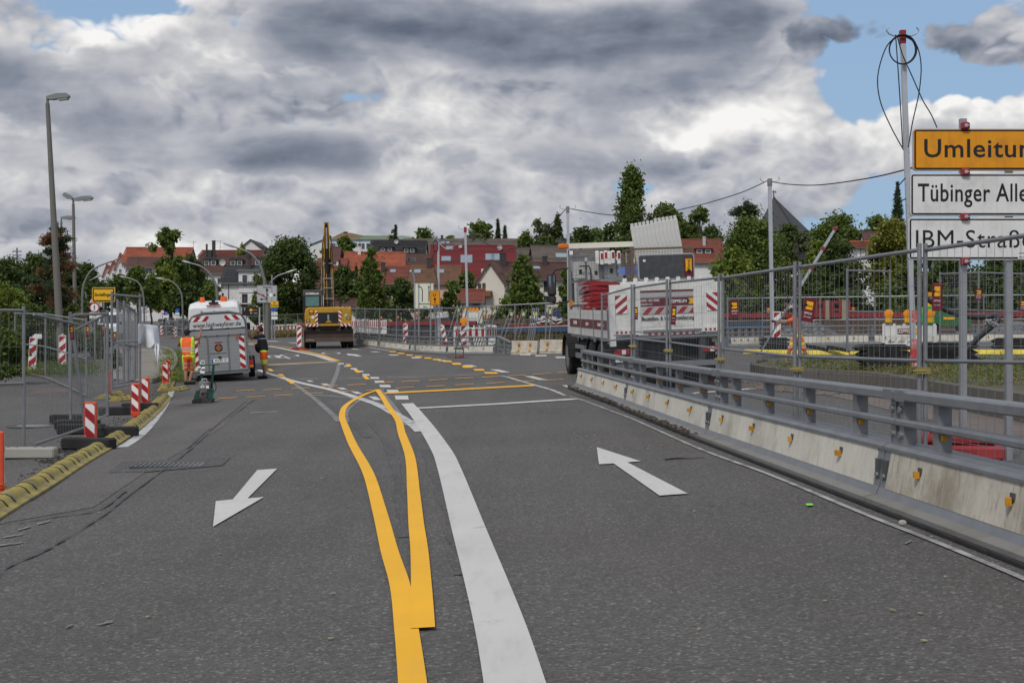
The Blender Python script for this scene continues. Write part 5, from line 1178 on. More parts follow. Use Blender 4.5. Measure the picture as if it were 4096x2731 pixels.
# ================================================================== PEOPLE
def hivis(name, base, side, band, bands, xside=None):
    m = bpy.data.materials.new(name); m.use_nodes = True; MATS[name] = m
    t = NT(m.node_tree); ob = t.n('ShaderNodeTexCoord').outputs['Object']; s_ = t.n('ShaderNodeSeparateXYZ', {0: ob})
    c = (*base, 1)
    if xside: c = t.mix(t.ss(t.m('ABSOLUTE', t.m('SUBTRACT', s_.outputs[0], xside[0])), xside[1] - .004, xside[1] + .004), c, (*side, 1))
    for z0, z1, col in bands:
        f = t.m('MULTIPLY', t.m('GREATER_THAN', s_.outputs[2], z0), t.m('LESS_THAN', s_.outputs[2], z1)); c = t.mix(f, c, (*(col or band), 1))
    c = t.v('SCALE', c, t.m('ADD', .72, t.m('MULTIPLY', t.noise(ob, 9, 4, .6), .55)))
    b = t.n('ShaderNodeBsdfPrincipled', {'Base Color': c, 'Roughness': .75})
    bn = t.n('ShaderNodeBump', {'Strength': .5, 'Distance': .02, 'Height': t.noise(t.v('MULTIPLY', ob, (1, 1, .6)), 14, 3, .6)}); t.t.links.new(bn.outputs[0], b.inputs['Normal'])
    t.n('ShaderNodeOutputMaterial', {0: b.outputs[0]}); return m
HOR_, HYE, HGR = (.85, .13, .018), (.55, .78, .05), (.42, .40, .38)
SKIN = mat('tanned_skin', (.30, .155, .10), .55, 0, .12, 8)
HAIR = mat('dark_hair', (.018, .014, .012), .7, 0, .2, 30, bump=.5, bs=90)
BLACKCL = mat('black_cloth', (.014, .014, .016), .85, 0, .2, 6, bump=.4, bs=12)
def caps(q, a, b, ra, rb, n=10):
    a, b = Vector(a), Vector(b)
    q.tube([a, a.lerp(b, .5), b], [ra, (ra + rb) / 2, rb], n); q.ell(a, (ra,) * 3, n, 6); q.ell(b, (rb,) * 3, n, 6)
def organic(q, name, m, parent, vox, sm=4):
    o = q.build(name, m, parent, smooth=True)
    for s_ in (0,):
        r_ = o.modifiers.new('remesh', 'REMESH'); r_.mode = 'VOXEL'; r_.voxel_size = vox; r_.use_smooth_shade = True
        c = o.modifiers.new('smooth', 'SMOOTH'); c.factor = .5; c.iterations = sm
    return o
def hand(q, w_, d, side, palm=.045, curl=.25):
    d = Vector(d).normalized(); s_ = Vector(side).normalized(); nrm = d.cross(s_).normalized()
    q.ell(w_ + d * .045, (.03, .03, .03), 8, 6); caps(q, w_, w_ + d * .05, .028, .036, 8); 
    for i, (o_, l_) in enumerate(((-.033, .062), (-.011, .074), (.011, .070), (.032, .054))):
        a = w_ + d * .07 + s_ * o_; b = a + d * l_ * .55 + s_ * o_ * .3; c = b + (d * (1 - curl) - nrm * curl).normalized() * l_ * .55
        caps(q, a, b, .0105, .0095, 7); caps(q, b, c, .0095, .008, 7)
    a = w_ + d * .03 - s_ * .032; b = a + (d * .6 - s_ * .8).normalized() * .04; caps(q, a, b, .013, .0105, 7); caps(q, b, b + d * .028, .0105, .009, 7)
def person(label, loc, rz, J, face, shirt, shorts, head='cap', sleeve=.35, gloves=None, belly=0, beard=False):
    t_ = thing('person', label, 'person', loc, rz, 'road workers')
    V = {k: Vector(v) for k, v in J.items()}; f = Vector(face).normalized(); side = f.cross(Vector((0, 0, 1))).normalized()
    pel = (V['hipL'] + V['hipR']) / 2; chest = (V['shL'] + V['shR']) / 2 - Vector((0, 0, .12)); h = V['head']
    q = MB()
    q.ell(h + f * .008, (.078, .078, .108), 16, 12); q.ell(h + f * .03 - Vector((0, 0, .055)), (.056, .056, .06), 12, 8)
    q.ell(h + f * .103 - Vector((0, 0, .012)), (.014, .014, .022), 8, 6); q.ell(h + f * .096 - Vector((0, 0, .054)), (.02, .02, .009), 8, 5)
    for s_ in (-1, 1): q.ell(h + side * s_ * .082 - f * .005, (.014, .018, .028), 8, 6); q.ell(h + f * .078 + side * s_ * .03 + Vector((0, 0, .004)), (.014, .014, .012), 8, 5)
    caps(q, h - Vector((0, 0, .07)) - f * .015, (V['shL'] + V['shR']) / 2, .052, .062)
    caps(q, V['shL'], V['shR'], .06, .06); caps(q, chest, pel, .125, .12)
    for s_ in 'LR':
        caps(q, V['sh' + s_], V['el' + s_], .056, .043); caps(q, V['el' + s_], V['ha' + s_], .043, .029)
        hd = (V['ha' + s_] - V['el' + s_]).normalized()
        if 'hd' + s_ in V: hd = V['hd' + s_]
        hand(q, V['ha' + s_], hd, f.cross(hd) if abs(f.dot(hd)) < .9 else side)
        caps(q, V['hip' + s_], V['kn' + s_], .088, .056); caps(q, V['kn' + s_], V['kn' + s_].lerp(V['an' + s_], .35), .055, .062); caps(q, V['kn' + s_].lerp(V['an' + s_], .35), V['an' + s_], .06, .036)
        caps(q, V['an' + s_], V['an' + s_] + Vector((0, 0, -.05)), .038, .04)
    organic(q, 'body', SKIN, t_, .0085, 3)
    q = MB()                                         # shirt
    ch2 = (V['shL'] + V['shR']) / 2
    caps(q, V['shL'] * .9 + ch2 * .1, V['shR'] * .9 + ch2 * .1, .073, .073)
    for a, b in (('shL', 'hipL'), ('shR', 'hipR')):
        p0 = V[a].lerp(ch2, .35) - Vector((0, 0, .05)); p1 = V[b].lerp(pel, .25) + Vector((0, 0, .10)); caps(q, p0, p1, .115, .125)
    caps(q, chest, pel + Vector((0, 0, .1)), .135, .14)
    if belly: q.ell(chest.lerp(pel, .6) + f * belly, (.15, .15, .18), 14, 10)
    if sleeve:
        for s_ in 'LR': caps(q, V['sh' + s_], V['sh' + s_].lerp(V['el' + s_], sleeve + .2), .072, .062)
    organic(q, 'shirt', shirt, t_, .012, 3)
    q = MB(); caps(q, V['hipL'], V['hipR'], .115, .115); caps(q, pel + Vector((0, 0, .1)), pel, .13, .135)
    for s_ in 'LR': caps(q, V['hip' + s_], V['hip' + s_].lerp(V['kn' + s_], .92), .112, .088)
    organic(q, 'shorts', shorts, t_, .012, 3)
    for s_ in 'LR':
        a = V['an' + s_] + Vector((0, 0, -.045)); to = V['toe' + s_]; q = MB()
        caps(q, a - (to - a).normalized() * .04, a, .05, .05); caps(q, a, to, .052, .042); q.ell(a + Vector((0, 0, .03)), (.052, .052, .05), 10, 6)
        o = organic(q, 'shoe', BLACKCL, t_, .011, 2)
    q = MB()
    if head == 'cap':
        q.ell(h + Vector((0, 0, .03)) - f * .006, (.098, .098, .098), 16, 10); q.ell(h - f * .05 - Vector((0, 0, .02)), (.06, .06, .07), 10, 6)
        up_ = Vector((0, 0, 1)); a = h + f * .09 + Vector((0, 0, .05))
        q.add([a + side * x + f * y_ + up_ * (-.018 * (y_ / .075)) + up_ * z for z in (0, .008) for x, y_ in ((-.075, 0), (.075, 0), (.055, .07), (0, .085), (-.055, .07))], [(4, 3, 2, 1, 0), (5, 6, 7, 8, 9), (0, 1, 6, 5), (1, 2, 7, 6), (2, 3, 8, 7), (3, 4, 9, 8), (4, 0, 5, 9)])
        q.build('cap', BLACKCL, t_, smooth=True)
    else:
        q.ell(h + Vector((0, 0, .028)) - f * .018, (.086, .086, .098), 16, 10); q.ell(h - f * .03 - Vector((0, 0, .01)), (.072, .072, .085), 12, 8); q.build('hair', HAIR, t_, smooth=True)
    if beard: q = MB(); q.ell(h + f * .045 - Vector((0, 0, .078)), (.052, .052, .045), 12, 8); q.build('beard', HAIR, t_, smooth=True)
    if gloves:
        for s_ in 'LR':
            q = MB(); hd = V.get('hd' + s_, (V['ha' + s_] - V['el' + s_]).normalized()); caps(q, V['ha' + s_] - hd * .03, V['ha' + s_] + hd * .05, .038, .045); hand(q, V['ha' + s_], hd, side if abs(hd.dot(side)) < .9 else f); organic(q, 'glove', gloves, t_, .009, 1)
    return t_
v1 = hivis('orange_vest_cloth', HOR_, HYE, HGR, [(1.00, 1.045, None), (1.09, 1.13, None)], (-.06, .145))
sh1 = hivis('orange_shorts_cloth', HOR_, HYE, HGR, [(.86, .94, HYE), (.50, .55, None), (.62, .66, None)], (-.01, .135))
p = G(755, 1538)
person('worker in orange vest and black cap, back turned, pushing the left side of the trailer', p, R(-4), dict(head=(-.08, .10, 1.565), shL=(-.23, .05, 1.36), shR=(.11, .07, 1.38), elL=(-.39, .20, 1.19), elR=(.25, .22, 1.42), haL=(-.24, .42, 1.30), haR=(.27, .36, 1.62), hdR=(.05, .25, .9), hdL=(.3, .8, .3),
    hipL=(-.10, 0, .84), hipR=(.09, .02, .84), knL=(-.11, .06, .45), knR=(.07, .18, .46), anL=(-.08, -.05, .09), anR=(.01, .03, .09), toeL=(-.10, .12, .045), toeR=(.12, .18, .045)), (.25, .95, -.05), v1, sh1, 'cap', 0)
sh2 = hivis('orange_black_shorts_cloth', HOR_, HYE, HGR, [(.86, .94, HYE), (.46, .60, HYE), (.52, .545, HGR)], None)
p = G(1048, 1514)
w2 = person('bearded worker in black t-shirt and orange shorts pushing the right side of the trailer', p, 0, dict(head=(-.07, .0, 1.555), shL=(-.03, .17, 1.36), shR=(.02, -.17, 1.36), elL=(-.30, .12, 1.32), elR=(-.28, -.12, 1.28), haL=(-.45, .12, 1.50), haR=(-.42, -.08, 1.46), hdL=(-.35, 0, .9), hdR=(-.35, 0, .9),
    hipL=(.04, .10, .84), hipR=(.06, -.09, .84), knL=(.06, .11, .46), knR=(.07, -.10, .46), anL=(.05, .11, .09), anR=(.10, -.10, .09), toeL=(-.12, .12, .045), toeR=(-.07, -.11, .045)), (-1, .05, -.12), BLACKCL, sh2, 'hair', .45, None, .09, True); w2.scale = (1.12, 1.05, 1.02)
txt('KAVITY', .05, WHITEP, w2, (.10, -.305, 1.27), xs=1.0); q = MB(); q.lathe([(.028, -.300), (.028, -.306), (.02, -.306), (.02, -.300)], (-.03, 0, 1.27), 16, 'y'); q.build('shirt_logo', mat('blue_logo', (.12, .2, .75), .5), w2)
v3 = hivis('orange_vest_cloth_side', HOR_, HYE, HGR, [(.98, 1.03, None), (1.09, 1.13, None), (.86, .95, HYE)], None)
pc = P(3188, 1458, 43); pc.z = Zh(1458, 43)
person('worker in orange vest, black cap and gloves carrying a long pole behind the right fence', pc, 0, dict(head=(-.17, .0, 1.63), shL=(-.07, .15, 1.43), shR=(-.10, -.17, 1.42), elL=(-.28, .12, 1.72), elR=(-.42, -.20, 1.30), haL=(-.29, .02, 1.97), haR=(-.70, -.06, 1.33), hdL=(0, -.1, 1), hdR=(-1, .1, .1),
    hipL=(.02, .10, .86), hipR=(.04, -.10, .86), knL=(-.20, .11, .47), knR=(.20, -.10, .46), anL=(-.31, .11, .09), anR=(.33, -.10, .10), toeL=(-.48, .12, .045), toeR=(.18, -.10, .04)), (-1, -.05, -.1), v3, hivis('orange_shorts_side', HOR_, HYE, HGR, [(.86, .95, HYE), (.52, .57, None), (.60, .68, HYE)], None), 'cap', .4, BLACKCL)
# the pole he carries
a, b = P(3035, 1420, 42.85), P(3520, 748 - 8, 42.85)
a, b = P(3035, 1420, 42.85), P(3345, 908, 42.95)
t_ = thing('aluminium_pole', 'long tilted aluminium pole with red collars held by the worker behind the fence', 'pole', a)
d = b - a
q = MB(); q.beam((0, 0, 0), d * .46, .055, .045); q.build('lower_tube', STEEL, t_)
q = MB(); q.beam(d * .44, d, .085, .07); q.build('upper_tube', ALU, t_)
for k in (.50, .68, .83, .985): q = MB(); q.beam(d * (k - .012), d * (k + .012), .12, .10); q.build('collar', REDPL, t_)
# ================================================================== STREET FURNITURE, SIGNS, BEACONS
def beacon(label, p, h, w_, rz=0, body=None, group=None, roll=0, slope=.9, foot=None, step=None, pitch=0, name='warning_beacon'):
    t_ = thing(name, label, 'beacon', p, 0, group, rot=(pitch, roll, rz))
    z0 = h * .16 if foot != 'none' else .02; bw_, zb_ = (.37, .10 * h) if foot == 'cone' else (.42, .03)
    q = MB(); q.cbox((0, 0, z0 + (h - z0) / 2), (w_, .05, h - z0), .012); fr_ = q.build('body', body or WHITE, t_)
    q = MB(); q.bbox(-w_ * bw_, w_ * bw_, -.030, -.0265, z0 + zb_, h - .03); q.build('white_sheet', WHITEP, fr_)
    st = step or w_ * .72
    q = MB(); stripes(q, -w_ * bw_, w_ * bw_, z0 + zb_, h - .03, st, slope, -.034, .003); q.build('striping', RED, fr_)
    q = MB(); q.bbox(-w_ * .42, w_ * .42, .0265, .03, z0 + .03, h - .03); q.use(1); stripes(q, -w_ * .42, w_ * .42, z0 + .03, h - .03, st, -slope, .031, .003); q.build('rear_striping', [WHITEP, RED], fr_)
    if foot == 'cone':
        q = MB(); q.lathe([(w_ * .42, 0), (w_ * .42, .015), (w_ * .28, .05), (w_ * .25, z0 * .7), (w_ * .40, z0 * .8), (w_ * .40, z0)], (0, 0, 0), 14); q.build('foot', body, t_, smooth=True)
    elif foot == 'plate':
        q = MB(); q.prism([(-.42, 0), (.42, 0), (.42, .04), (.28, .11), (-.28, .11), (-.42, .04)], (0, .38, 0), lambda u, v_: Vector((u, v_ * 0 - .19, v_))); q.bbox(-.1, .1, -.12, .12, .108, .14); q.build('base_plate', REDPL, t_)
        q = MB(); q.bbox(-.03, .03, -.02, .02, .1, z0 + .02); q.prism([(-w_ / 2, z0 + .005), (0, z0 - .06), (w_ / 2, z0 + .005)], (0, .03, 0), lambda u, v_: Vector((u, -.015, v_))); q.build('stem', WHITE, t_)
        q = MB(); q.bbox(-.035, .035, -.02, .02, h, h + .06); q.build('handle', WHITE, t_)
    return t_
g_ = 'orange guide beacons on the yellow kerb'
for i, (nx, ny, hN, wN, rz) in enumerate(((363, 1792, 185, 52, -8), (542, 1682, 150, 37, -8), (581, 1640, 130, 34, -6), (662, 1546, 92, 27, -5), (672, 1522, 84, 18, -5), (434, 1590, 112, 26, -50), (2, 1984, 260, 60, -60))):
    p = G(nx, ny); ppm = FN / p.y
    beacon(['nearest complete orange framed beacon with red and white stripes on the yellow kerb', 'orange beacon standing second along the yellow kerb', 'orange beacon just behind the second one on the yellow kerb', 'orange beacon near the far kerb stones', 'farthest orange beacon, half hidden behind another', 'orange beacon turned edge-on by the straight fence post', 'orange beacon cut off by the left edge of the photo'][i], p, hN / ppm, wN / ppm, R(rz), ORANGEPL, g_, 0, -.85, 'cone')
g_ = 'white framed beacons'
p = GP(127, 45.5); beacon('white framed beacon leaning left before the bushes, on red base plate', p + Vector((0, 0, 0)), 1.22, .27, 0, WHITE, g_, R(3), .85, 'plate')
p = GP(250, 48); beacon('white framed beacon upright before the bushes, on red base plate', p, 1.22, .26, 0, WHITE, g_, 0, .85, 'plate')
p = GP(1197, 70); beacon('white framed beacon left of the excavator blade', p, 1.2, .25, 0, WHITE, g_, 0, .9, 'plate')
p = GP(1622, 69.5); beacon('white framed beacon behind the far barrier under the turn sign', p + Vector((0, 0, .1)), 1.15, .25, 0, WHITE, g_, 0, .9, 'plate')
p = GP(1784, 66); beacon('white framed beacon leaning left below the street name sign', p + Vector((0, 0, .25)), .95, .22, 0, WHITE, g_, R(-12), .9, 'plate')
p = P(3108, 1365, 46); beacon('tall white framed beacon on black block behind the carried pole', p, .98, .25, 0, WHITE, g_, 0, .85, 'none')
p = GP(1046, 75); beacon('white framed beacon behind the bearded worker', p, 1.2, .25, 0, WHITE, g_, 0, .9, 'plate')
for i, (nx, d) in enumerate(((645, 148), (701, 138), (756, 130))): beacon('white framed beacon on the far kerb of the left street, ' + ORD[i] + ' from the left', GP(nx, d), 1.1, .26, 0, WHITE, 'far beacons on the left street', 0, .9, 'plate')
# ---- yellow rubber kerb
YK_ = mat('weathered_yellow_rubber', (.36, .285, .065), .82, 0, .35, 2.5, bump=.35, bs=25, dirt=((.14, .13, .105), 1.0, 1.0))
g_ = 'yellow rubber kerb segments'
def kerb_seg(A, B, label):
    L = math.hypot(B.x - A.x, B.y - A.y); t_ = thing('kerb_segment', label, 'kerb segment', A, math.atan2(B.y - A.y, B.x - A.x), g_)
    sl = (B.z - A.z) / L; q = MB(); prof = [(-.19, 0), (-.19, .025), (-.12, .035), (-.10, .055), (-.075, .088), (-.03, .11), (.03, .11), (.075, .088), (.10, .055), (.12, .035), (.19, .025), (.19, 0)]
    secs = []; xs_ = [0, .02, L * .30, L * .32, L * .345, L * .36, L * .64, L * .66, L * .685, L * .70, L - .035, L - .03, L - .01]
    for i, x in enumerate(xs_):
        k = .80 if i in (4, 8) else (1.08 if i in (11, 12) else 1.0)
        if i in (0,): k = .94
        secs.append([Vector((x, u, v_ * k + sl * x)) for u, v_ in prof])
    n_ = len(prof)
    for s0, s1 in zip(secs, secs[1:]): q.add(s0 + s1, [(j, j + 1, n_ + j + 1, n_ + j) for j in range(n_ - 1)])
    q.add(secs[0], [tuple(range(n_))]); q.add(secs[-1], [tuple(reversed(range(n_)))])
    q.build('body', YK_, t_, smooth=True, fixn=True)
    q = MB()
    for x in (L * .345, L * .685):
        pts = [(x, u, v_ * .9 + sl * x + .004) for u, v_ in prof[2:8]]
        q.tube(pts, .010, 4)
    q.build('slots', BLACK, t_, kind='stuff')
    return t_
path = dense(smooth_path([G(-160, 2130), G(0, 2032), G(150, 1945), G(300, 1852), G(420, 1785), G(520, 1720), G(600, 1655), G(660, 1592)], 12), .1)
acc = 0; seg = [path[0]]; i = 0; nseg = 0
while i < len(path) - 1:
    j = i; L_ = 0
    while j < len(path) - 1 and L_ < 1.0: L_ += (path[j + 1] - path[j]).length; j += 1
    if L_ < .6: break
    a, b = path[i].copy(), path[j].copy(); a.z = zg(a.x, a.y) + .01; b.z = zg(b.x, b.y) + .01
    kerb_seg(a, b, 'weathered yellow rubber kerb segment in the long row, number %s from the camera end' % (ORD + ['seventeenth', 'eighteenth', 'nineteenth', 'twentieth', 'twenty-first', 'twenty-second', 'twenty-third', 'twenty-fourth', 'twenty-fifth', 'twenty-sixth', 'twenty-seventh', 'twenty-eighth'] + ['later'] * 30)[nseg]); nseg += 1; i = j
for i, (a, b) in enumerate((((655, 1568), (668, 1545)), ((668, 1545), (683, 1520)), ((683, 1520), (690, 1502)), ((405, 1598), (440, 1588)), ((440, 1588), (478, 1582)), ((455, 1606), (515, 1600)), ((690, 1566), (735, 1558)))):
    A, B = G(*a), G(*b); A.z += .01; B.z += .01; kerb_seg(A, B, ['yellow kerb piece starting the far row by the kerb stones', 'yellow kerb piece in the middle of the far row', 'yellow kerb piece at the far end of the far row', 'loose yellow kerb piece by the straight fence post', 'loose yellow kerb piece next to the fence post', 'loose yellow kerb piece lying behind the second orange beacon', 'single yellow kerb piece lying on the white line'][i])
YPL = mat('bright_yellow_kerb', (.70, .56, .06), .6, 0, .15, 2, dirt=((.35, .27, .08), .5, 3))
pa = [P(2985, 1408, 49), P(3180, 1415, 47.5), P(3400, 1402, 47), P(3700, 1396, 46.5), P(4150, 1388, 46)]; pp = dense(pa, 1.0)
for i, (a, b) in enumerate(zip(pp, pp[1:])):
    q = MB(); L = (b - a).length; q.prism([(-.18, 0), (.18, 0), (.14, .10), (.08, .15), (-.08, .15), (-.14, .10)], (L - .02, 0, 0), lambda u, v_: Vector((0, u, v_))); o = q.build('yellow_kerb_block', YPL); o.location = (a.x, a.y, zg(a.x, a.y) + .01); o.rotation_euler = (0, 0, yaw(a, b))
    tag(o, 'bright yellow kerb block in the row beyond the island, ' + (ORD + ['later'] * 20)[i] + ' from the left', 'kerb block', 'bright yellow kerb blocks beyond the island')
# kerb stones of the footway
KST = mat('granite_kerb', (.22, .21, .19), .85, 0, .2, 6, bump=.3)
kp = dense(smooth_path([G(600, 1534), G(655, 1512), G(692, 1480), G(704, 1446), G(686, 1410), G(645, 1396)], 10), .1)
i = 0; kt = thing('footway_kerb', 'curved granite kerb along the beige footway at left', 'kerb', (0, 0, 0))
while i < len(kp) - 1:
    j = i; L_ = 0
    while j < len(kp) - 1 and L_ < .9: L_ += (kp[j + 1] - kp[j]).length; j += 1
    a, b = kp[i], kp[j]; q = MB(); q.cbox((0, 0, .05), (max(.1, (b - a).length - .015), .15, .16), .015); o = q.build('kerb_stone', KST, kt); c_ = (a + b) / 2; o.location = (c_.x, c_.y, zg(c_.x, c_.y) + .02); o.rotation_euler = (0, 0, yaw(a, b)); i = j
# ---- barrier boards
def barrier_board(A, B, label, group, h=1.0, red=True, n_red=4, lamp=0, text=None, slats=8):
    L = math.hypot(B.x - A.x, B.y - A.y); t_ = thing('barrier_board', label, 'barrier board', A, yaw(A, B), group)
    q = MB(); q.bbox(0, L, -.025, .025, h * .52, h * .92); q.bbox(0, L, -.03, .03, .10, .17); q.bbox(0, .06, -.03, .03, .05, h * .95); q.bbox(L - .06, L, -.03, .03, .05, h * .95)
    k_ = max(3, int(L / .24))
    for k in range(k_ + 1): x = .05 + (L - .1) * k / k_; q.bbox(x - .03, x + .03, -.018, .018, h * .92, h * 1.0)
    for k in range(slats):
        x = .06 + (L - .12) * k / slats; q.prism([(x, .17), (x + .06, .17), (x + .06 + .13, h * .52), (x + .13, h * .52)], (0, .04, 0), lambda u, v_: Vector((min(u, L - .06), -.02, v_)))
    q.build('board', WHITE, t_)
    if red:
        w_ = L / (2 * n_red)
        for k in range(n_red): q = MB(); q.bbox((2 * k + .55) * w_, (2 * k + 1.45) * w_, -.031, -.0265, h * .55, h * .88); q.build('red_field', RED, t_)
    if text:
        q = MB(); q.bbox(L * .28, L * .72, -.033, -.028, h * .60, h * .82); s_ = q.build('sticker', MAROON, t_); txt('ZEPPELIN', .13, WHITEP, s_, (L * .44, -.035, h * .71), xs=.72, bold=.002); q = MB(); q.bbox(L * .60, L * .715, -.038, -.0345, h * .61, h * .81); q.build('yellow_field', YEL, s_)
    for k in range(2): q = MB(); q.cbox((L * (.15 + .7 * k), 0, .03), (.20, .55, .06), .015); q.build('foot', BLACK, t_)
    for k in range(lamp): warn_lamp(A.lerp(B, (k + .5) / lamp) + Vector((0, 0, h * .98)), label_l(label, k), yaw(A, B))
    return t_
def label_l(label, k): return 'amber warning lamp on the ' + label.split(',')[0][:48].rsplit(' ', 1)[0] + ', ' + ORD[k] + ' from the left'
def warn_lamp(p, label, rz=0, r=.09):
    t_ = thing('warning_lamp', label, 'warning lamp', p, rz, 'amber warning lamps')
    q = MB(); q.cbox((0, 0, .09), (.16, .10, .18), .02); q.build('battery_box', mat('lamp_yellow_box', (.72, .40, .01), .5, 0, .1), t_)
    q = MB(); q.lathe([(.05, -.06), (r, -.05), (r, .04), (.05, .05)], (0, 0, .22), 18, 'y'); l_ = q.build('lens', AMBER, t_, smooth=True)
    q = MB(); q.lathe([(r * 1.08, -.02), (r * 1.08, .02), (r * .98, .02), (r * .98, -.02)], (0, 0, .22), 18, 'y'); q.build('rim', mat('lamp_yellow_box', (.72, .40, .01)), t_)
    return t_
g_ = 'white barrier boards'
a, b = GP(1815, 61.2), GP(1944, 61.0); a.z += .15; b.z += .15
barrier_board(a, a.lerp(b, .22), 'short barrier board left of the striped beacon with lamp', g_, 1.05, True, 1, slats=2); barrier_board(a.lerp(b, .42), b, 'red and white barrier board right of the beacon with lamp', g_, 1.05, True, 3, slats=6)
c_ = GP(1985, 64.5); c_.z += .1; barrier_board(b, c_, 'barrier board turned away at the end of the lamp beacon group', g_, 1.05, True, 4)
p = a.lerp(b, .31); beacon('tall striped beacon with amber lamp on top between barrier boards', p, 1.05, .27, 0, WHITE, 'white framed beacons', 0, .95, 'none'); warn_lamp(p + Vector((0, -.02, 1.04)), 'amber warning lamp on the tall beacon behind the tripod stand', 0, .15)
row = [(1000, 127), (1048, 126), (1095, 125), (1140, 124), (1188, 123)]
for i in range(4): barrier_board(GP(*row[i]) + Vector((0, 1, .1)), GP(*row[i + 1]) + Vector((-.1, 1, .1)), 'barrier board behind the fence left of the excavator, ' + ORD[i] + ' from the left', g_, 1.1, True, 3, slats=8)
row = [(1408, 98), (1447, 97), (1470, 95), (1478, 93), (1518, 92), (1553, 92)]
for i in range(5): barrier_board(GP(*row[i]) + Vector((0, 0, .2)), GP(*row[i + 1]) + Vector((-.1, 0, .2)), 'barrier board right of the excavator, ' + ORD[i] + ' from the left', g_, 1.1, True, 4, slats=6)
row = [(1850, 118), (1873, 118), (1919, 117)]
for i in range(2):
    a, b = GP(*row[i]) + Vector((0, 0, .9)), GP(*row[i + 1]) + Vector((-.1, 0, .9)); barrier_board(a, b, 'all white barrier board far behind the fence, ' + ORD[i] + ' from the left', g_, 1.0, False, slats=8)
    for k in range(2 + i): warn_lamp(a.lerp(b, (k + .6) / (2 + i)) + Vector((0, 0, 1)), 'small amber lamp on the far all white boards, ' + ORD[k + 2 * i] + ' from the left', 0, .13)
row = [(436, 283), (470, 284), (500, 285), (530, 286), (560, 287)]
for i in range(4):
    a, b = GP(*row[i]), GP(*row[i + 1]); barrier_board(a, b, 'white barrier board closing the left street uphill, ' + ORD[i] + ' from the left', g_, 1.1, False, slats=10)
    warn_lamp(a.lerp(b, .5) + Vector((0, 0, 1)), 'tiny amber lamp on the street closure, ' + ORD[i] + ' from the left', 0, .3)
a, b = P(3528, 1400, 33.5), P(3745, 1392, 33.5); bb = barrier_board(a, b, 'big white board with maroon sticker and three amber lamps on the right', g_, 1.03 * .62, False, text=True, slats=5)
bb.scale = (1, 1, 1.0)
for i, (nx, dy) in enumerate(((3555, 0), (3632, 0), (3722, 0))): warn_lamp(P(nx, 1292, 33.5), 'amber warning lamp on the big white board, ' + ORD[i] + ' from the left', R(-25), .10)
# ---- black base blocks, pipe, gravel, shoring on the right
def base_stack(c, n_, label, rz, w_=.95):
    for k in range(n_):
        q = MB(); q.prism([(-w_ / 2, 0), (w_ / 2, 0), (w_ / 2 + .10, .05), (w_ / 2 - .06, .13), (-w_ / 2 + .06, .13), (-w_ / 2 - .10, .05)], (0, .42, 0), lambda u, v_: Vector((u, -.21, v_)))
        for x in (-.28, 0, .28): q.use(1).box((x, -.212, .07), (.12, .01, .05))
        o = q.build('base_block', [BLACK, BLACKP]); o.location = c + Vector((rnd.uniform(-.05, .05), rnd.uniform(-.03, .03), .135 * k)); o.rotation_euler = (0, 0, rz + R(rnd.uniform(-6, 6))); tag(o, label % ['lowest', 'second', 'third', 'fourth'][k], 'base block', 'black plastic base blocks')
p = P(3535, 1465, 30); base_stack(Vector((p.x, p.y, isl_z(p.x, p.y) + .02)), 4, 'black plastic base block left of the tall mast, %s of its stack', R(8), 1.0)
p = P(3790, 1455, 30.4); base_stack(Vector((p.x, p.y, isl_z(p.x, p.y) + .02)), 4, 'black plastic base block right of the tall mast, %s of its stack', R(-5), 1.1)
p = P(3100, 1398, 46); base_stack(p, 3, 'black plastic base block under the tall white beacon, %s of its stack', 0, .8)
p = P(4060, 1395, 33.5); base_stack(p, 2, 'black plastic base block at the right edge, %s of its stack', R(-10), .9)
PIPE = mat('black_pipe', (.035, .036, .04), .45, 0, .15, 4)
pp = [P(3640, 1105, 29.2), P(3665, 1145, 29.3), P(3715, 1200, 29.3), P(3790, 1243, 29.4), P(3870, 1265, 29.4), P(3945, 1268, 29.4), P(3985, 1263, 29.3), P(3992, 1280, 29.2), P(3965, 1308, 29.2), P(3905, 1360, 29.3), P(3830, 1440, 29.4)]
q = MB(); q.tube(smooth_path(pp, 8), .055, 10); tag(q.build('bent_pipe', PIPE, smooth=True), 'thick bent black cable pipe looping from the mast to the black blocks', 'pipe')
q = MB(); p = P(3965, 1292, 29.15)
for k in range(16): q.ell(p + Vector((rnd.uniform(-.12, .12), rnd.uniform(-.06, .03), rnd.uniform(-.06, .06))), (rnd.uniform(.02, .06), .03, rnd.uniform(.02, .04)), 6, 4)
tag(q.build('foil_wrap', mat('silver_foil', (.55, .55, .56), .2, .9, .2)), 'crumpled silver tape around the bend of the black pipe', 'tape')
GRAV = mat('grey_gravel', (.15, .15, .15), .9, 0, .4, 30, bump=.8, bs=40, island=.45)
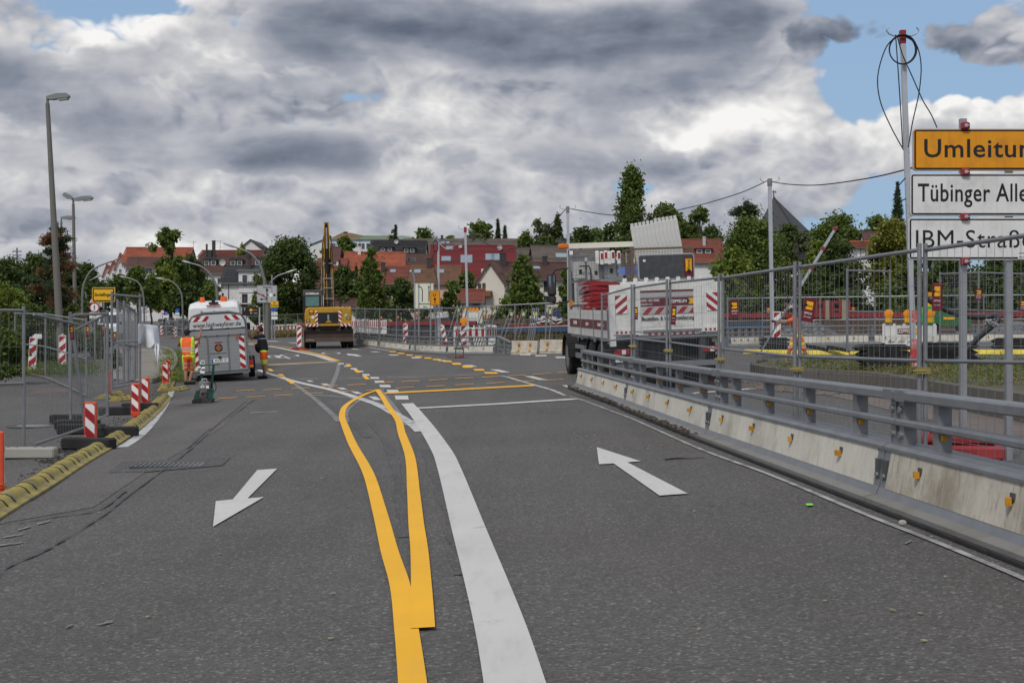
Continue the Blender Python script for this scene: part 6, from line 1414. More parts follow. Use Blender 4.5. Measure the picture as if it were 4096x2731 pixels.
def heap(c, rx, ry, h, n_, s0, name, label):
    q = MB(); rr = random.Random(3)
    for j in range(9):
        for i in range(20): pass
    vs = []; nu, nv = 24, 8
    for j in range(nv + 1):
        for i in range(nu): a = 2 * math.pi * i / nu; k = 1 - j / nv; vs.append(c + Vector((math.cos(a) * rx * k, math.sin(a) * ry * k, h * (1 - k ** 1.3) * (1 + rr.uniform(-.04, .04)))))
    q.add(vs, [(j * nu + i, j * nu + (i + 1) % nu, (j + 1) * nu + (i + 1) % nu, (j + 1) * nu + i) for j in range(nv) for i in range(nu)])
    for k in range(n_):
        a = rr.uniform(0, 2 * math.pi); kk = rr.random() ** .5; s_ = rr.uniform(.5, 1) * s0
        q.ell(c + Vector((math.cos(a) * rx * kk, math.sin(a) * ry * kk, h * (1 - kk ** 1.3) + s_ * .2)), (s_, s_ * rr.uniform(.6, 1), s_ * rr.uniform(.5, .8)), 5, 3)
    return q.build(name, GRAV, kind='stuff')
heap(GP(3225, 59.5) + Vector((0, 0, .0)), 1.9, 1.6, 1.05, 700, .06, 'gravel_heap', ''); heap(GP(4060, 60), 2.4, 1.8, .9, 500, .06, 'gravel_heap', '')
REDST = mat('red_shoring_steel', (.25, .024, .03), .55, .1, .2, 2, dirt=((.14, .05, .04), .5, 2))
BLUEST = mat('blue_shoring_steel', (.025, .085, .17), .55, .1, .25, 1.5, dirt=((.09, .07, .06), .6, 1.5))
RUSTW = mat('rusty_planks', (.10, .065, .042), .85, 0, .3, 3, bump=.3, bs=20, dirt=((.04, .03, .025), .6, 2))
DKW = mat('dark_wall_sheet', (.045, .047, .05), .8, 0, .25, 1, dirt=((.09, .08, .07), .4, 1.5))
def shoring(label, n0, d0, n1, d1, y_top, h, top_m, wall_m, npan=8, topname='beam'):
    A, B = GP(n0, d0), GP(n1, d1); A.z = Zh(y_top, d0); B.z = A.z; L = (B - A).length; t_ = thing('shoring_wall', label, 'shoring wall', A, yaw(A, B), 'shoring walls of the excavation')
    q = MB(); q.bbox(0, L, -.15, .15, -.28, 0); q.build('waler_beam', top_m, t_)
    for k in range(npan):
        x0 = L * k / npan; q = MB(); q.bbox(x0 + .02, x0 + L / npan - .02, -.05 + .04 * (k % 2), .05 + .04 * (k % 2), -h, -.282); q.build('wall_panel', wall_m, t_)
    for k in range(npan // 2 + 1): x0 = L * 2 * k / npan; q = MB(); q.bbox(x0 - .08, x0 + .08, -.14, -.06, -h, -.29); q.build('wall_post', wall_m, t_)
    return t_
shoring('long dark excavation wall with red beam behind the far barrier', 1395, 100, 1905, 96, 1286, 1.9, REDST, DKW, 12)
shoring('blue shoring wall with red beam left of the truck', 1890, 88, 2300, 82, 1310, 1.1, BLUEST, RUSTW, 10)
shoring('upper red beam of the excavation left of the truck', 2040, 92, 2480, 86, 1297, .5, REDST, RUSTW, 6)
shoring('blue shoring wall right of the truck', 2890, 72, 3060, 70, 1292, 1.0, BLUEST, DKW, 4)
shoring('red beam over rusty planks behind the gravel heap', 2860, 84, 4200, 78, 1253, 1.2, REDST, RUSTW, 24)
g_ = 'red shoring frames'
for i, (n0, n1) in enumerate(((3262, 3330), (3325, 3398))):
    t_ = thing('shoring_frame', 'red steel trench frame behind the fences, ' + ('left', 'right')[i] + ' one with pale timber posts', 'trench frame', P(n0, 1265, 74 - i), 0, g_); w_ = (n1 - n0) / FN * 74
    for z in (.35, .75): q = MB(); q.bbox(0, w_, -.08, .08, z - .07, z + .07); q.build('crossbar', REDST, t_)
    for x in (.05, w_ * .5, w_ - .05): q = MB(); q.bbox(x - .07, x + .07, -.09, .09, 0, .82); q.build('upright', REDST, t_)
    q = MB(); q.bbox(w_ * .55, w_ * .55 + .2, -.16, -.10, -.2, .85); q.build('timber_post', mat('pale_timber', (.33, .27, .20), .8, 0, .2, 6), t_)
DEBR = mat('debris_mix', (.11, .085, .065), .9, 0, .5, 2, island=.7)
q = MB()
for k in range(260):
    nx = rnd.uniform(1990, 2290); d = rnd.uniform(92, 108); p = GP(nx, d); q.box(p + Vector((0, 0, rnd.uniform(.9, 1.35))), (rnd.uniform(.2, 1.6), rnd.uniform(.05, .4), rnd.uniform(.04, .16)), Matrix.Rotation(rnd.uniform(-.3, .3), 3, 'Z') @ Matrix.Rotation(rnd.uniform(-.15, .15), 3, 'Y'))
for k in range(200):
    nx = rnd.uniform(2900, 4200); d = rnd.uniform(84, 92); p = P(nx, rnd.uniform(1252, 1285), d); q.box(p, (rnd.uniform(.2, 1.8), rnd.uniform(.05, .4), rnd.uniform(.04, .14)), Matrix.Rotation(rnd.uniform(-.3, .3), 3, 'Z') @ Matrix.Rotation(rnd.uniform(-.15, .15), 3, 'Y'))
q.build('timber_debris', DEBR, kind='stuff')
q = MB()
for k in range(26): p = GP(rnd.uniform(2130, 2240), rnd.uniform(86, 92)); q.ell(p + Vector((0, 0, rnd.uniform(1.0, 1.5))), (rnd.uniform(.12, .32), .12, rnd.uniform(.04, .08)), 7, 4, Matrix.Rotation(rnd.uniform(-.7, .7), 3, 'Y'))
q.build('white_sandbags', WHITE, kind='stuff')
gm = thing('green_machine', 'green construction machine with yellow strip behind the upright rental sign', 'machine', P(3770, 1240, 50)); gm.location.z = zg(gm.location.x, 50) + .75; gm.scale = (.72, .8, .62)
q = MB(); q.prism([(-.9, .2), (1.3, .2), (1.3, .65), (.4, .72), (.0, 1.15), (-.35, 1.1), (-.8, .6)], (0, .9, 0), lambda u, v_: Vector((u, -.4, v_))); q.build('body', mat('machine_green', (.02, .15, .04), .5, 0, .2, 3, dirt=((.05, .08, .04), .5, 3)), gm)
q = MB(); q.bbox(-.1, .45, -.43, -.402, .55, .70); q.build('yellow_strip', YEL, gm)
for x in (-.5, .8): q = MB(); q.lathe([(.1, -.1), (.24, -.1), (.24, .1), (.1, .1)], (x, -.3, .1), 16, 'y'); q.build('wheel', TYRE, gm)
hp = thing('dumper_skip', 'tilted green skip sticking up behind the white lamp board', 'skip', P(3690, 1275, 45)); q = MB(); q.prism([(-.35, -.1), (.1, .4), (.25, .42), (.3, -.1)], (0, .6, 0), lambda u, v_: Vector((u, -.3, v_))); q.build('bucket', mat('bright_green', (.04, .38, .07), .5, 0, .1), hp); q = MB(); q.bbox(.1, .32, -.2, .1, .2, .55); q.build('arm', YEL, hp)
q = MB(); q.cbox((0, 0, .15), (1.0, .6, .14), .03); q.cbox((.05, .02, .27), (.75, .5, .10), .03); q.lathe([(.2, .32), (.2, .37), (.12, .37)], (.0, 0, 0), 12); o = q.build('base_plate', REDPL); p = P(3800, 1838, 13.9); o.location = (p.x, p.y, zg(p.x, p.y) - .02); o.rotation_euler = (0, 0, R(-15)); tag(o, 'stacked red base plate carrying the sign post behind the nearest barrier', 'base plate', 'red base plates on the road')
q = MB(); q.prism([(-.4, 0), (.4, 0), (.3, .1), (-.3, .1)], (0, .4, 0)); o = q.build('base_plate', REDPL); p = P(3120, 1465, 33); o.location = (p.x, p.y, zg(p.x, p.y) + .05); o.rotation_euler = (0, R(8), R(20)); tag(o, 'dark red base plate tipped against the tip of the planted island', 'base plate', 'red base plates on the road')
q = MB(); shape(q, [(3420, 1722), (3640, 1790), (3600, 1805), (3540, 1780), (3500, 1760)], .012); shape(q, [(3690, 1800), (4096, 1880), (4096, 1910), (3900, 1870)], .012); upface(q.build('white_arrows', MW, kind='structure'))
line('white_stop_line', [(2600, 1590), (2800, 1572), (3060, 1552)], .3, MW, .012, False)
# steel profiles lying by the kerb
for i, (a, b) in enumerate((((3190, 1375, 47), (3310, 1400, 46.4)), ((3310, 1388, 47), (3395, 1402, 46.5)))):
    a, b = P(*a), P(*b); q = MB(); q.beam((0, 0, 0), b - a, .12, .12); o = q.build('steel_profile', BLACK); o.location = a; tag(o, 'dark steel profile lying on the yellow blocks, ' + ('left', 'right')[i], 'profile')

# ---- masts and overhead cables
g_ = 'temporary aluminium masts with cable hooks'
def mast(label, p, top, w_=.10, red=False):
    t_ = thing('cable_mast', label, 'mast', p, 0, g_); h = top.z - p.z; dx = top.x - p.x
    q = MB(); q.beam((0, 0, 0), (dx, 0, h), w_, w_, (0, 1, 0)); q.build('pole', ALU, t_)
    q = MB(); q.cbox((dx, 0, h - .12), (w_ * 1.25, w_ * 1.25, .28), .01); q.build('cap', REDPL if red else STEEL, t_)
    for s_ in (-1, 1):
        q = MB(); q.tube([(dx + s_ * w_ * .5, 0, h - .08), (dx + s_ * (w_ + .08), 0, h - .10), (dx + s_ * (w_ + .18), 0, h - .06), (dx + s_ * (w_ + .24), 0, h + .02), (dx + s_ * (w_ + .19), 0, h + .08)], .012, 6); q.build('hook', STEEL, t_)
    return t_
m1 = P(3655, 1462, 29); mt1 = P(3610, 126, 29)
mast1 = mast('tallest cable mast with coiled black cable, left of the yellow detour sign', m1, mt1, .10, True)
q = MB(); q.bbox(-.062, .062, -.062, .062, -.02, .55); q.bbox(-.058, .058, -.058, .058, .9, 1.15); q.build('red_base', mat('red_white_worn', (.45, .06, .06), .6, 0, .5, 9, dirt=((.6, .58, .56), .8, 5)), mast1)
m2 = P(3090, 1400, 52); mt2 = P(3079, 717, 52); mast('middle cable mast right of the truck, before the dark pyramid roof', m2, mt2, .13)
m3 = GP(2277, 61); mt3 = P(2271, 828, 61); mast('cable mast standing behind the truck mirror', m3, mt3, .12)
m4 = GP(1873, 72); mt4 = P(1861, 910, 72); mast('cable mast in front of the big red roof', m4, mt4, .12, True)
m5 = GP(1755, 76); mt5 = P(1753, 955, 76); mast5 = mast('cable mast with coiled cable behind the orange arrow sign', m5, mt5, .12)
def cable(name, label, pts, r=.014, mm=None, cat='cable', grp='overhead cables between the masts'):
    q = MB(); q.tube(smooth_path(pts, 8), r, 5); return tag(q.build(name, mm or BLACK, smooth=True), label, cat, grp)
cable('overhead_cable', 'overhead cable from the tallest mast left to the middle mast', [P(3655, 670, 30), P(3480, 712, 37), P(3280, 740, 44), P(3160, 738, 49), P(3090, 728, 52)], .018)
cable('overhead_cable', 'overhead cable from the middle mast left to the mast at the truck', [P(3068, 724, 52), P(2960, 772, 54), P(2780, 825, 57), P(2600, 858, 59), P(2440, 860, 60), P(2284, 836, 61)], .018)
cable('overhead_cable', 'sagging overhead cable from the truck mast to the red roof mast', [P(2262, 838, 61), P(2180, 920, 63), P(2090, 984, 66), P(1990, 995, 69), P(1910, 950, 71), P(1872, 918, 72)], .018)
cable('overhead_cable', 'pale sagging cable between the red roof mast and the sign mast', [P(1858, 945, 72), P(1830, 975, 73), P(1795, 997, 74), P(1770, 985, 75), P(1756, 968, 76)], .016, mat('pale_cable', (.45, .43, .38), .6))
c0 = P(3610, 200, 28.9)
q = MB()
for k in range(3): q.tube([c0 + Vector((.27 * (1 + .03 * k) * math.cos(a), -.02 * k, .29 * (1 + .03 * k) * math.sin(a))) for a in [2 * math.pi * i / 28 for i in range(29)]], .014, 5)
tag(q.build('cable_coil', BLACK, smooth=True), 'black cable coil hung at the top of the tallest mast', 'cable coil')
for i, (lb_, pts) in enumerate((('long black cable loop bulging left of the tallest mast', [(3595, 140), (3545, 190), (3512, 300), (3520, 400), (3560, 500), (3614, 600)]), ('black cable running straight down the left side of the tallest mast', [(3582, 140), (3590, 250), (3600, 400), (3611, 590)]),
    ('black cable loop bulging right of the tallest mast', [(3625, 150), (3665, 180), (3684, 260), (3676, 370), (3650, 490), (3633, 590)]), ('black cable running down to the yellow detour sign', [(3590, 150), (3610, 220), (3650, 310), (3690, 400), (3725, 460), (3748, 512)]), ('small black cable loop behind the left sign edges', [(3622, 712), (3590, 750), (3582, 780), (3600, 802), (3625, 795)]))):
    cable('hanging_cable', lb_, [P(a, b, 28.85) for a, b in pts], .013, None, 'cable', 'cables on the tallest mast')
q = MB(); cc = P(1742, 985, 75.9); q.tube([cc + Vector((.12 * math.cos(a), 0, .32 * math.sin(a))) for a in [2 * math.pi * i / 20 for i in range(21)]], .025, 5); tag(q.build('cable_coil', BLACK), 'thin cable coil on the mast behind the arrow sign', 'cable coil')
cable('hanging_cable', 'cable dropping down the mast behind the orange arrow sign', [P(1745, 1000, 75.8), P(1730, 1030, 75.8), P(1735, 1065, 75.8), P(1748, 1120, 75.8), P(1750, 1160, 75.8)], .02, None, 'cable', None)

# ---- signs
def panel(parent, w_, h_, m, z, r=.03, border=None, name='panel', y=0, x=0, bw=.02, inset=.012, fr=ALU):
    q = MB(); q.prism(rrect(w_, h_, r), (0, .03, 0), lambda u, v_: Vector((u + x, y, v_ + z))); a = q.build(name + '_plate', fr, parent)
    if border:
        q = MB(); q.prism(rrect(w_ - .006, h_ - .006, r), (0, .003, 0), lambda u, v_: Vector((u + x, y - .0035, v_ + z + .003))); q.build('face_edge', m, a)
        q = MB(); q.prism(rrect(w_ - 2 * inset, h_ - 2 * inset, max(.005, r - inset)), (0, .003, 0), lambda u, v_: Vector((u + x, y - .007, v_ + z + inset))); q.build('border', border, a)
        q = MB(); i2 = inset + bw; q.prism(rrect(w_ - 2 * i2, h_ - 2 * i2, max(.004, r - i2)), (0, .003, 0), lambda u, v_: Vector((u + x, y - .0105, v_ + z + i2))); q.build('face', m, a)
    else:
        q = MB(); q.prism(rrect(w_ - .01, h_ - .01, r), (0, .003, 0), lambda u, v_: Vector((u + x, y - .0035, v_ + z + .005))); q.build('face', m, a)
    return a
def flat_arrow(parent, pts, w_, m, y, hw=None, name='arrow'):
    q = MB(); pts = [Vector((a, 0, b)) for a, b in pts]
    for a, b in zip(pts, pts[1:]): q.beam(a + Vector((0, y, 0)) - (b - a).normalized() * w_ * .2, b + Vector((0, y, 0)), w_, .003, (0, 1, 0))
    d = (pts[-1] - pts[-2]).normalized(); s_ = Vector((-d.z, 0, d.x)); hw = hw or w_ * 1.7; t = pts[-1]
    q.add([t + Vector((0, y - .002, 0)) + s_ * hw - d * .0, t + Vector((0, y - .002, 0)) - s_ * hw, t + Vector((0, y - .002, 0)) + d * hw * 2.0], [(0, 1, 2), (2, 1, 0)])
    q.build(name, m, parent)
# big detour signs on the right
sg = thing('detour_signs', 'tall square post carrying a yellow detour sign and two white street name signs at right', 'sign', (X(3858, 14), 14, zg(X(3858, 14), 14)), 0, None)
def zs(ny): return Zh(ny, 14) - sg.location.z
xs_ = lambda nx: X(nx, 14) - sg.location.x
POST = mat('zinc_post', (.36, .37, .39), .4, .6, .12, 5)
q = MB(); q.bbox(-.032, .032, .02, .084, 0, zs(473)); q.build('post', POST, sg)
q = MB(); x2 = xs_(4042); q.bbox(x2 - .032, x2 + .032, .02, .084, .0, zs(600)); q.build('post', POST, sg)
for nm, y0, y1, xl, m, s_, tx_, ty_, size, xsq in (('detour', 516, 683, 3652, SIGNO, 'Umleitung', 3690, 598, .258, 1.08), ('tuebinger', 694, 864, 3640, SIGNW, 'Tübinger Allee', 3670, 775, .255, .74), ('ibm', 871, 1040, 3633, SIGNW, 'IBM-Straße', 3655, 960, .255, .98)):
    w_ = 1.60; z = zs(y1); h_ = zs(y0) - z; a = panel(sg, w_, h_, m, z, .035, BLACKP, 'sign_panel', 0, xs_(xl) + w_ / 2, .016, .012)
    tx = txt(s_, size, BLACKP, a, (xs_(tx_), -.0115, zs(ty_)), align='LEFT', xs=xsq, bold=.003 if s_[0] != 'I' else 0, space=1.06)
for ny in (505, 690, 868, 1046):
    q = MB(); q.cbox((0, -.02, zs(ny)), (.085, .06, .075), .012); c_ = q.build('clamp', REDPL, sg)
    q = MB(); q.disc((0, -.056, zs(ny)), .018, n=12, th=.012); q.bbox(-.005, .028, -.066, -.058, zs(ny) - .006, zs(ny) + .006); q.build('wing_bolt', ALU, c_)
q = MB(); q.bbox(xs_(4070), xs_(4120), -.013, -.0112, zs(1036), zs(1005)); st_ = q.build('sticker', WHITEP, sg); txt('SCHW', .028, BLACKP, st_, (xs_(4073), -.0145, zs(1013)), align='LEFT', xs=.8); txt('STUTT', .028, BLACKP, st_, (xs_(4073), -.0145, zs(1029)), align='LEFT', xs=.8)
# town sign at left
def pole(parent, x, z0, z1, r=.03, m=None, y=.03): q = MB(); q.cyl((x, y, z0), (x, y, z1), r, 10); return q.build('post', m or POST, parent, smooth=True)
d = 62; p = GP(414, d); ts = thing('town_sign', 'yellow town sign with black rim on a grey post before the left trees', 'sign', p)
z0 = Zh(1208, d) - p.z; h_ = 58 / FN * d; w_ = 92 / FN * d; a = panel(ts, w_, h_, SIGNY, z0, .07, BLACKP, 'sign_panel', 0, 0, .055, .03, WHITEP); txt('Sindelfingen', .205, BLACKP, a, (0, -.013, z0 + h_ / 2), xs=.82, bold=.006); pole(ts, 0, 0, z0 + .3)
def round_sign(label, nx, ny, d, rN, kind, extra=None, cat='sign'):
    p = GP(nx, d); t_ = thing('traffic_sign', label, cat, p, 0, 'small traffic signs'); zc = Zh(ny, d) - p.z; r = rN / FN * d
    pole(t_, 0, 0, zc + r * .5, .03)
    if kind in ('ped', 'fifty'):
        q = MB(); q.disc((0, -.005, zc), r, n=24, th=.01); a = q.build('red_disc', RED, t_); q = MB(); q.disc((0, -.012, zc), r * .78, n=24); q.build('face', WHITEP, a)
        if kind == 'fifty': txt('50', r * 1.05, BLACKP, a, (0, -.016, zc), xs=.8, bold=.004)
        else:
            q = MB(); k = r; q.disc((0, -.016, zc + .42 * k), .10 * k, n=10); q.beam((0, -.016, zc + .32 * k), (0, -.016, zc - .05 * k), .16 * k, .004, (0, 1, 0)); q.beam((0, -.017, zc - .02 * k), (-.14 * k, -.017, zc - .55 * k), .08 * k, .004, (0, 1, 0)); q.beam((0, -.018, zc - .02 * k), (.13 * k, -.018, zc - .55 * k), .08 * k, .004, (0, 1, 0)); q.beam((0, -.019, zc + .25 * k), (-.18 * k, -.019, zc - .02 * k), .06 * k, .004, (0, 1, 0)); q.beam((0, -.02, zc + .25 * k), (.18 * k, -.02, zc + .0), .06 * k, .004, (0, 1, 0)); q.build('walking_figure', BLACKP, a)
    elif kind == 'blue':
        q = MB(); q.disc((0, -.005, zc), r, n=24, th=.01); a = q.build('blue_disc', BLUE, t_)
        q = MB(); q.beam((0, -.013, zc - .7 * r), (0, -.013, zc + .7 * r), .05 * r, .004, (0, 1, 0)); q.disc((-.35 * r, -.013, zc + .15 * r), .12 * r, n=8); q.beam((-.35 * r, -.0135, zc + .05 * r), (-.4 * r, -.0135, zc - .4 * r), .10 * r, .004, (0, 1, 0)); q.lathe([(.16 * r, -.012), (.16 * r, -.015), (.10 * r, -.015), (.10 * r, -.012)], (.35 * r, 0, zc - .1 * r), 10, 'y'); q.build('symbol', WHITEP, a)
    elif kind == 'up':
        q = MB(); q.disc((0, -.005, zc), r, n=24, th=.01); a = q.build('blue_disc', BLUE, t_); flat_arrow(a, [(0, zc - .6 * r), (0, zc + .15 * r)], .16 * r, WHITEP, -.013, .34 * r * .8)
    elif kind == 'tri':
        q = MB(); q.prism([(-r, zc - .6 * r), (r, zc - .6 * r), (0, zc + 1.05 * r)], (0, .01, 0), lambda u, v_: Vector((u, -.01, v_))); a = q.build('red_triangle', RED, t_); q = MB(); q.prism([(-.66 * r, zc - .42 * r), (.66 * r, zc - .42 * r), (0, zc + .68 * r)], (0, .003, 0), lambda u, v_: Vector((u, -.014, v_))); q.build('face', WHITEP, a)
        q = MB(); q.beam((-.1 * r, -.017, zc + .25 * r), (.05 * r, -.017, zc - .3 * r), .16 * r, .004, (0, 1, 0)); q.beam((-.2 * r, -.0175, zc - .05 * r), (.35 * r, -.0175, zc - .32 * r), .10 * r, .004, (0, 1, 0)); q.build('digging_figure', BLACKP, a)
    elif kind == 'diamond':
        q = MB(); q.prism([(-r, zc), (0, zc - r), (r, zc), (0, zc + r)], (0, .01, 0), lambda u, v_: Vector((u, -.01, v_))); a = q.build('white_diamond', WHITEP, t_); q = MB(); k = r * .7; q.prism([(-k, zc), (0, zc - k), (k, zc), (0, zc + k)], (0, .003, 0), lambda u, v_: Vector((u, -.014, v_))); q.build('face', SIGNY, a)
    elif kind == 'back': q = MB(); q.disc((0, -.005, zc), r, n=24, th=.01); q.build('grey_disc', mat('sign_back_dark', (.06, .065, .075), .5, .2, .1), t_)
    for (dy, w2, h2, s_) in (extra or ()):
        z1 = Zh(ny + dy, d) - p.z; q = MB(); q.bbox(-w2 / 2, w2 / 2, -.012, -.002, z1 - h2 / 2, z1 + h2 / 2); e_ = q.build('extra_plate', WHITEP, t_)
        q = MB(); q.bbox(-w2 / 2 + .03, w2 / 2 - .03, -.0145, -.0125, z1 - h2 / 2 + .02, z1 - h2 / 2 + .035); q.build('rule', BLACKP, e_)
        if s_: txt(s_, h2 * .6, BLACKP, e_, (0, -.016, z1), xs=.8)
    return t_
round_sign('no pedestrians sign with red ring below the town sign', 378, 1230, 56, 20, 'ped', [(32, .40, .25, 'frei')])
round_sign('dark back of a round sign beside the town sign post', 417, 1250, 58, 15, 'back')
round_sign('red triangle sign peeking out left of the town sign', 366, 1205, 95, 12, 'tri')
round_sign('fifty speed limit sign by the left street', 650, 1247, 140, 8, 'fifty'); round_sign('blue round foot and cycle sign beside the fifty sign', 665, 1253, 138, 8, 'blue', [(13, .5, .25, '')])
round_sign('road works triangle sign in front of the poster', 586, 1243, 150, 10, 'tri', [(16, .5, .2, '')]); round_sign('blue round foot and cycle sign before the street closure', 499, 1217, 210, 7, 'blue', [(10, .6, .3, '')])
round_sign('distant triangle sign among the street trees', 478, 1207, 230, 7, 'tri'); round_sign('yellow diamond priority sign left of the poster', 566, 1232, 150, 6, 'diamond')
round_sign('blue straight ahead sign with taxi plate by the curved lamp', 709, 1242, 130, 9, 'up', [(13, .40, .20, ''), (26, .42, .28, 'TAXI')])
def rect_sign(label, nx, y0, y1, wN, d, m, texts=(), border=BLACKP, post=True, rz=0, roll=0, name='traffic_sign', cat='sign', bw=.02, inset=.02):
    p = GP(nx, d); t_ = thing(name, label, cat, p, 0, None, rot=(0, roll, rz)); z0 = Zh(y1, d) - p.z; h_ = (y1 - y0) / FN * d; w_ = wN / FN * d
    a = panel(t_, w_, h_, m, z0, min(.05, h_ * .15), border, 'sign_panel', 0, 0, bw, inset)
    for s_, fx, fz, size, xq in texts: txt(s_, size, BLACKP, a, (fx * w_, -.0135, z0 + fz * h_), xs=xq, bold=0 if 'M' in s_ else .004)
    if post: pole(t_, 0, 0, z0 + h_ * .6, .04)
    return t_, a, z0, h_, w_
rect_sign('small white sign with black words behind the no pedestrians sign', 395, 1210, 1228, 28, 100, SIGNW, [('und', .0, .7, .14, .9), ('Haltestellen', .0, .28, .11, .7)])
t_, a, z0, h_, w_ = rect_sign('advertising poster on two posts beside the left street', 578, 1226, 1254, 18, 152, mat('poster_blue', (.28, .42, .52), .5, 0, .35, 4), (), None); q = MB(); q.ell((0, -.01, z0 + .25), (.15, .005, .18), 10, 6); q.ell((-.1, -.011, z0 + .55), (.1, .005, .06), 8, 5); q.build('poster_print', mat('poster_red', (.5, .08, .06), .5), a)
d = 77; t_, a, z0, h_, w_ = rect_sign('large cream lane sign with left-turn and straight arrows behind the far barrier', 1697, 1132, 1236, 77, d, mat('cream_sign_face', (.72, .72, .60), .42, 0, .05), [('Bitte einordnen', .02, .20, .125, .84), ('100 m', .05, .08, .125, .84)], BLACKP, False)
pole(t_, -.30, 0, z0 + h_, .05); pole(t_, .35, 0, z0 + h_, .05)
flat_arrow(a, [(-.10 * w_, z0 + .29 * h_), (-.10 * w_, z0 + .73 * h_), (-.13 * w_, z0 + .80 * h_), (-.18 * w_, z0 + .845 * h_), (-.25 * w_, z0 + .855 * h_)], .045, BLACKP, -.015, .06); flat_arrow(a, [(.24 * w_, z0 + .29 * h_), (.24 * w_, z0 + .83 * h_)], .045, BLACKP, -.015, .06)
q = MB(); q.beam((-.52 * w_, .05, z0 + .1), (-.52 * w_, .05, z0 + h_ + .3), .05, .05); q.tube([(-.5 * w_, .05, z0 + h_ - .1), (-.52 * w_, .05, z0 + h_ + .25), (-.60 * w_, .05, z0 + h_ + .50), (-.68 * w_, .05, z0 + h_ + .58)], .035, 6); q.build('curved_bracket', POST, t_)
t_, a, z0, h_, w_ = rect_sign('orange detour sign with letter U and up arrow, slightly tilted', 1746, 1162, 1222, 42, 75, SIGNO, [('U', -.02, .72, .26, 1.0)], BLACKP, True, 0, R(-2.0)); flat_arrow(a, [(0, z0 + .12 * h_), (0, z0 + .38 * h_)], .045, BLACKP, -.015, .075)
rect_sign('white street sign cut off by the orange detour sign', 1752, 1226, 1244, 38, 75.3, SIGNW, [('inger Allee', .05, .5, .13, .8)], BLACKP, False, 0, 0)
rect_sign('white street name sign with large lettering, tilted to the right', 1768, 1247, 1272, 70, 74.8, SIGNW, [('IBM-Str.', .04, .5, .30, .95)], BLACKP, True, 0, R(-4.5))
# direction board with arrows
d = 100; t_, a, z0, h_, w_ = rect_sign('grey direction board with black arrows on a concrete lamp post', 1068, 1141, 1211, 81, d, mat('dull_sign_face', (.42, .43, .44), .5, 0, .06), [('Stadtmitte', 0, .88, .15, .95), ('Eichelsberg', -.28, .45, .13, .75)], mat('dark_sign_border', (.08, .08, .08), .5), False)
flat_arrow(a, [(0, z0 + .07 * h_), (0, z0 + .68 * h_)], .07, BLACKP, -.015, .11); flat_arrow(a, [(0, z0 + .44 * h_), (.34 * w_, z0 + .44 * h_)], .06, BLACKP, -.016, .09); flat_arrow(a, [(0, z0 + .20 * h_), (-.24 * w_, z0 + .20 * h_)], .06, BLACKP, -.016, .09)
q = MB(); q.disc((.19 * w_, -.02, z0 + .44 * h_), .145, n=20); q.build('white_patch', WHITEP, a); q = MB(); q.beam((-.52 * w_, -.021, z0 + .60 * h_), (0, -.021, z0 + .27 * h_), .07, .006, (0, 1, 0)); q.build('red_cross_bar', RED, a); q = MB(); q.beam((-.56 * w_, -.022, z0 + .43 * h_), (-.28 * w_, -.022, z0 + .42 * h_), .03, .004, (0, 1, 0)); q.build('white_strip', WHITEP, a)
q = MB(); q.cyl((0, .2, 0), (0, .2, z0 + h_ + .1), .17, 12, .14); q.build('concrete_post', mat('lamp_concrete', (.16, .155, .14), .9, 0, .15, 4, bump=.3, bs=30), t_, smooth=True)
for x in (.20,): pole(t_, .35, 0, z0 + 2.0, .05)
d = 97; t_, a, z0, h_, w_ = rect_sign('small yellow town sign with distance plates below the direction board', 1098, 1204, 1230, 33, d, SIGNY, [('Stadt', 0, .72, .10, .9), ('Sindelfingen', 0, .35, .14, .72)], BLACKP, True)
q = MB(); q.bbox(-.22, .22, -.01, .0, z0 - .2, z0 - .04); q.build('blue_plate', BLUE, t_)
for zz, s_ in ((-.42, '70 m'), (-.72, '<')): q = MB(); q.bbox(-.21, .21, -.01, 0, z0 + zz - .11, z0 + zz + .11); e_ = q.build('distance_plate', WHITEP, t_); txt(s_, .16, BLACKP, e_, (0, -.012, z0 + zz))
# ---- street lamps
LCON = MATS['lamp_concrete']
def straight_lamp(label, nb, yb, nt, yt, d, r0, r1, heads, yaw0=0):
    b = P(nb, yb, d); b.z = zg(b.x, d) ; tp = P(nt, yt, d); t_ = thing('street_lamp', label, 'street lamp', b, 0, 'straight concrete street lamps'); v_ = tp - b
    q = MB(); q.tube([(0, 0, 0), v_ * .5, v_], [r0, (r0 + r1) / 2, r1], 12); q.build('pole', LCON, t_, smooth=True)
    q = MB(); q.cyl(v_, v_ + Vector((0, 0, .22)), r1 * .7, 8); q.build('spigot', STEEL, t_)
    for s_, L, tilt in heads:
        q = MB(); m_ = Matrix.Rotation(R(tilt) * -s_, 3, 'Y'); prof = [(0, .0), (s_ * L * .25, -.04), (s_ * L * .98, -.04), (s_ * L, .02), (s_ * L * .9, .12), (s_ * L * .45, .15), (0, .10)]
        q.prism(prof, (0, .26, 0), lambda u, w2: v_ + Vector((0, 0, .15)) + m_ @ Vector((u, -.13, w2))); h_ = q.build('lamp_head', mat('lamp_grey', (.22, .235, .235), .5, .2, .1), t_, fixn=True)
        q = MB(); q.prism([(s_ * L * .45, -.045), (s_ * L * .95, -.045), (s_ * L * .90, -.11), (s_ * L * .5, -.10)], (0, .22, 0), lambda u, w2: v_ + Vector((0, 0, .15)) + m_ @ Vector((u, -.11, w2))); q.build('lamp_glass', mat('lamp_glass_grey', (.30, .31, .30), .15, 0, .1), h_, fixn=True)
straight_lamp('tallest concrete street lamp at left, slightly leaning, one head', 247, 1300, 190, 415, 50, .15, .075, [(1, .80, 8)])
straight_lamp('double-headed concrete street lamp right of the tallest one', 303, 1260, 293, 815, 70, .12, .07, [(1, 1.0, 8), (-1, .60, 35)])
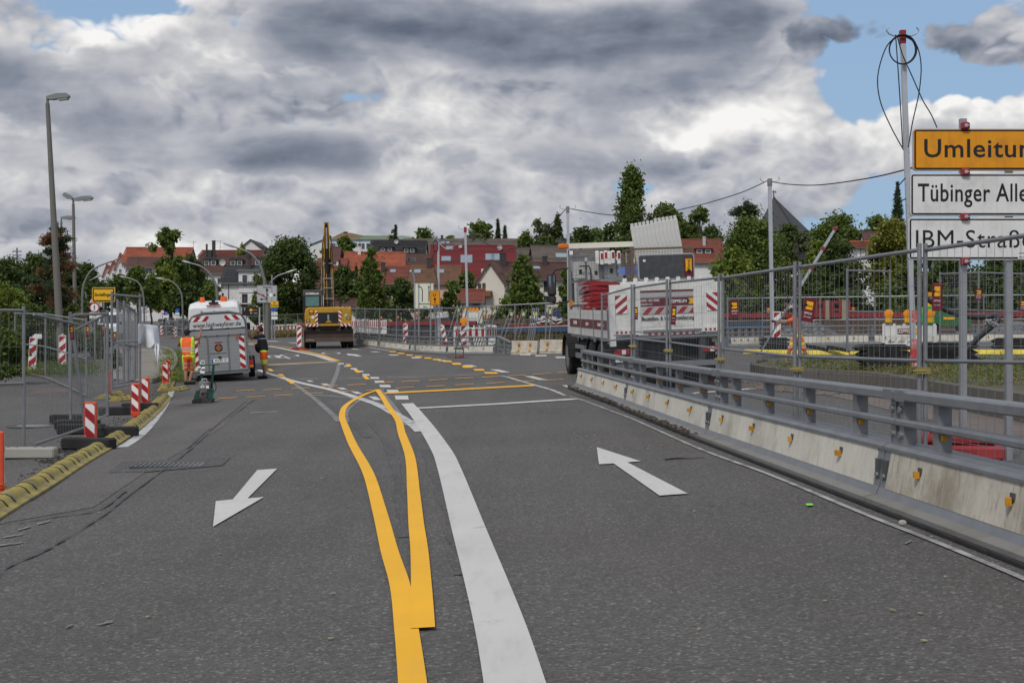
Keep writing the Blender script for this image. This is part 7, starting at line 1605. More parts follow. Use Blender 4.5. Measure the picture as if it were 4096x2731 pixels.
straight_lamp('slim street lamp half hidden behind the tallest one', 252, 1280, 245, 885, 85, .12, .06, [(1, .85, 4)])
GALV = mat('lamp_galvanised', (.20, .205, .205), .5, .4, .15, 4)
def curved_lamp(label, pts, d, r0, r1, headlen=.9):
    b = P(*pts[0], d); b.z = min(b.z, zg(b.x, d)); t_ = thing('curved_street_lamp', label, 'street lamp', b, 0, 'curved street lamps'); W_ = [Vector((0, 0, 0))] + [P(*q_, d) - b for q_ in pts[0:]]
    if (W_[1] - W_[0]).length < .05: W_ = W_[1:]
    path = smooth_path(W_, 6); n_ = len(path); q = MB(); q.tube(path, [r0 + (r1 - r0) * i / (n_ - 1) for i in range(n_)], 8); q.build('pole', GALV, t_, smooth=True)
    dr = (path[-1] - path[-3]).normalized(); q = MB(); c_ = path[-1] + dr * headlen * .42
    an = math.atan2(dr.z, dr.x); q.ell(c_ + Vector((0, 0, .0)), (headlen * .5, .16, .09), 12, 8, Matrix.Rotation(-an, 3, 'Y')); q.build('lamp_head', mat('lamp_head_grey', (.42, .43, .43), .4, .2, .06), t_, smooth=True)
    return t_
L1 = lambda x, y: (x / 3.136, 900 + y / 3.136); L2 = lambda x, y: (600 + x / 3.136, 900 + y / 3.136)
curved_lamp('curved street lamp reaching right above the town sign', [L1(1030, 1030), L1(1035, 850), L1(1060, 720), L1(1130, 590), L1(1230, 520), L1(1350, 472)], 105, .11, .06)
curved_lamp('second curved lamp below it reaching right', [L1(1075, 1000), L1(1080, 900), L1(1060, 760), L1(1095, 715), L1(1170, 675)], 125, .09, .05, .9)
curved_lamp('small far lamp behind the town sign reaching right', [L1(1085, 1040), L1(1090, 880), L1(1120, 800), L1(1200, 735), L1(1270, 705)], 150, .09, .05, .9)
curved_lamp('curved lamp arching left above the street trees', [L1(1810, 1200), L1(1805, 960), L1(1780, 800), L1(1730, 720), L1(1660, 680), L1(1590, 662)], 150, .12, .06)
curved_lamp('curved lamp arching left beside the taxi plate', [L2(412, 1290), L2(405, 950), L2(385, 840), L2(330, 755), L2(250, 700), L2(180, 682)], 130, .10, .05)
curved_lamp('tall curved lamp arching left before the brown roof', [L2(845, 1000), L2(835, 800), L2(800, 690), L2(730, 590), L2(640, 520), L2(520, 482)], 110, .14, .06)
curved_lamp('tallest curved lamp arching left from behind the direction board', [L2(1438, 760), L2(1425, 660), L2(1390, 530), L2(1330, 430), L2(1230, 340), L2(1075, 280)], 101, .14, .06, 1.1)
curved_lamp('curved lamp arching right from behind the direction board', [L2(1500, 1000), L2(1500, 760), L2(1530, 700), L2(1600, 640), L2(1695, 605)], 102, .10, .05, 1.0)
curved_lamp('thin white lamp post at the cream lane sign', [(1660, 1240), (1659, 1140), (1655, 1105), (1647, 1091)], 80, .05, .04, .2)
tl = thing('traffic_light', 'overhead traffic light showing red beside round blue signs', 'traffic light', GP(360, 160)); b = tl.location
q = MB(); q.tube([(1.9, 0, -.2), (1.9, 0, Zh(1150, 160) - b.z), (1.5, 0, Zh(1138, 160) - b.z), (-1.2, 0, Zh(1130, 160) - b.z)], .07, 6); q.build('mast_arm', GALV, tl)
q = MB(); q.cbox((-.05, -.1, Zh(1134, 160) - b.z), (.36, .25, 1.0), .04); hs = q.build('housing', BLACKP, tl)
zr = Zh(1128, 160) - b.z; q = MB(); q.disc((-.05, -.24, zr), .13, n=14, th=.02); q.build('red_lens', mat('red_lamp_lit', (.8, .05, .04), .3, emit=((1, .06, .05), 2.5)), hs)
for x, ny, r in ((-1.25, 1131, .16), (.35, 1138, .22)): q = MB(); q.disc((x, -.12, Zh(ny, 160) - b.z), r, n=18, th=.02); a = q.build('blue_disc', BLUE, tl); q = MB(); q.beam((x - r * .5, -.135, Zh(ny, 160) - b.z), (x + r * .5, -.135, Zh(ny, 160) - b.z), r * .25, .004, (0, 1, 0)); q.build('white_bar', WHITEP, a)
tp = thing('telegraph_pole', 'distant telegraph pole with crossarms behind the left trees', 'pole', P(68, 1060, 220)); q = MB(); q.cyl((0, 0, -3), (0, 0, 2.7), .11, 6); q.build('pole', DKSTEEL, tp)
for z in (1.0, 1.5, 2.1): q = MB(); q.bbox(-.7, .7, -.05, .05, z - .05, z + .05); [q.cyl((x, 0, z), (x, 0, z + .22), .06, 5) for x in (-.6, -.3, .3, .6)]; q.build('crossarm', DKSTEEL, tp)
for k, (z, s_) in enumerate(((1.1, 0), (1.6, 0), (2.2, 0))): cable('telegraph_wire', 'thin telegraph wire running left from the distant pole, ' + ORD[k] + ' from below', [P(68, 1060, 220) + Vector((-.5, 0, z)), P(30, 1025 - 0 + (2 - k) * 14, 216), P(-40, 1040 + (2 - k) * 14, 210)], .02, None, 'wire', 'telegraph wires')
# ---- paint cart, tripod lamp stand
p = G(818, 1611); pc_ = thing('marking_cart', 'green hand cart with gas bottle and diamond labels standing on the road', 'hand cart', p, R(6))
GRN = mat('dark_green_paint', (.012, .085, .06), .45, .1, .25, 6, dirt=((.05, .05, .04), .5, 5))
q = MB(); q.prism([(-.26, 0), (.20, 0), (.22, .10), (.0, .13), (-.2, .13), (-.27, .06)], (0, .5, 0), lambda u, v_: Vector((u, -.25, v_))); q.build('burner_box', mat('burnt_black', (.025, .025, .025), .8, .1, .4, 10, bump=.5, bs=40, dirt=((.16, .16, .15), .6, 9)), pc_)
q = MB(); q.prism([(-.25, .12), (-.18, .30), (-.12, .30), (-.12, .12)], (0, .02, 0), lambda u, v_: Vector((u, -.1, v_))); q.prism([(.10, .03), (.22, .03), (.24, .35), (.12, .35)], (0, .02, 0), lambda u, v_: Vector((u, -.2, v_))); q.build('side_plate', GRN, pc_)
for x0, x1 in ((-.10, -.05), (.14, .22)): q = MB(); q.beam((x0, .12, .25), (x1, -.05, .90), .055, .02, (0, 1, 0)); q.build('handle_post', GRN, pc_)
q = MB(); q.cyl((-.16, -.05, .90), (.36, -.05, .92), .018, 8); q.build('handle_bar', GRN, pc_, smooth=True)
q = MB(); q.lathe([(.13, .12), (.145, .14), (.145, .46), (.14, .50), (.06, .53)], (0, .0, 0), 18); gb = q.build('gas_bottle', mat('grey_bottle', (.20, .20, .21), .5, .1, .15, 5, dirt=((.1, .09, .08), .4, 6)), pc_, smooth=True)
q = MB(); q.tube([(-.06, 0, .52), (-.05, 0, .57), (.05, 0, .57), (.06, 0, .52)], .014, 6); q.build('collar', WHITE, gb)
for z, m, k in ((.385, WHITEP, .055), (.22, RED, .05)):
    q = MB(); c_ = -.03; q.prism([(c_ - k, z), (c_, z - k), (c_ + k, z), (c_, z + k)], (0, .004, 0), lambda u, v_: Vector((u, -.152, v_))); a = q.build('diamond_label', m, gb); q = MB(); q.beam((c_ - .02, -.1545, z - .015), (c_ + .025, -.1545, z - .01), .012, .003, (0, 1, 0)); q.beam((c_ - .005, -.155, z - .01), (c_ + .005, -.155, z + .025), .010, .003, (0, 1, 0)); q.build('symbol', BLACKP, a)
q = MB(); q.bbox(.05, .12, -.15, -.135, .33, .42); q.build('paper_label', WHITEP, gb)
q = MB(); q.tube(smooth_path([Vector((.02, -.08, .53)), Vector((.15, -.12, .56)), Vector((.28, -.14, .45)), Vector((.26, -.16, .28)), Vector((.1, -.2, .24)), Vector((-.05, -.2, .24))], 5), .010, 5); q.tube(smooth_path([Vector((-.1, -.2, .22)), Vector((-.08, -.22, .32)), Vector((.05, -.22, .35)), Vector((.18, -.2, .30)), Vector((.2, -.18, .18))], 5), .010, 5); q.build('hose', BLACK, pc_)
q = MB()
for k in range(10): q.ell((-.06 + rnd.uniform(-.07, .07), -.06 + rnd.uniform(-.04, .04), .79 + rnd.uniform(-.08, .07)), (rnd.uniform(.03, .055), .04, rnd.uniform(.025, .05)), 7, 5)
q.build('white_rag', mat('white_cloth', (.7, .7, .68), .9, 0, .15, 9), pc_, smooth=True)
p = GP(1838, 55.0); lt = thing('manhole_lifter', 'dark upright lifting tool with square frame standing before the far barrier', 'lifting tool', p)
q = MB()
for x in (-.15, .15):
    for y in (-.12, .12): q.beam((x, y, 0), (x, y, .36), .035, .035)
for z in (.03, .36): q.bbox(-.17, .17, -.14, -.11, z - .03, z + .02); q.bbox(-.17, .17, .11, .14, z - .03, z + .02); q.bbox(-.17, -.13, -.14, .14, z - .03, z + .02); q.bbox(.13, .17, -.14, .14, z - .03, z + .02)
q.build('frame', DKSTEEL, lt); q = MB(); q.beam((-.20, 0, .40), (.36, 0, .42), .05, .04); q.beam((-.15, 0, .36), (-.03, 0, .72), .04, .04); q.beam((.13, 0, .36), (.03, 0, .72), .04, .04); q.cyl((0, 0, .65), (0, 0, .95), .05, 8); q.beam((0, 0, .9), (-.02, 0, 1.25), .03, .03); q.build('lever', DKSTEEL, lt); q = MB(); q.box((.06, -.15, .06), (.16, .06, .06)); q.build('red_weight', REDPL, lt)
q = MB(); q.tube([(-.18, -.1, .02), (-.35, -.15, .03), (-.55, -.1, .08), (-.42, .0, .03), (-.2, -.25, .02), (.2, -.3, .02)], .012, 5); q.build('strap', mat('dark_strap', (.12, .03, .03), .8), lt)
# site banner and advertising hoarding behind the van
p = GP(1000, 118); hb = thing('site_banner', 'black advertising banner on frame behind the panel van', 'banner', p); z1 = Zh(1228, 118) - p.z; z0 = Zh(1262, 118) - p.z
q = MB(); q.bbox(-.65, .75, -.02, .02, z0, z1); a = q.build('banner_sheet', BLACKP, hb); txt('fitness', .20, mat('orange_text', (.75, .25, .03), .5), a, (.42, -.03, z1 - .25), xs=.8); q = MB(); q.disc((.08, -.025, z1 - .25), .13, n=14); q.build('yellow_badge', YEL, a); txt('T', .3, WHITEP, a, (-.45, -.03, z1 - .22)); q = MB(); q.bbox(.0, .2, -.03, -.022, z0 + .18, z0 + .22); q.bbox(.32, .62, -.03, -.022, z0 + .18, z0 + .21); q.build('fine_print', WHITEP, a)
q = MB(); q.bbox(.76, .86, -.05, .05, 0, z1); q.bbox(-.75, -.67, -.05, .05, 0, z1); q.build('frame_post', ALU, hb, kind='stuff')
q = MB()
for k in range(120): nx = rnd.uniform(635, 760); d = rnd.uniform(150, 165); p = GP(nx, d); q.box(p + Vector((0, 0, rnd.uniform(.1, 1.6))), (rnd.uniform(.2, 1.2), rnd.uniform(.1, .6), rnd.uniform(.05, .35)))
q.build('site_materials', mat('mixed_materials', (.16, .16, .165), .8, .1, .4, 1.0, island=.8), kind='stuff')
run([GP(662, 136), GP(700, 134), GP(738, 131), GP(765, 129)], 'fence panel on the far side of the left street, %s from the left', 'fence panels across the junction', **far)
# ================================================================== HOUSES
def tilemat(name, c, c2=None, d=((.05, .045, .04), .5, .5)): return mat(name, c, .8, 0, .2, .6, bump=.2, bs=9, dirt=d, island=.25, hue=c2)
T_OR = tilemat('orange_tiles', (.40, .11, .055), (.30, .08, .045)); T_RD = tilemat('red_tiles', (.19, .022, .026), (.15, .019, .022)); T_RB = tilemat('red_brown_tiles', (.26, .075, .05), (.20, .06, .042))
T_BR = tilemat('brown_tiles', (.135, .066, .055), (.10, .052, .046)); T_OB = tilemat('old_brown_tiles', (.22, .105, .06), (.15, .08, .05), ((.05, .05, .03), .7, .6)); T_GR = tilemat('grey_tiles', (.12, .10, .088), (.15, .12, .10)); T_BK = tilemat('black_tiles', (.028, .028, .03), (.04, .038, .038)); T_SL = tilemat('slate_tiles', (.045, .047, .055), (.06, .062, .07))
W_WH = mat('white_render', (.68, .68, .68), .85, 0, .06, .5, bump=.15, bs=20, dirt=((.48, .46, .43), .4, .4), streak=.10); W_CR = mat('cream_render', (.64, .60, .53), .85, 0, .06, .5, streak=.12); W_YE = mat('yellow_render', (.56, .55, .30), .85, 0, .06, .5, streak=.12); W_PK = mat('pink_render', (.60, .40, .31), .85, 0, .06, .5, streak=.12); W_DK = mat('dark_cladding', (.05, .045, .045), .8, 0, .15, 1); W_BRK = mat('brick_red_wall', (.25, .07, .04), .85, 0, .2, 1); W_BL = mat('pale_blue_panel', (.60, .68, .76), .6, 0, .05, .6)
FRW = mat('window_frame_white', (.72, .72, .72), .5, 0, .04); FRD = mat('window_frame_brown', (.06, .035, .025), .6, 0, .1); BLIND = mat('roller_blind', (.60, .58, .52), .7, 0, .08); PANE = mat('window_glass', (.035, .045, .055), .06, 0, .3, 2, spec=.9); SKYP = mat('skylight_glass', (.30, .36, .42), .12, .3, .2, 2, spec=.8)
def tiles(q, p00, p10, p11, p01, fine=True):
    L = (p10 - p00).length; S = (p01 - p00).length; nrm = (p10 - p00).cross(p01 - p00).normalized()
    nu, nv = (max(4, int(L / .17)), max(3, int(S / .36))) if fine else (2, 2)
    for j in range(nv):
        vs = []
        for v_, lift in ((j / nv, .055), ((j + 1) / nv + .01, .0)):
            for i in range(nu + 1):
                u = i / nu; a = p00.lerp(p10, u); b = p01.lerp(p11, u); vs.append(a.lerp(b, min(1, v_)) + nrm * (lift + (.035 if fine and i % 2 else 0) + .02))
        q.add(vs, [(i, i + 1, nu + 2 + i, nu + 1 + i) for i in range(nu)])
def window(parent, x, z, w_, h_, y=0, fr=FRW, blind=0, split=1):
    q = MB(); b = .07
    q.bbox(x - w_ / 2 - b, x + w_ / 2 + b, y - .06, y, z - h_ / 2 - b, z - h_ / 2); q.bbox(x - w_ / 2 - b, x + w_ / 2 + b, y - .06, y, z + h_ / 2, z + h_ / 2 + b)
    for xx in (x - w_ / 2 - b / 2, x + w_ / 2 + b / 2): q.bbox(xx - b / 2, xx + b / 2, y - .058, y, z - h_ / 2, z + h_ / 2)
    for k in range(1, split + 1): xx = x - w_ / 2 + w_ * k / (split + 1); q.bbox(xx - .03, xx + .03, y - .045, y, z - h_ / 2, z + h_ / 2)
    o = q.build('window', fr, parent)
    q = MB(); q.bbox(x - w_ / 2, x + w_ / 2, y - .018, y - .008, z - h_ / 2, z + h_ / 2); q.build('pane', PANE, o)
    if blind: q = MB(); q.bbox(x - w_ / 2, x + w_ / 2, y - .035, y - .022, z + h_ / 2 - h_ * blind, z + h_ / 2); q.build('blind', BLIND, o)
    return o
def house(label, xl, xr, d, ye, yr, wall, roof, dep=9.0, rz=0, wins=(), sky=(), chim=(), dorm=(), gable=False, ov=.45, name='house', group='houses on the slope', yb=None, sat=(), dark=None):
    cx = X((xl + xr) / 2, d); w_ = (xr - xl) / FN * d; b = zg(cx, d) - 1.0
    t_ = thing(name, label, 'house', (cx, d, b), rz, group); H = lambda ny, dd=d: Zh(ny, dd) - b
    ze = H(ye)
    if gable:
        zr = H(yr); q = MB(); q.prism([(-w_ / 2, 0), (w_ / 2, 0), (w_ / 2, ze), (0, zr), (-w_ / 2, ze)], (0, dep, 0)); q.build('wall', wall, t_)
        q = MB()
        for s_ in (-1, 1):
            e = Vector((s_ * (w_ / 2 + .3), 0, ze - .3 * (zr - ze) / (w_ / 2))); r_ = Vector((0, 0, zr)); f0, f1 = Vector((0, -.35, 0)), Vector((0, dep + .3, 0))
            if s_ > 0: tiles(q, e + f0, e + f1, r_ + f1, r_ + f0, False)
            else: tiles(q, e + f1, e + f0, r_ + f0, r_ + f1, False)
            q.beam(e + f0 + Vector((0, 0, -.08)), r_ + f0 + Vector((0, 0, -.08)), .08, .22)
        q.build('roof', roof, t_)
    else:
        zr = H(yr, d + dep / 2); q = MB(); q.prism([(0, 0), (dep, 0), (dep, ze), (dep / 2, zr - .12), (0, ze)], (w_, 0, 0), lambda u, v_: Vector((-w_ / 2, u, v_))); q.build('wall', wall, t_)
        k = (zr - ze) / (dep / 2); g = .3; q = MB()
        a0, a1 = Vector((-w_ / 2 - g, -ov, ze - ov * k)), Vector((w_ / 2 + g, -ov, ze - ov * k)); r0, r1 = Vector((-w_ / 2 - g, dep / 2, zr)), Vector((w_ / 2 + g, dep / 2, zr)); c0, c1 = Vector((-w_ / 2 - g, dep + ov, ze - ov * k)), Vector((w_ / 2 + g, dep + ov, ze - ov * k))
        tiles(q, a0, a1, r1, r0, True); tiles(q, c1, c0, r0, r1, False); q.tube([r0 + Vector((0, 0, .07)), r1 + Vector((0, 0, .07))], .13, 6)
        ro = q.build('roof', roof, t_)
        for p, r_ in ((a0, r0), (a1, r1)): q = MB(); q.beam(p + Vector((0, 0, -.1)), r_ + Vector((0, 0, -.1)), .06, .24); q.build('verge_board', FRD, ro)
        q = MB(); q.cyl(a0 + Vector((0, -.06, -.02)), a1 + Vector((0, -.06, -.02)), .075, 6); q.build('gutter', DKSTEEL, ro)
        q = MB(); q.cyl((w_ * .32 * (1 if len(label) % 2 else -1), -.06, 0), (w_ * .32 * (1 if len(label) % 2 else -1), -.06, ze - .1), .05, 6); q.build('downpipe', DKSTEEL, t_)
        def onroof(ny):
            lo, hi = 0.0, 1.0
            for _ in range(30):
                m_ = (lo + hi) / 2; y = m_ * dep / 2; z = ze + (zr - ze) * m_; n_ = HOR - (z + b - EYE) * FN / (d + y)
                if n_ > ny: lo = m_
                else: hi = m_
            return lo * dep / 2, ze + (zr - ze) * lo
        ang = math.atan2(zr - ze, dep / 2); rm = Matrix.Rotation(ang, 3, 'X')
        for (nx, ny, ww, hh, *kk) in sky:
            y, z = onroof(ny); x = X(nx, d + y) - cx; q = MB(); c_ = Vector((x, y, z)) + rm @ Vector((0, 0, .10)); q.box(c_, (ww, hh, .12), rm); s_ = q.build('skylight', STEEL, ro); q = MB(); q.box(c_ + rm @ Vector((0, 0, .07)), (ww - .16, hh - .16, .02), rm); q.build('pane', (kk[0] if kk else SKYP), s_)
        for (nx, ny, ww, hh) in chim:
            y, z = onroof(ny); x = X(nx, d + y) - cx; ww *= .75; q = MB(); q.bbox(x - ww / 2, x + ww / 2, y - .3, y + .3, z - .6, z + hh); q.bbox(x - ww / 2 - .05, x + ww / 2 + .05, y - .35, y + .35, z + hh, z + hh + .1); q.build('chimney', dark or W_DK, ro)
        for (nx, ny, ww, hh, typ) in dorm:
            y, z = onroof(ny); x = X(nx, d + y) - cx; q = MB(); q.bbox(x - ww / 2, x + ww / 2, y, y + hh / max(.2, k) + .4, z - .1, z + hh); dm = q.build('dormer', W_DK if typ != 'w' else W_WH, ro); q = MB()
            if typ == 'g':
                for s_ in (-.5, .5): xx = x + s_ * ww / 2; q.prism([(xx - ww / 4 - .1, z + hh), (xx + ww / 4 + .1, z + hh), (xx, z + hh + .55)], (0, hh / max(.2, k) + 1.2, 0), lambda u, v_: Vector((u, y - .25, v_)))
            else: q.prism([(x - ww / 2 - .15, z + hh), (x + ww / 2 + .15, z + hh), (x + ww / 2 + .15, z + hh + .15), (x - ww / 2 - .15, z + hh + .15)], (0, hh / max(.2, k) + 1.0, 0), lambda u, v_: Vector((u, y - .3, v_)))
            q.build('dormer_roof', W_DK if typ == 'g' else roof, dm)
            for s_ in ((-.5, .5) if ww > 1.6 else (0,)): q = MB(); q.bbox(x + s_ * ww / 2 - .42, x + s_ * ww / 2 + .42, y - .03, y - .01, z + .12, z + hh - .12); wf = q.build('window', FRW, dm); q = MB(); q.bbox(x + s_ * ww / 2 - .35, x + s_ * ww / 2 + .35, y - .045, y - .032, z + .2, z + hh - .2); q.build('pane', PANE, wf)
        for (nx, ny, r) in sat:
            r *= .62
            y, z = onroof(ny); x = X(nx, d + y) - cx; q = MB(); q.lathe([(.02, .1), (r * .6, .04), (r, -.08), (r * .98, -.10), (r * .6, .02)], (x, y - .5, z + .5), 14, 'y'); q.cyl((x, y, z - .1), (x, y - .35, z + .5), .03, 5); q.build('satellite_dish', mat('dish_grey', (.42, .43, .44), .5, .1, .05), ro, smooth=True)
    for (nx, ny, wN, hN, *kk) in wins:
        window(t_, X(nx, d) - cx, H(ny), wN / FN * d, hN / FN * d, 0, kk[0] if kk else FRW, kk[1] if len(kk) > 1 else 0)
    return t_
C3 = lambda x, y: (1200 + x / 2.851, 850 + y / 2.851)
# left street
def lg(label, x0, x1, ye, yr, d, g=True, **k): return house(label, x0, x1, d, ye, yr, W_WH, T_OR, **k)
house('white house with long orange roof and brown lower roof, dish on its ridge, at left', 489, 748, 262, 1048, 992, W_WH, T_OR, 11, R(4), [(545, 1084, 19, 18, FRW, .9), (600, 1084, 26, 22), (512, 1084, 16, 16)], (), (), (), sat=((600, 994, .7),))
house('brown roofed front wing of the white house at left', 507, 742, 254, 1066, 1031, W_WH, T_BR, 5, R(4), [(535, 1085, 20, 18), (596, 1085, 24, 22), (555, 1122, 18, 18)])
for i, (a, b, ye, yr, d) in enumerate(((462, 500, 1064, 1010, 272), (437, 470, 1080, 1041, 284), (413, 443, 1095, 1055, 296))): house('white row house gable with orange roof, ' + ORD[i] + ' to the left of the long roof', a, b, d, ye, yr, W_WH, T_OR, 12, R(12), [((a + b) / 2 + 3, ye + 20, 14, 15)], gable=True)
house('brown tiled house with three pairs of dark dormers and a row of chimneys', 775, 1075, 250, 1090, 1026, W_WH, T_BR, 11, 0, [(835, 1122, 24, 20, FRW, .5), (880, 1122, 20, 20)], (), ((840, 1034, .9, 1.4), (855, 1030, .7, 3.0), (990, 1034, .8, 1.5), (827, 1027, .3, 2.2)), ((840, 1064, 2.4, 1.15, 'g'), (945, 1064, 2.4, 1.15, 'g'), (1042, 1062, 2.2, 1.15, 'g')), sat=((892, 1062, .95),))
house('far brick red roof strip behind the dormer house', 796, 1040, 300, 1024, 1003, W_WH, T_RB, 8)
house('tall grey white gable rising behind the dormer house', 938, 1068, 330, 1008, 957, W_WH, T_SL, 14, 0, (), gable=True)
h3 = house('new white house with dark slate roof, roof terrace block and drainpipe', 884, 1052, 188, 1128, 1066, W_WH, T_SL, 9, 0, [(979, 1200, 18, 44, FRD), (891, 1190, 3, 32, FRD)], (), ((998, 1076, .55, 1.5),))
q = MB(); cx = h3.location.x; q.bbox(X(955, 188) - cx, X(1047, 188) - cx, -.12, 4.5, Zh(1170, 188) - h3.location.z, Zh(1084, 188) - h3.location.z); bx = q.build('roof_block', W_WH, h3); q = MB(); q.bbox(X(949, 188) - cx, X(1052, 188) - cx, -.5, 4.6, Zh(1084, 188) - h3.location.z, Zh(1079, 188) - h3.location.z); q.build('flat_roof', mat('flat_roof_grey', (.2, .2, .21), .7), bx)
for nx in (980, 1026): window(h3, X(nx, 188) - cx, Zh(1122, 188) - h3.location.z, .65, 1.5, -.125, FRW, 0, 0)
q = MB(); z_ = Zh(1212, 188) - h3.location.z; x0, x1 = X(936, 188) - cx, X(1020, 188) - cx
for z in (0, .35, .7): q.beam((x0, -1.2, z_ + z), (x1, -1.2, z_ + z), .03, .03)
for i in range(6): q.beam((x0 + (x1 - x0) * i / 5, -1.2, z_), (x0 + (x1 - x0) * i / 5, -1.2, z_ + .75), .03, .03)
q.build('balcony_rail', STEEL, h3, kind='stuff'); q = MB(); q.bbox(x0, x1, -1.2, 0, z_ - .18, z_); q.build('balcony_slab', W_CR, h3)
# centre
house('small red roofed house with low dormer window behind the excavator', 1256, 1374, 236, 1092, 1037, W_BRK, T_RB, 9, 0, [], (), (), ((1322, 1064, 2.6, 1.0, 'w'),), sat=((1263, 1050, .6),))
house('narrow brown roof above the small red roofed house', 1320, 1354, 300, 1034, 990, W_DK, T_BR, 6)
house('low dark tiled garage roof right of the excavator boom', 1340, 1428, 165, 1228, 1180, W_CR, T_BR, 6)
house('brown roofed white house left of the excavator cab', 1235, 1300, 190, 1150, 1082, W_WH, T_BR, 8)
house('bright orange roofed house behind the tall roadside tree', 1377, 1614, 238, 1090, 1010, W_WH, T_OR, 11, R(3), [], (), ((1444, 1016, .7, 1.2),), dark=W_CR)
hy = house('yellow half of the double house with red brown roof', 1524, 1640, 200, 1131, 1067, W_YE, T_RB, 9, 0, [(1598, 1215, 42, 36, FRD), (1592, 1168, 40, 40, FRD)], ((1572, 1087, .9, 1.0),), ((1532, 1088, .8, 1.3),))
q = MB(); cx = hy.location.x; q.bbox(X(1528, 200) - cx, X(1562, 200) - cx, -1.1, 0, Zh(1198, 200) - hy.location.z, Zh(1176, 200) - hy.location.z); q.build('balcony', FRD, hy)
house('yellow low house front behind the tall roadside tree', 1430, 1524, 198, 1140, 1100, W_YE, T_RB, 9, 0, [(1460, 1190, 20, 30, FRD)])
house('pink half of the double house with old brown roof and two skylights', 1640, 1834, 199, 1131, 1066, W_PK, T_OB, 9, 0, [(1720, 1180, 24, 30), (1800, 1180, 22, 28)], ((1670, 1088, 1.05, 1.2), (1763, 1088, 1.05, 1.2)), ((1717, 1072, .9, 1.3),))
h8 = house('large black roof with two shed dormers and a dish', 1476, 1697, 300, 1024, 964, W_WH, T_BK, 13, 0, [], (), (), ((1545, 1006, 3.0, .9, 's'), (1637, 1012, 2.6, 1.1, 's')), sat=((1586, 976, .8),))
house('brown roof with pair of solar panels between black and red roofs', 1609, 1735, 262, 1068, 1020, W_WH, T_BR, 9, 0, [], ((1626, 1040, 1.5, 1.3, T_SL), (1646, 1040, 1.5, 1.3, T_SL)))
house('long weathered grey brown roof on the skyline', 1612, 2072, 345, 1014, 957, W_WH, T_GR, 12, 0, [], ((1775, 972, 1.6, 1.2), (1787, 972, 1.4, 1.2)), ((1892, 962, .8, 1.6), (1940, 962, .7, .8), (1768, 962, .8, 1.2)))
house('brown grey roof below the skyline roof at its right end', 1990, 2118, 300, 1046, 992, W_DK, T_GR, 10)
hr = house('big deep red roof with white gable at its left', 1725, 2062, 240, 1112, 984, W_WH, T_RD, 14, R(2), [(1860, 1106, 44, 20)], ((1803, 994, 1.3, 1.1), (1788, 1037, 1.7, 1.4), (1869, 1038, 2.1, 2.3), (1964, 1030, 1.7, 1.9), (1984, 1030, 1.7, 1.9)), (), (), sat=((2003, 1002, .75), (1846, 996, .6)))
hw = house('big white house with brown roof, gable at left and balcony railing', 2010, 2330, 186, 1116, 1050, W_CR, T_BR, 11, R(13), [(2198, 1146, 42, 36, FRD), (2198, 1200, 42, 30, FRD), (2030, 1150, 20, 36, FRD, .6)], ((2165, 1074, 1.3, 1.0),), ((2036, 1066, 1.1, 1.7), (2211, 1060, .75, 1.1)))
hg = house('white gable front of the brown roofed white house', 1903, 2020, 184, 1128, 1046, W_CR, T_BR, 10, R(-14), [(1917, 1150, 9, 28, FRD), (1935, 1148, 9, 28, FRD), (1937, 1207, 10, 30), (1930, 1090, 8, 26, FRW, .9)], gable=True)
q = MB(); q.bbox(-2.2, .3, -1.2, -.05, Zh(1186, 184) - hg.location.z, Zh(1164, 184) - hg.location.z)
q.build('balcony', mat('balcony_wood', (.20, .09, .04), .7, 0, .2, 5), hg)
house('low shed with old red tiled roof and dark garage opening', 1834, 1930, 176, 1204, 1160, W_CR, T_RB, 6, 0, [(1892, 1222, 50, 30, FRD)])
house('dark roof with black gable beside the truck mirror', 2140, 2450, 255, 1050, 985, W_DK, T_GR, 12, R(5), [(2150, 1060, 6, 18), (2158, 1060, 6, 18)], ((2252, 1024, 2.4, 1.8),), ((2250, 990, .6, .8),))
house('small orange gable peeking above the dark roof', 2132, 2162, 330, 996, 962, W_WH, T_OR, 8, gable=True)
house('grey roof with solar panel right of the cable mast', 2232, 2500, 300, 992, 957, W_DK, T_BK, 9, 0, [], ((2255, 972, 3.6, 1.6, T_SL),), ((2285, 968, .8, 1.2), (2250, 966, .5, .8)), sat=((2328, 962, .8),))
house('red orange roofed house behind the right of the truck', 2715, 2895, 210, 1046, 960, W_WH, T_RB, 12, R(-3), [(2860, 1085, 30, 28)], (), ((2810, 980, .6, 1.2),), ((2812, 1016, 2.6, .8, 's'),), dark=ALU)
house('black roofed house with skylight under the pyramid roof', 3128, 3296, 190, 1066, 1015, W_WH, T_BK, 9, 0, [], ((3156, 1038, .9, .9),), ((3184, 1024, .8, 1.2),))
house('small orange roof between trees below the pyramid', 3150, 3192, 235, 1015, 990, W_WH, T_OR, 7); house('little grey gable between trees below the pyramid', 3180, 3222, 250, 990, 968, W_CR, T_GR, 8)
house('dark roof behind the round oak right of the pyramid', 3240, 3362, 300, 958, 925, W_WH, T_BK, 9); house('dark roof with brown end at the right skyline', 3405, 3500, 260, 978, 925, W_WH, T_BK, 9); house('brown roof with white pipe at the right skyline', 3475, 3540, 240, 990, 930, W_WH, T_BR, 8); house('small orange roof at the right below the skyline roofs', 3430, 3500, 200, 990, 968, W_WH, T_OR, 7)
house('pale house glimpsed through the trees on the right', 3280, 3420, 180, 1105, 1080, W_WH, T_BR, 8); house('white house hidden low among the right trees', 2880, 2990, 175, 1140, 1105, W_WH, T_BR, 8)
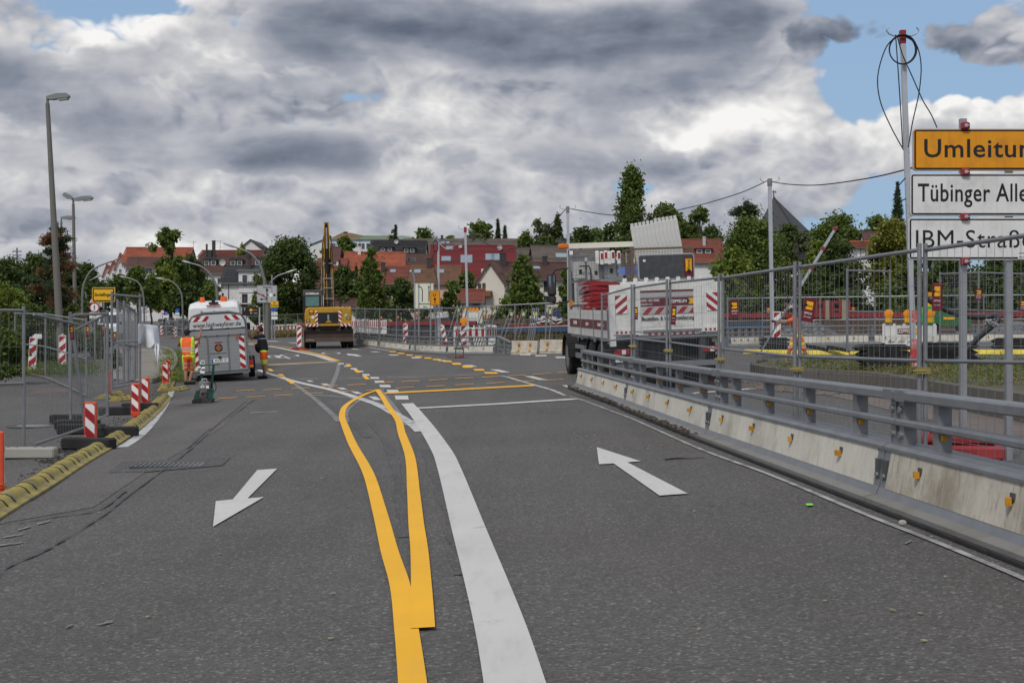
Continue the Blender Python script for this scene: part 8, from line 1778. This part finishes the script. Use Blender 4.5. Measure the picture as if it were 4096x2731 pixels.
# school with green copper roof
d = 390; sc = thing('school_building', 'long pale blue building with wavy green and rust copper roof on the hilltop', 'building', (X(1480, d), d, 12.0), 0); H = lambda ny: Zh(ny, d) - 12; xx = lambda nx: X(nx, d) - sc.location.x
q = MB(); q.bbox(xx(1318), xx(1650), 0, 14, 0, H(957)); q.build('wall', W_BL, sc); q = MB(); q.bbox(xx(1236), xx(1325), 1, 12, 0, H(982)); q.add([(xx(1236), 1, H(982)), (xx(1325), 1, H(982)), (xx(1325), 1, H(946)), (xx(1236), 1, H(980))], [(0, 1, 2, 3)]); q.build('side_wing', W_WH, sc)
q = MB(); q.beam((xx(1236), .9, H(980)), (xx(1325), .9, H(945)), .3, .35); q.build('wing_roof', DKSTEEL, sc)
cop = [mat('copper_rust', (.24, .14, .06), .6, .1, .2, .3), mat('copper_mixed', (.20, .17, .08), .6, .1, .2, .3), mat('copper_green', (.20, .25, .15), .6, .1, .2, .3), mat('copper_pale_green', (.24, .32, .25), .6, .1, .15, .3)]
tp = [(1322, 945), (1362, 925), (1400, 929), (1440, 938), (1500, 939), (1560, 938), (1605, 939), (1650, 945)]; n_ = 44
for i in range(n_):
    n0, n1 = 1320 + 330 * i / n_, 1320 + 330 * (i + 1) / n_; y0, y1 = [np.interp(v_, [a for a, _ in tp], [b for _, b in tp]) for v_ in (n0, n1)]
    q = MB(); q.add([(xx(n0), -.6, H(957)), (xx(n1) - .05, -.6, H(957)), (xx(n1) - .05, 6, H(y1) + .15), (xx(n0), 6, H(y0) + .15)], [(0, 1, 2, 3)]); q.beam((xx(n1), -.62, H(957) + .05), (xx(n1), 6, H(y1) + .22), .12, .12); q.build('roof_sheet', cop[0 if 2 < i < 12 else (1 if i < 16 else (2 if i < 32 else 3))], sc)
q = MB(); q.bbox(xx(1365), xx(1380), 5, 7, H(926), H(921)); q.build('roof_vent', DKSTEEL, sc)
for nx in (1327, 1335, 1440, 1452, 1472): window(sc, xx(nx), H(985), .9, 1.6, 0, FRW, 0, 0)
# pyramid church roof with cross
d = 400; cz = zg(X(3160, d), d) - 2; ch = thing('church', 'steep dark grey pyramid church roof with a cross on its tip', 'church', (X(3135, d), d, cz), 0); ap = Vector((X(3121, d) - ch.location.x, 10, Zh(773, d) - cz)); zb = Zh(930, d) - cz
bl_, br_, fl_ = Vector((X(3020, d) - ch.location.x, 0, zb)), Vector((X(3275, d) - ch.location.x, 8, zb)), Vector((X(3165, d) - ch.location.x, -6, zb)); bk = Vector((0, 24, zb))
q = MB(); q.add([bl_, fl_, br_, bk, ap], [(0, 1, 4), (1, 2, 4), (2, 3, 4), (3, 0, 4)]); q.build('roof', mat('slate_pyramid', (.055, .056, .062), .8, 0, .12, .4, bump=.3, bs=3), ch)
q = MB(); q.prism([(-9, -8), (9, -8), (9, 0), (-9, 0)], (0, 18, 0), lambda u, v_: Vector((u, 0, zb + v_))); q.build('wall', W_CR, ch); q = MB(); q.beam(ap - (ap - fl_) * 0 + Vector((0, -.05, 0)), fl_ + Vector((0, -.1, 0)), .35, .2); q.build('ridge_strip', mat('dark_ridge', (.03, .03, .033), .7), ch)
q = MB(); q.bbox(ap.x - .14, ap.x + .14, 9.86, 10.14, ap.z - .3, ap.z + 1.9); q.bbox(ap.x - .7, ap.x + .7, 9.9, 10.1, ap.z + 1.25, ap.z + 1.5); q.bbox(ap.x - .7, ap.x - .55, 9.9, 10.1, ap.z + 1.0, ap.z + 1.7); q.bbox(ap.x + .55, ap.x + .7, 9.9, 10.1, ap.z + 1.0, ap.z + 1.7); q.build('cross', DKSTEEL, ch)
# roof aerials
for i, (nx, y0, y1, d, lb_) in enumerate(((774, 1025, 964, 262, 'left of the chimney row'), (881, 1005, 962, 270, 'right of the chimney row'), (1439, 1000, 960, 300, 'beside the orange roof chimney'))):
    t_ = thing('roof_aerial', 'thin television aerial standing ' + lb_, 'aerial', P(nx, y0, d), 0, 'roof aerials'); h_ = (y0 - y1) / FN * d; q = MB(); q.cyl((0, 0, 0), (0, 0, h_), .035, 5); q.beam((-1.1, 0, h_ - .1), (.6, 0, h_ - .1), .04, .04)
    for k in range(9): x = -1.0 + k * .18; q.beam((x, -.25, h_ - .1), (x, .25, h_ - .1), .02, .02)
    for z, l_ in ((h_ - .4, .5), (h_ * .35, .9)): q.beam((-l_, 0, z), (l_, 0, z + .1), .03, .03)
    q.build('mast', DKSTEEL, t_)
# ================================================================== TREES AND PLANTS
LG = [leafmat('dark_leaves', (0.039, 0.066, 0.017), (0.091, 0.132, 0.029)), leafmat('mid_leaves', (0.061, 0.100, 0.021), (0.140, 0.189, 0.036)), leafmat('light_leaves', (0.091, 0.142, 0.023), (0.207, 0.254, 0.044)), leafmat('yellow_green_leaves', (0.122, 0.147, 0.021), (0.244, 0.248, 0.047)), leafmat('needle_green', (0.027, 0.050, 0.021), (0.063, 0.092, 0.038)), leafmat('dry_needles', (0.134, 0.065, 0.027), (0.220, 0.112, 0.053)), leafmat('grey_green_leaves', (0.079, 0.100, 0.047), (0.146, 0.165, 0.079)), leafmat('blue_green_leaves', (0.049, 0.083, 0.042), (0.091, 0.142, 0.074))]
BARK = mat('tree_bark', (.06, .045, .035), .9, 0, .3, 5, bump=.6, bs=20); BIRCH = mat('birch_bark', (.38, .36, .33), .8, 0, .3, 5)
def leaf_mesh(name, cl, n, size, rng, m, flat=.35, asp=.62, droop=0):
    C_ = np.array([c[0] for c in cl]); Rr = np.array([c[1] for c in cl]); wt = (Rr.prod(axis=1)) ** .62; k = rng.choice(len(cl), n, p=wt / wt.sum())
    dv = rng.normal(size=(n, 3)); dv /= np.linalg.norm(dv, axis=1)[:, None]; rad = rng.uniform(.08, 1, n) ** .5 + rng.normal(0, .16, n); gs = rng.random(n) < .55; off_ = np.where(gs[:, None], rng.normal(0, .58, (n, 3)), dv * rad[:, None]); pos = C_[k] + off_ * Rr[k]; pos[:, 2] = np.maximum(pos[:, 2], .05)
    nr = dv * .55 + rng.normal(size=(n, 3)) * .6 + np.array([0, 0, flat]); nr /= np.linalg.norm(nr, axis=1)[:, None]
    a = np.cross(nr, rng.normal(size=(n, 3))); a /= np.linalg.norm(a, axis=1)[:, None]; b = np.cross(nr, a)
    if droop: a[:, 2] -= droop; 
    s_ = size * rng.uniform(.55, 1.3, n)[:, None]; u, v_ = a * s_, b * s_ * asp
    P4 = np.stack([pos - u * .5, pos + v_ * .45 + u * .05, pos + u * .5, pos - v_ * .45 + u * .05], 1).reshape(-1, 3)
    me = bpy.data.meshes.new(name); me.vertices.add(4 * n); me.vertices.foreach_set('co', P4.ravel()); me.loops.add(4 * n); me.loops.foreach_set('vertex_index', np.arange(4 * n)); me.polygons.add(n); me.polygons.foreach_set('loop_start', np.arange(0, 4 * n, 4)); me.polygons.foreach_set('loop_total', np.full(n, 4)); me.materials.append(m); me.update(calc_edges=True); return me
tseed = [11]
def tree(label, nx, d, ytop, wN, kind='round', lm=1, n=3200, leaf=None, base=.22, name=None, group='trees', zb=None, ny=None, lm2=None):
    tseed[0] += 1; rng = np.random.default_rng(tseed[0]); n = int(n * 1.35); x = X(nx, d); b = zg(x, d) if zb is None else zb; H = Zh(ytop, d) - b; Wd = wN / FN * d; r = Wd / 2 * {'round': 1.16, 'sparse': 1.12, 'poplar': 1.25, 'pine': 1.25, 'birch': 1.1}.get(kind, 1.02); leaf = leaf or max(.10, .0030 * d * .9)
    nm = name or {'cone': 'round_tree', 'conifer': 'spruce_tree', 'pine': 'pine_tree', 'poplar': 'poplar_tree', 'bush': 'bush'}.get(kind, 'deciduous_tree')
    t_ = thing(nm, label, 'bush' if kind == 'bush' else 'tree', (x, d, b), 0, group); cl = []; U = rng.uniform
    if kind in ('round', 'sparse', 'birch'):
        z0 = H * base; nC = 58 if kind == 'round' else 34
        for i in range(nC):
            h = U(.06, .97); env = (math.sin(math.pi * min(1, (h * .86 + .12))) ** .62) * (1 if h < .65 else .95); a = U(0, 6.283); c = r * U(.20, .36) * (1 if kind == 'round' else .72); q_ = U(0, 1) ** .55 * max(0, env * r - c * .62); cl.append(((math.cos(a) * q_, math.sin(a) * q_, z0 + (H - z0) * h - c * .4), (c, c, c * U(.6, .85))))
        for i in range(9): a = U(0, 6.283); h = U(.25, 1.0); env = math.sin(math.pi * min(1, (h * .86 + .12))) ** .6; cl.append(((math.cos(a) * r * env * .95, math.sin(a) * r * env * .95, z0 + (H - z0) * h * .98), (r * .17, r * .17, r * .15)))
    elif kind == 'cone':
        for i in range(70): h = U(0, 1) ** 1.15; e = r * (1 - .85 * h ** 1.5) * (1 if h > .12 else .8 + h * 1.6); a = U(0, 6.283); q_ = e * U(.35, .86); c = r * U(.18, .28) * (1 - .4 * h); cl.append(((math.cos(a) * q_, math.sin(a) * q_, H * base + H * (1 - base) * h - c * .3), (c, c, c * .8)))
        cl.append(((0, 0, H * .45), (r * .5, r * .5, H * .35)))
    elif kind == 'poplar':
        for i in range(80): h = U(0, 1); e = r * math.sin(math.pi * min(.97, .12 + h * .85)) ** .6; a = U(0, 6.283); q_ = e * U(.1, .75); cl.append(((math.cos(a) * q_, math.sin(a) * q_, H * base + H * (1 - base) * h * .97), (r * .34, r * .34, H * .07)))
    elif kind == 'conifer':
        tiers = max(9, int(H / .8))
        for i in range(tiers):
            h = i / tiers; rr = r * (1 - h) ** .9
            for k in range(7): a = U(0, 6.283); q_ = rr * U(.35, .72); cl.append(((math.cos(a) * q_, math.sin(a) * q_, H * (base + (1 - base) * h) - q_ * .22), (rr * .30 + .1, rr * .30 + .1, H / tiers * .40)))
        cl.append(((0, 0, H * .96), (r * .06, r * .06, H * .05)))
    elif kind == 'pine':
        for i in range(64):
            h = U(.02, 1); e = r * (.98 - .72 * h ** 1.3); a = U(0, 6.283); q_ = e * U(.25, .95); c = r * U(.16, .30) * (1.15 - .5 * h); cl.append(((math.cos(a) * q_, math.sin(a) * q_, H * base + H * (1 - base) * h * .95 + c * .2), (c, c, c * .55)))
        for i in range(8): h = i / 8; cl.append(((U(-.1, .1) * r, U(-.1, .1) * r, H * (base + (1 - base) * h)), (r * .22 * (1.1 - h), r * .22, H * .07)))
        cl.append(((0, 0, H * .97), (r * .08, r * .08, H * .04)))
    else:
        for i in range(22): a = U(0, 6.283); q_ = U(0, .85) * r; h = U(.15, .85) * (1 - .35 * (q_ / r) ** 2); c = min(r, H) * U(.2, .38); cl.append(((math.cos(a) * q_, math.sin(a) * q_ * .7, H * h), (c, c * .8, c * .75)))
    if kind != 'bush':
        q = MB(); tr_ = max(.06, H * .018); top = H * (.9 if kind in ('conifer', 'pine', 'poplar', 'cone') else .62); q.tube([(0, 0, -.3), (U(-.1, .1), U(-.1, .1), top * .35), (U(-.2, .2), 0, top * .7), (0, 0, top)], [tr_ * 1.25, tr_, tr_ * .75, tr_ * .3], 8); q.build('trunk', BIRCH if kind == 'birch' else BARK, t_, smooth=True)
        q = MB()
        for c in cl[:16 if kind != 'pine' else 30]: z1 = min(c[0][2] * .72, top * .85) if kind not in ('conifer', 'pine') else c[0][2] - c[1][2] * .2; e = Vector(c[0]); s_ = Vector((0, 0, max(H * base * .6, z1))); q.tube([s_, s_.lerp(e, .55) + Vector((0, 0, .04 * H if kind not in ('conifer', 'pine') else 0)), e], [tr_ * .45, tr_ * .28, tr_ * .1], 5, False)
        q.build('limbs', BIRCH if kind == 'birch' else BARK, t_, kind='stuff')
    asp = .22 if kind in ('conifer', 'pine') else .62
    if lm2 is None: put('crown' if kind != 'bush' else 'foliage', leaf_mesh('crown', cl, n, leaf * (1.25 if asp < .3 else 1), rng, LG[lm], .35, asp), t_)
    else:
        h_ = len(cl) // 2; put('crown', leaf_mesh('crown', cl[::2], n // 2, leaf * 1.25, rng, LG[lm], .35, asp), t_); put('dry_crown', leaf_mesh('crown', cl[1::2], n // 2, leaf * 1.25, rng, LG[lm2], .35, asp), t_)
    return t_
T = tree
# left side
T('half dry pine with brown needles behind the left street lamps', 220, 62, 885, 215, 'pine', 4, 26000, .15, .08, lm2=5)
for a in (('bright green bush at the left edge below the telegraph pole', 35, 55, 1060, 190, 2, 9000), ('dark bush in front of the pine trunk', 150, 50, 1200, 190, 0, 8000), ('dark bush between pine and town sign', 262, 60, 1180, 150, 0, 7000), ('ferny bush behind the leftmost fence', 5, 40, 1285, 170, 1, 8000), ('scrub behind the left striped beacon', 105, 52, 1265, 200, 0, 11000), ('scrub behind the right striped beacon', 225, 55, 1280, 200, 0, 11000), ('scrub right of the striped beacons', 340, 60, 1310, 150, 1, 7000), ('scrub between town sign post and white van', 405, 75, 1285, 90, 0, 4000), ('light shoots in front of the second lamp', 312, 60, 1215, 60, 2, 2200), ('dark scrub at the far left edge', -20, 52, 1230, 170, 0, 6000), ('small green bush behind the stacked fence panels', 468, 48, 1385, 50, 1, 1500)): T(a[0], a[1], a[2], a[3], a[4], 'bush', a[5], a[6], .13, group='bushes at the left')
for a in (('tree behind the pine at the left edge', 20, 110, 1030, 190, 'round', 0, 6000), ('dark tree behind the half dry pine', 150, 115, 1020, 190, 'round', 0, 7000), ('dark tree right behind the pine trunk', 280, 118, 1060, 170, 'round', 0, 6000), ('dark tree between the lamp and the town sign', 350, 150, 1050, 110, 'round', 0, 5000), ('street tree behind the town sign', 405, 140, 1130, 80, 'round', 0, 3000), ('street tree right of the town sign', 480, 175, 1098, 95, 'round', 0, 4500), ('street tree between two curved lamps', 552, 165, 1066, 90, 'round', 1, 4500),
          ('street tree beside the poster', 605, 170, 1105, 80, 'round', 1, 3500), ('tall airy tree in front of the orange roof', 684, 190, 912, 165, 'sparse', 1, 6000), ('light green tree below the tall airy tree', 665, 185, 1055, 120, 'round', 2, 5000), ('tree left of the lamp before the dormer house', 770, 195, 1030, 130, 'round', 0, 5500), ('dark tree behind the panel van', 735, 180, 1135, 110, 'round', 0, 4500), ('tree between curved lamp and new white house', 842, 178, 1125, 90, 'round', 1, 4500), ('small tree in front of the new white house', 1035, 150, 1160, 80, 'round', 1, 2500),
          ('yellowish tree top before the tall grey gable', 965, 300, 975, 70, 'round', 3, 1500), ('very large maple left of the excavator boom', 1160, 128, 948, 235, 'round', 0, 16000), ('lower shoots of the large maple', 1120, 127, 1200, 90, 'round', 1, 2500), ('dark tree behind the excavator boom', 1300, 250, 985, 60, 'round', 0, 2000), ('dense tree in front of the pale blue building', 1378, 310, 938, 112, 'round', 1, 4500), ('garden tree right of the excavator boom', 1372, 168, 1062, 120, 'round', 0, 5500), ('slim dark cypress beside the orange roof', 1424, 175, 1068, 14, 'poplar', 4, 700),
          ('tall full roadside tree before the orange roof', 1482, 128, 998, 150, 'cone', 1, 13000), ('small open tree before the yellow house', 1610, 128, 1108, 130, 'sparse', 0, 3200), ('young tree before the pink house', 1805, 130, 1122, 75, 'sparse', 1, 2200), ('garden bush tree below the big red roof', 1865, 190, 1085, 80, 'round', 1, 3500), ('dense cone shaped hornbeam before the white house', 2092, 140, 1024, 178, 'cone', 1, 17000), ('hedge tree at the right gable of the pink house', 1755, 150, 1195, 60, 'round', 0, 1500),
          ('tree beside the truck mirror', 2262, 120, 1075, 50, 'round', 1, 2000)): T(*a[:5], a[5], a[6], a[7], base=.42 if a[0].startswith(('street tree', 'dark tree behind the panel')) else .22)
for a in (('dark pointed spruce on the skyline', 1583, 360, 893, 46, 'conifer', 4, 2200), ('thin deciduous tree around the skyline spruce', 1585, 365, 915, 95, 'sparse', 6, 1200), ('broad skyline tree right of the spruce', 1700, 370, 915, 120, 'round', 1, 3000), ('small skyline bush tree', 1800, 365, 938, 50, 'round', 2, 900), ('broad tree behind the long grey roof', 1920, 370, 886, 120, 'round', 1, 3500), ('left of two pointed spruces behind the long roof', 1992, 372, 873, 50, 'conifer', 4, 1800), ('right of two pointed spruces behind the long roof', 2020, 372, 900, 50, 'conifer', 4, 1500),
          ('pale birch group behind the brown roofs', 2165, 330, 868, 150, 'birch', 6, 4000), ('tree left of the birch group', 2100, 325, 940, 90, 'round', 1, 2200), ('column shaped tree right of the birch group', 2230, 330, 872, 42, 'poplar', 0, 1600), ('dark low tree before the birches', 2190, 300, 945, 120, 'round', 0, 2500), ('tall slim poplar rising above all other trees', 2528, 280, 680, 112, 'poplar', 1, 8000), ('far tree behind the truck cab', 2385, 300, 915, 130, 'round', 1, 3000), ('far tree right of the slanted planks', 2730, 295, 880, 130, 'round', 1, 3500), ('far tree between chestnut and poplar', 2590, 300, 880, 120, 'round', 0, 3000), ('far tree beside the dark pine', 2850, 270, 900, 130, 'round', 0, 3500), ('tree left of the poplar', 2440, 285, 890, 130, 'round', 0, 3500), ('tree between mast and poplar', 2330, 290, 905, 130, 'round', 0, 3500), ('round chestnut right of the poplar', 2660, 285, 815, 165, 'round', 1, 6000), ('dark tree under the poplar', 2540, 275, 920, 140, 'round', 0, 3000),
          ('airy tree right of the chestnut', 2795, 280, 812, 100, 'sparse', 1, 2400), ('tree behind the red orange roof', 2770, 290, 890, 150, 'round', 0, 4000), ('dark pine before the pyramid roof', 2985, 150, 800, 215, 'pine', 4, 12000), ('big green tree in front of the dark pine', 3010, 128, 880, 270, 'round', 1, 15000), ('light green lower tree right of the truck load', 2930, 122, 985, 170, 'round', 2, 6000), ('dark tree at the right foot of the pyramid', 3150, 145, 890, 110, 'round', 0, 4000), ('tree half hiding the black roofed house', 3215, 230, 915, 110, 'round', 6, 2600),
          ('broad round oak right of the pyramid', 3345, 250, 850, 215, 'round', 1, 8000), ('light green tree below the oak', 3270, 180, 960, 110, 'round', 2, 4000), ('large dark tree below the oak', 3345, 140, 940, 200, 'round', 0, 9000), ('skyline trees right of the oak', 3500, 330, 858, 120, 'round', 1, 3000), ('dark slender conifer behind the tallest mast', 3590, 250, 722, 125, 'conifer', 4, 6500), ('yellow green tree left of the tallest mast', 3560, 140, 868, 170, 'round', 3, 9000), ('tree behind the street name signs', 3720, 150, 905, 200, 'round', 1, 7000), ('dark tree under the white signs', 3800, 118, 1015, 230, 'round', 0, 8000), ('dark tree at the right edge under the signs', 4000, 120, 1000, 230, 'round', 0, 8000), ('tall tree behind the right edge', 4040, 160, 920, 200, 'round', 1, 6000), ('small reddish dark tree right of the double fence post', 3640, 116, 1060, 110, 'round', 0, 4000)): T(*a[:5], a[5], a[6], a[7], base=.42 if a[0].startswith(('street tree', 'dark tree behind the panel')) else .22)
for i, (nx, yt, w_, l_) in enumerate(((2850, 1130, 130, 0), (2960, 1150, 150, 1), (3080, 1120, 160, 0), (3200, 1110, 150, 0), (3310, 1120, 160, 0), (3430, 1110, 160, 0), (3540, 1080, 160, 1), (3660, 1130, 150, 0), (3780, 1140, 160, 0), (3900, 1130, 160, 0), (4020, 1120, 160, 0), (4120, 1130, 150, 0))):
    T('dark undergrowth bush behind the red beams, ' + ORD[i] + ' from the truck', nx, 104, yt, w_, 'bush', l_, 3600, .34, group='undergrowth behind the excavation')
for i, (nx, d, yt, w_) in enumerate(((1545, 150, 1215, 60), (1690, 150, 1190, 60), (1735, 150, 1200, 50), (1790, 150, 1205, 80), (1460, 150, 1210, 70), (2000, 155, 1215, 90), (2160, 158, 1215, 120), (2250, 158, 1205, 90), (1840, 155, 1215, 60), (1060, 150, 1215, 70), (920, 160, 1225, 70))):
    T('low garden shrub before the houses, ' + ORD[i] + ' planted one', nx, d, yt, w_, 'bush', i % 2, 1100, .30, group='garden shrubs before the houses')
# ground cover
def tufts(name, pts, n, size, m, spread, hgt=.0):
    rng = np.random.default_rng(5); cl = []
    for p in pts: cl.append(((p[0], p[1], p[2] + hgt), (spread, spread, hgt + .04)))
    return put(name, leaf_mesh(name, cl, n, size, rng, m, -.2, .16), kind='stuff')
ip = []
for k in range(260):
    u, v_ = rnd.random(), rnd.random(); a = Vector((*isl[rnd.randrange(0, 6)], 0)); c_ = Vector((rnd.uniform(9, 20), rnd.uniform(27.5, 33), 0)); q_ = a.lerp(c_, rnd.uniform(.05, 1)); ip.append((q_.x, q_.y, isl_z(q_.x, q_.y)))
tufts('island_plants', ip, 9000, .13, LG[1], .45, .06); tufts('island_dry_grass', ip[::2], 5000, .15, leafmat('dry_grass', (.15, .12, .05), (.26, .21, .10)), .5, .05)
vp = []
for k in range(90): q_ = G(rnd.uniform(655, 722), rnd.uniform(1405, 1530)); vp.append((q_.x, q_.y, q_.z))
tufts('verge_grass', vp, 3500, .16, LG[2], .35, .07)
vp = [tuple(GP(rnd.uniform(985, 1300), rnd.uniform(117, 122))) for k in range(60)]; tufts('roadside_dry_grass', vp, 3000, .5, MATS['dry_grass'], .8, .3)
vp = [tuple(GP(rnd.uniform(1950, 2260), rnd.uniform(62, 84)) + Vector((0, 0, .1))) for k in range(110)]; tufts('weeds_by_the_pit', vp[::3], 1800, .26, LG[0], .8, .2); tufts('dry_weeds_by_the_pit', vp[1::3], 1500, .28, mat('rusty_weeds', (.10, .06, .035), .9, 0, .3, 3), .8, .25)
vp = [tuple(GP(rnd.uniform(-60, 330), rnd.uniform(44, 52))) for k in range(90)]; tufts('weeds_behind_fence', vp, 7000, .18, LG[1], .8, .15)
# litter and grit on the road edge
q = MB()
for k in range(420):
    t_ = rnd.random(); nx, ny = 100 + 570 * t_, 1950 - 380 * t_; p = G(nx + rnd.uniform(-70, 60), ny + rnd.uniform(-30, 30)); s_ = rnd.uniform(.006, .022); q.ell(p + Vector((0, 0, s_ * .4)), (s_, s_ * .8, s_ * .6), 5, 3)
for (cx, cy, n_) in ((250, 1805, 160), (220, 1845, 120), (320, 1775, 120)):
    for k in range(n_): p = G(cx + rnd.gauss(0, 38), cy + rnd.gauss(0, 6)); s_ = rnd.uniform(.006, .022); q.ell(p + Vector((0, 0, s_ * .4)), (s_ * 1.3, s_, s_ * .6), 5, 3)
q.build('road_grit', mat('dark_grit', (.06, .055, .05), .95, 0, .5, 30, island=.6), kind='stuff')
q = MB()
for k in range(110): p = G(rnd.uniform(2280, 2800), rnd.uniform(1700, 1800)) if k < 70 else G(rnd.uniform(300, 4000), rnd.uniform(1700, 2600)); s_ = rnd.uniform(.008, .02); q.box(p + Vector((0, 0, .012)), (s_ * 1.6, s_, .004), Matrix.Rotation(rnd.random() * 3, 3, 'Z'))
q.build('leaf_litter', mat('litter_leaves', (.30, .26, .16), .8, 0, .5, 20, island=.5), kind='stuff')
for i, (nx, ny) in enumerate(((522, 1742), (592, 1683))):
    q = MB(); p = G(nx, ny); q.ell((0, 0, .018), (.11, .09, .016), 9, 5)
    for k in range(5): q.ell((rnd.uniform(-.10, .10), rnd.uniform(-.08, .08), .02), (rnd.uniform(.03, .07), .03, .015), 6, 4, Matrix.Rotation(rnd.random() * 3, 3, 'Z'))
    o = q.build('blue_rag', mat('blue_rag', (.10, .22, .32), .7, 0, .2, 9), smooth=True); o.location = p; tag(o, 'crumpled pale blue rag by the yellow kerb, ' + ('nearer one', 'farther one')[i], 'rag')
q = MB(); q.tube([(0, 0, .01), (.15, .05, .02), (.3, .03, .012), (.45, .09, .015)], .010, 5); q.tube([(.12, .04, .015), (.2, .10, .02)], .006, 5); o = q.build('dry_twig', BARK); o.location = G(2660, 1840); tag(o, 'dry twig lying on the road right of the straight arrow', 'twig')
# lettering becomes plain mesh
bpy.context.view_layer.update(); dg = bpy.context.evaluated_depsgraph_get()
for o in [o for o in SC.objects if o.type == 'FONT']:
    me = bpy.data.meshes.new_from_object(o.evaluated_get(dg)); n_ = o.name; c = bpy.data.objects.new(n_, me); o.name = 'old'; c.name = n_; COL.objects.link(c)
    c.parent = o.parent; c.location = o.location; c.rotation_euler = o.rotation_euler; c.scale = o.scale; bpy.data.objects.remove(o)
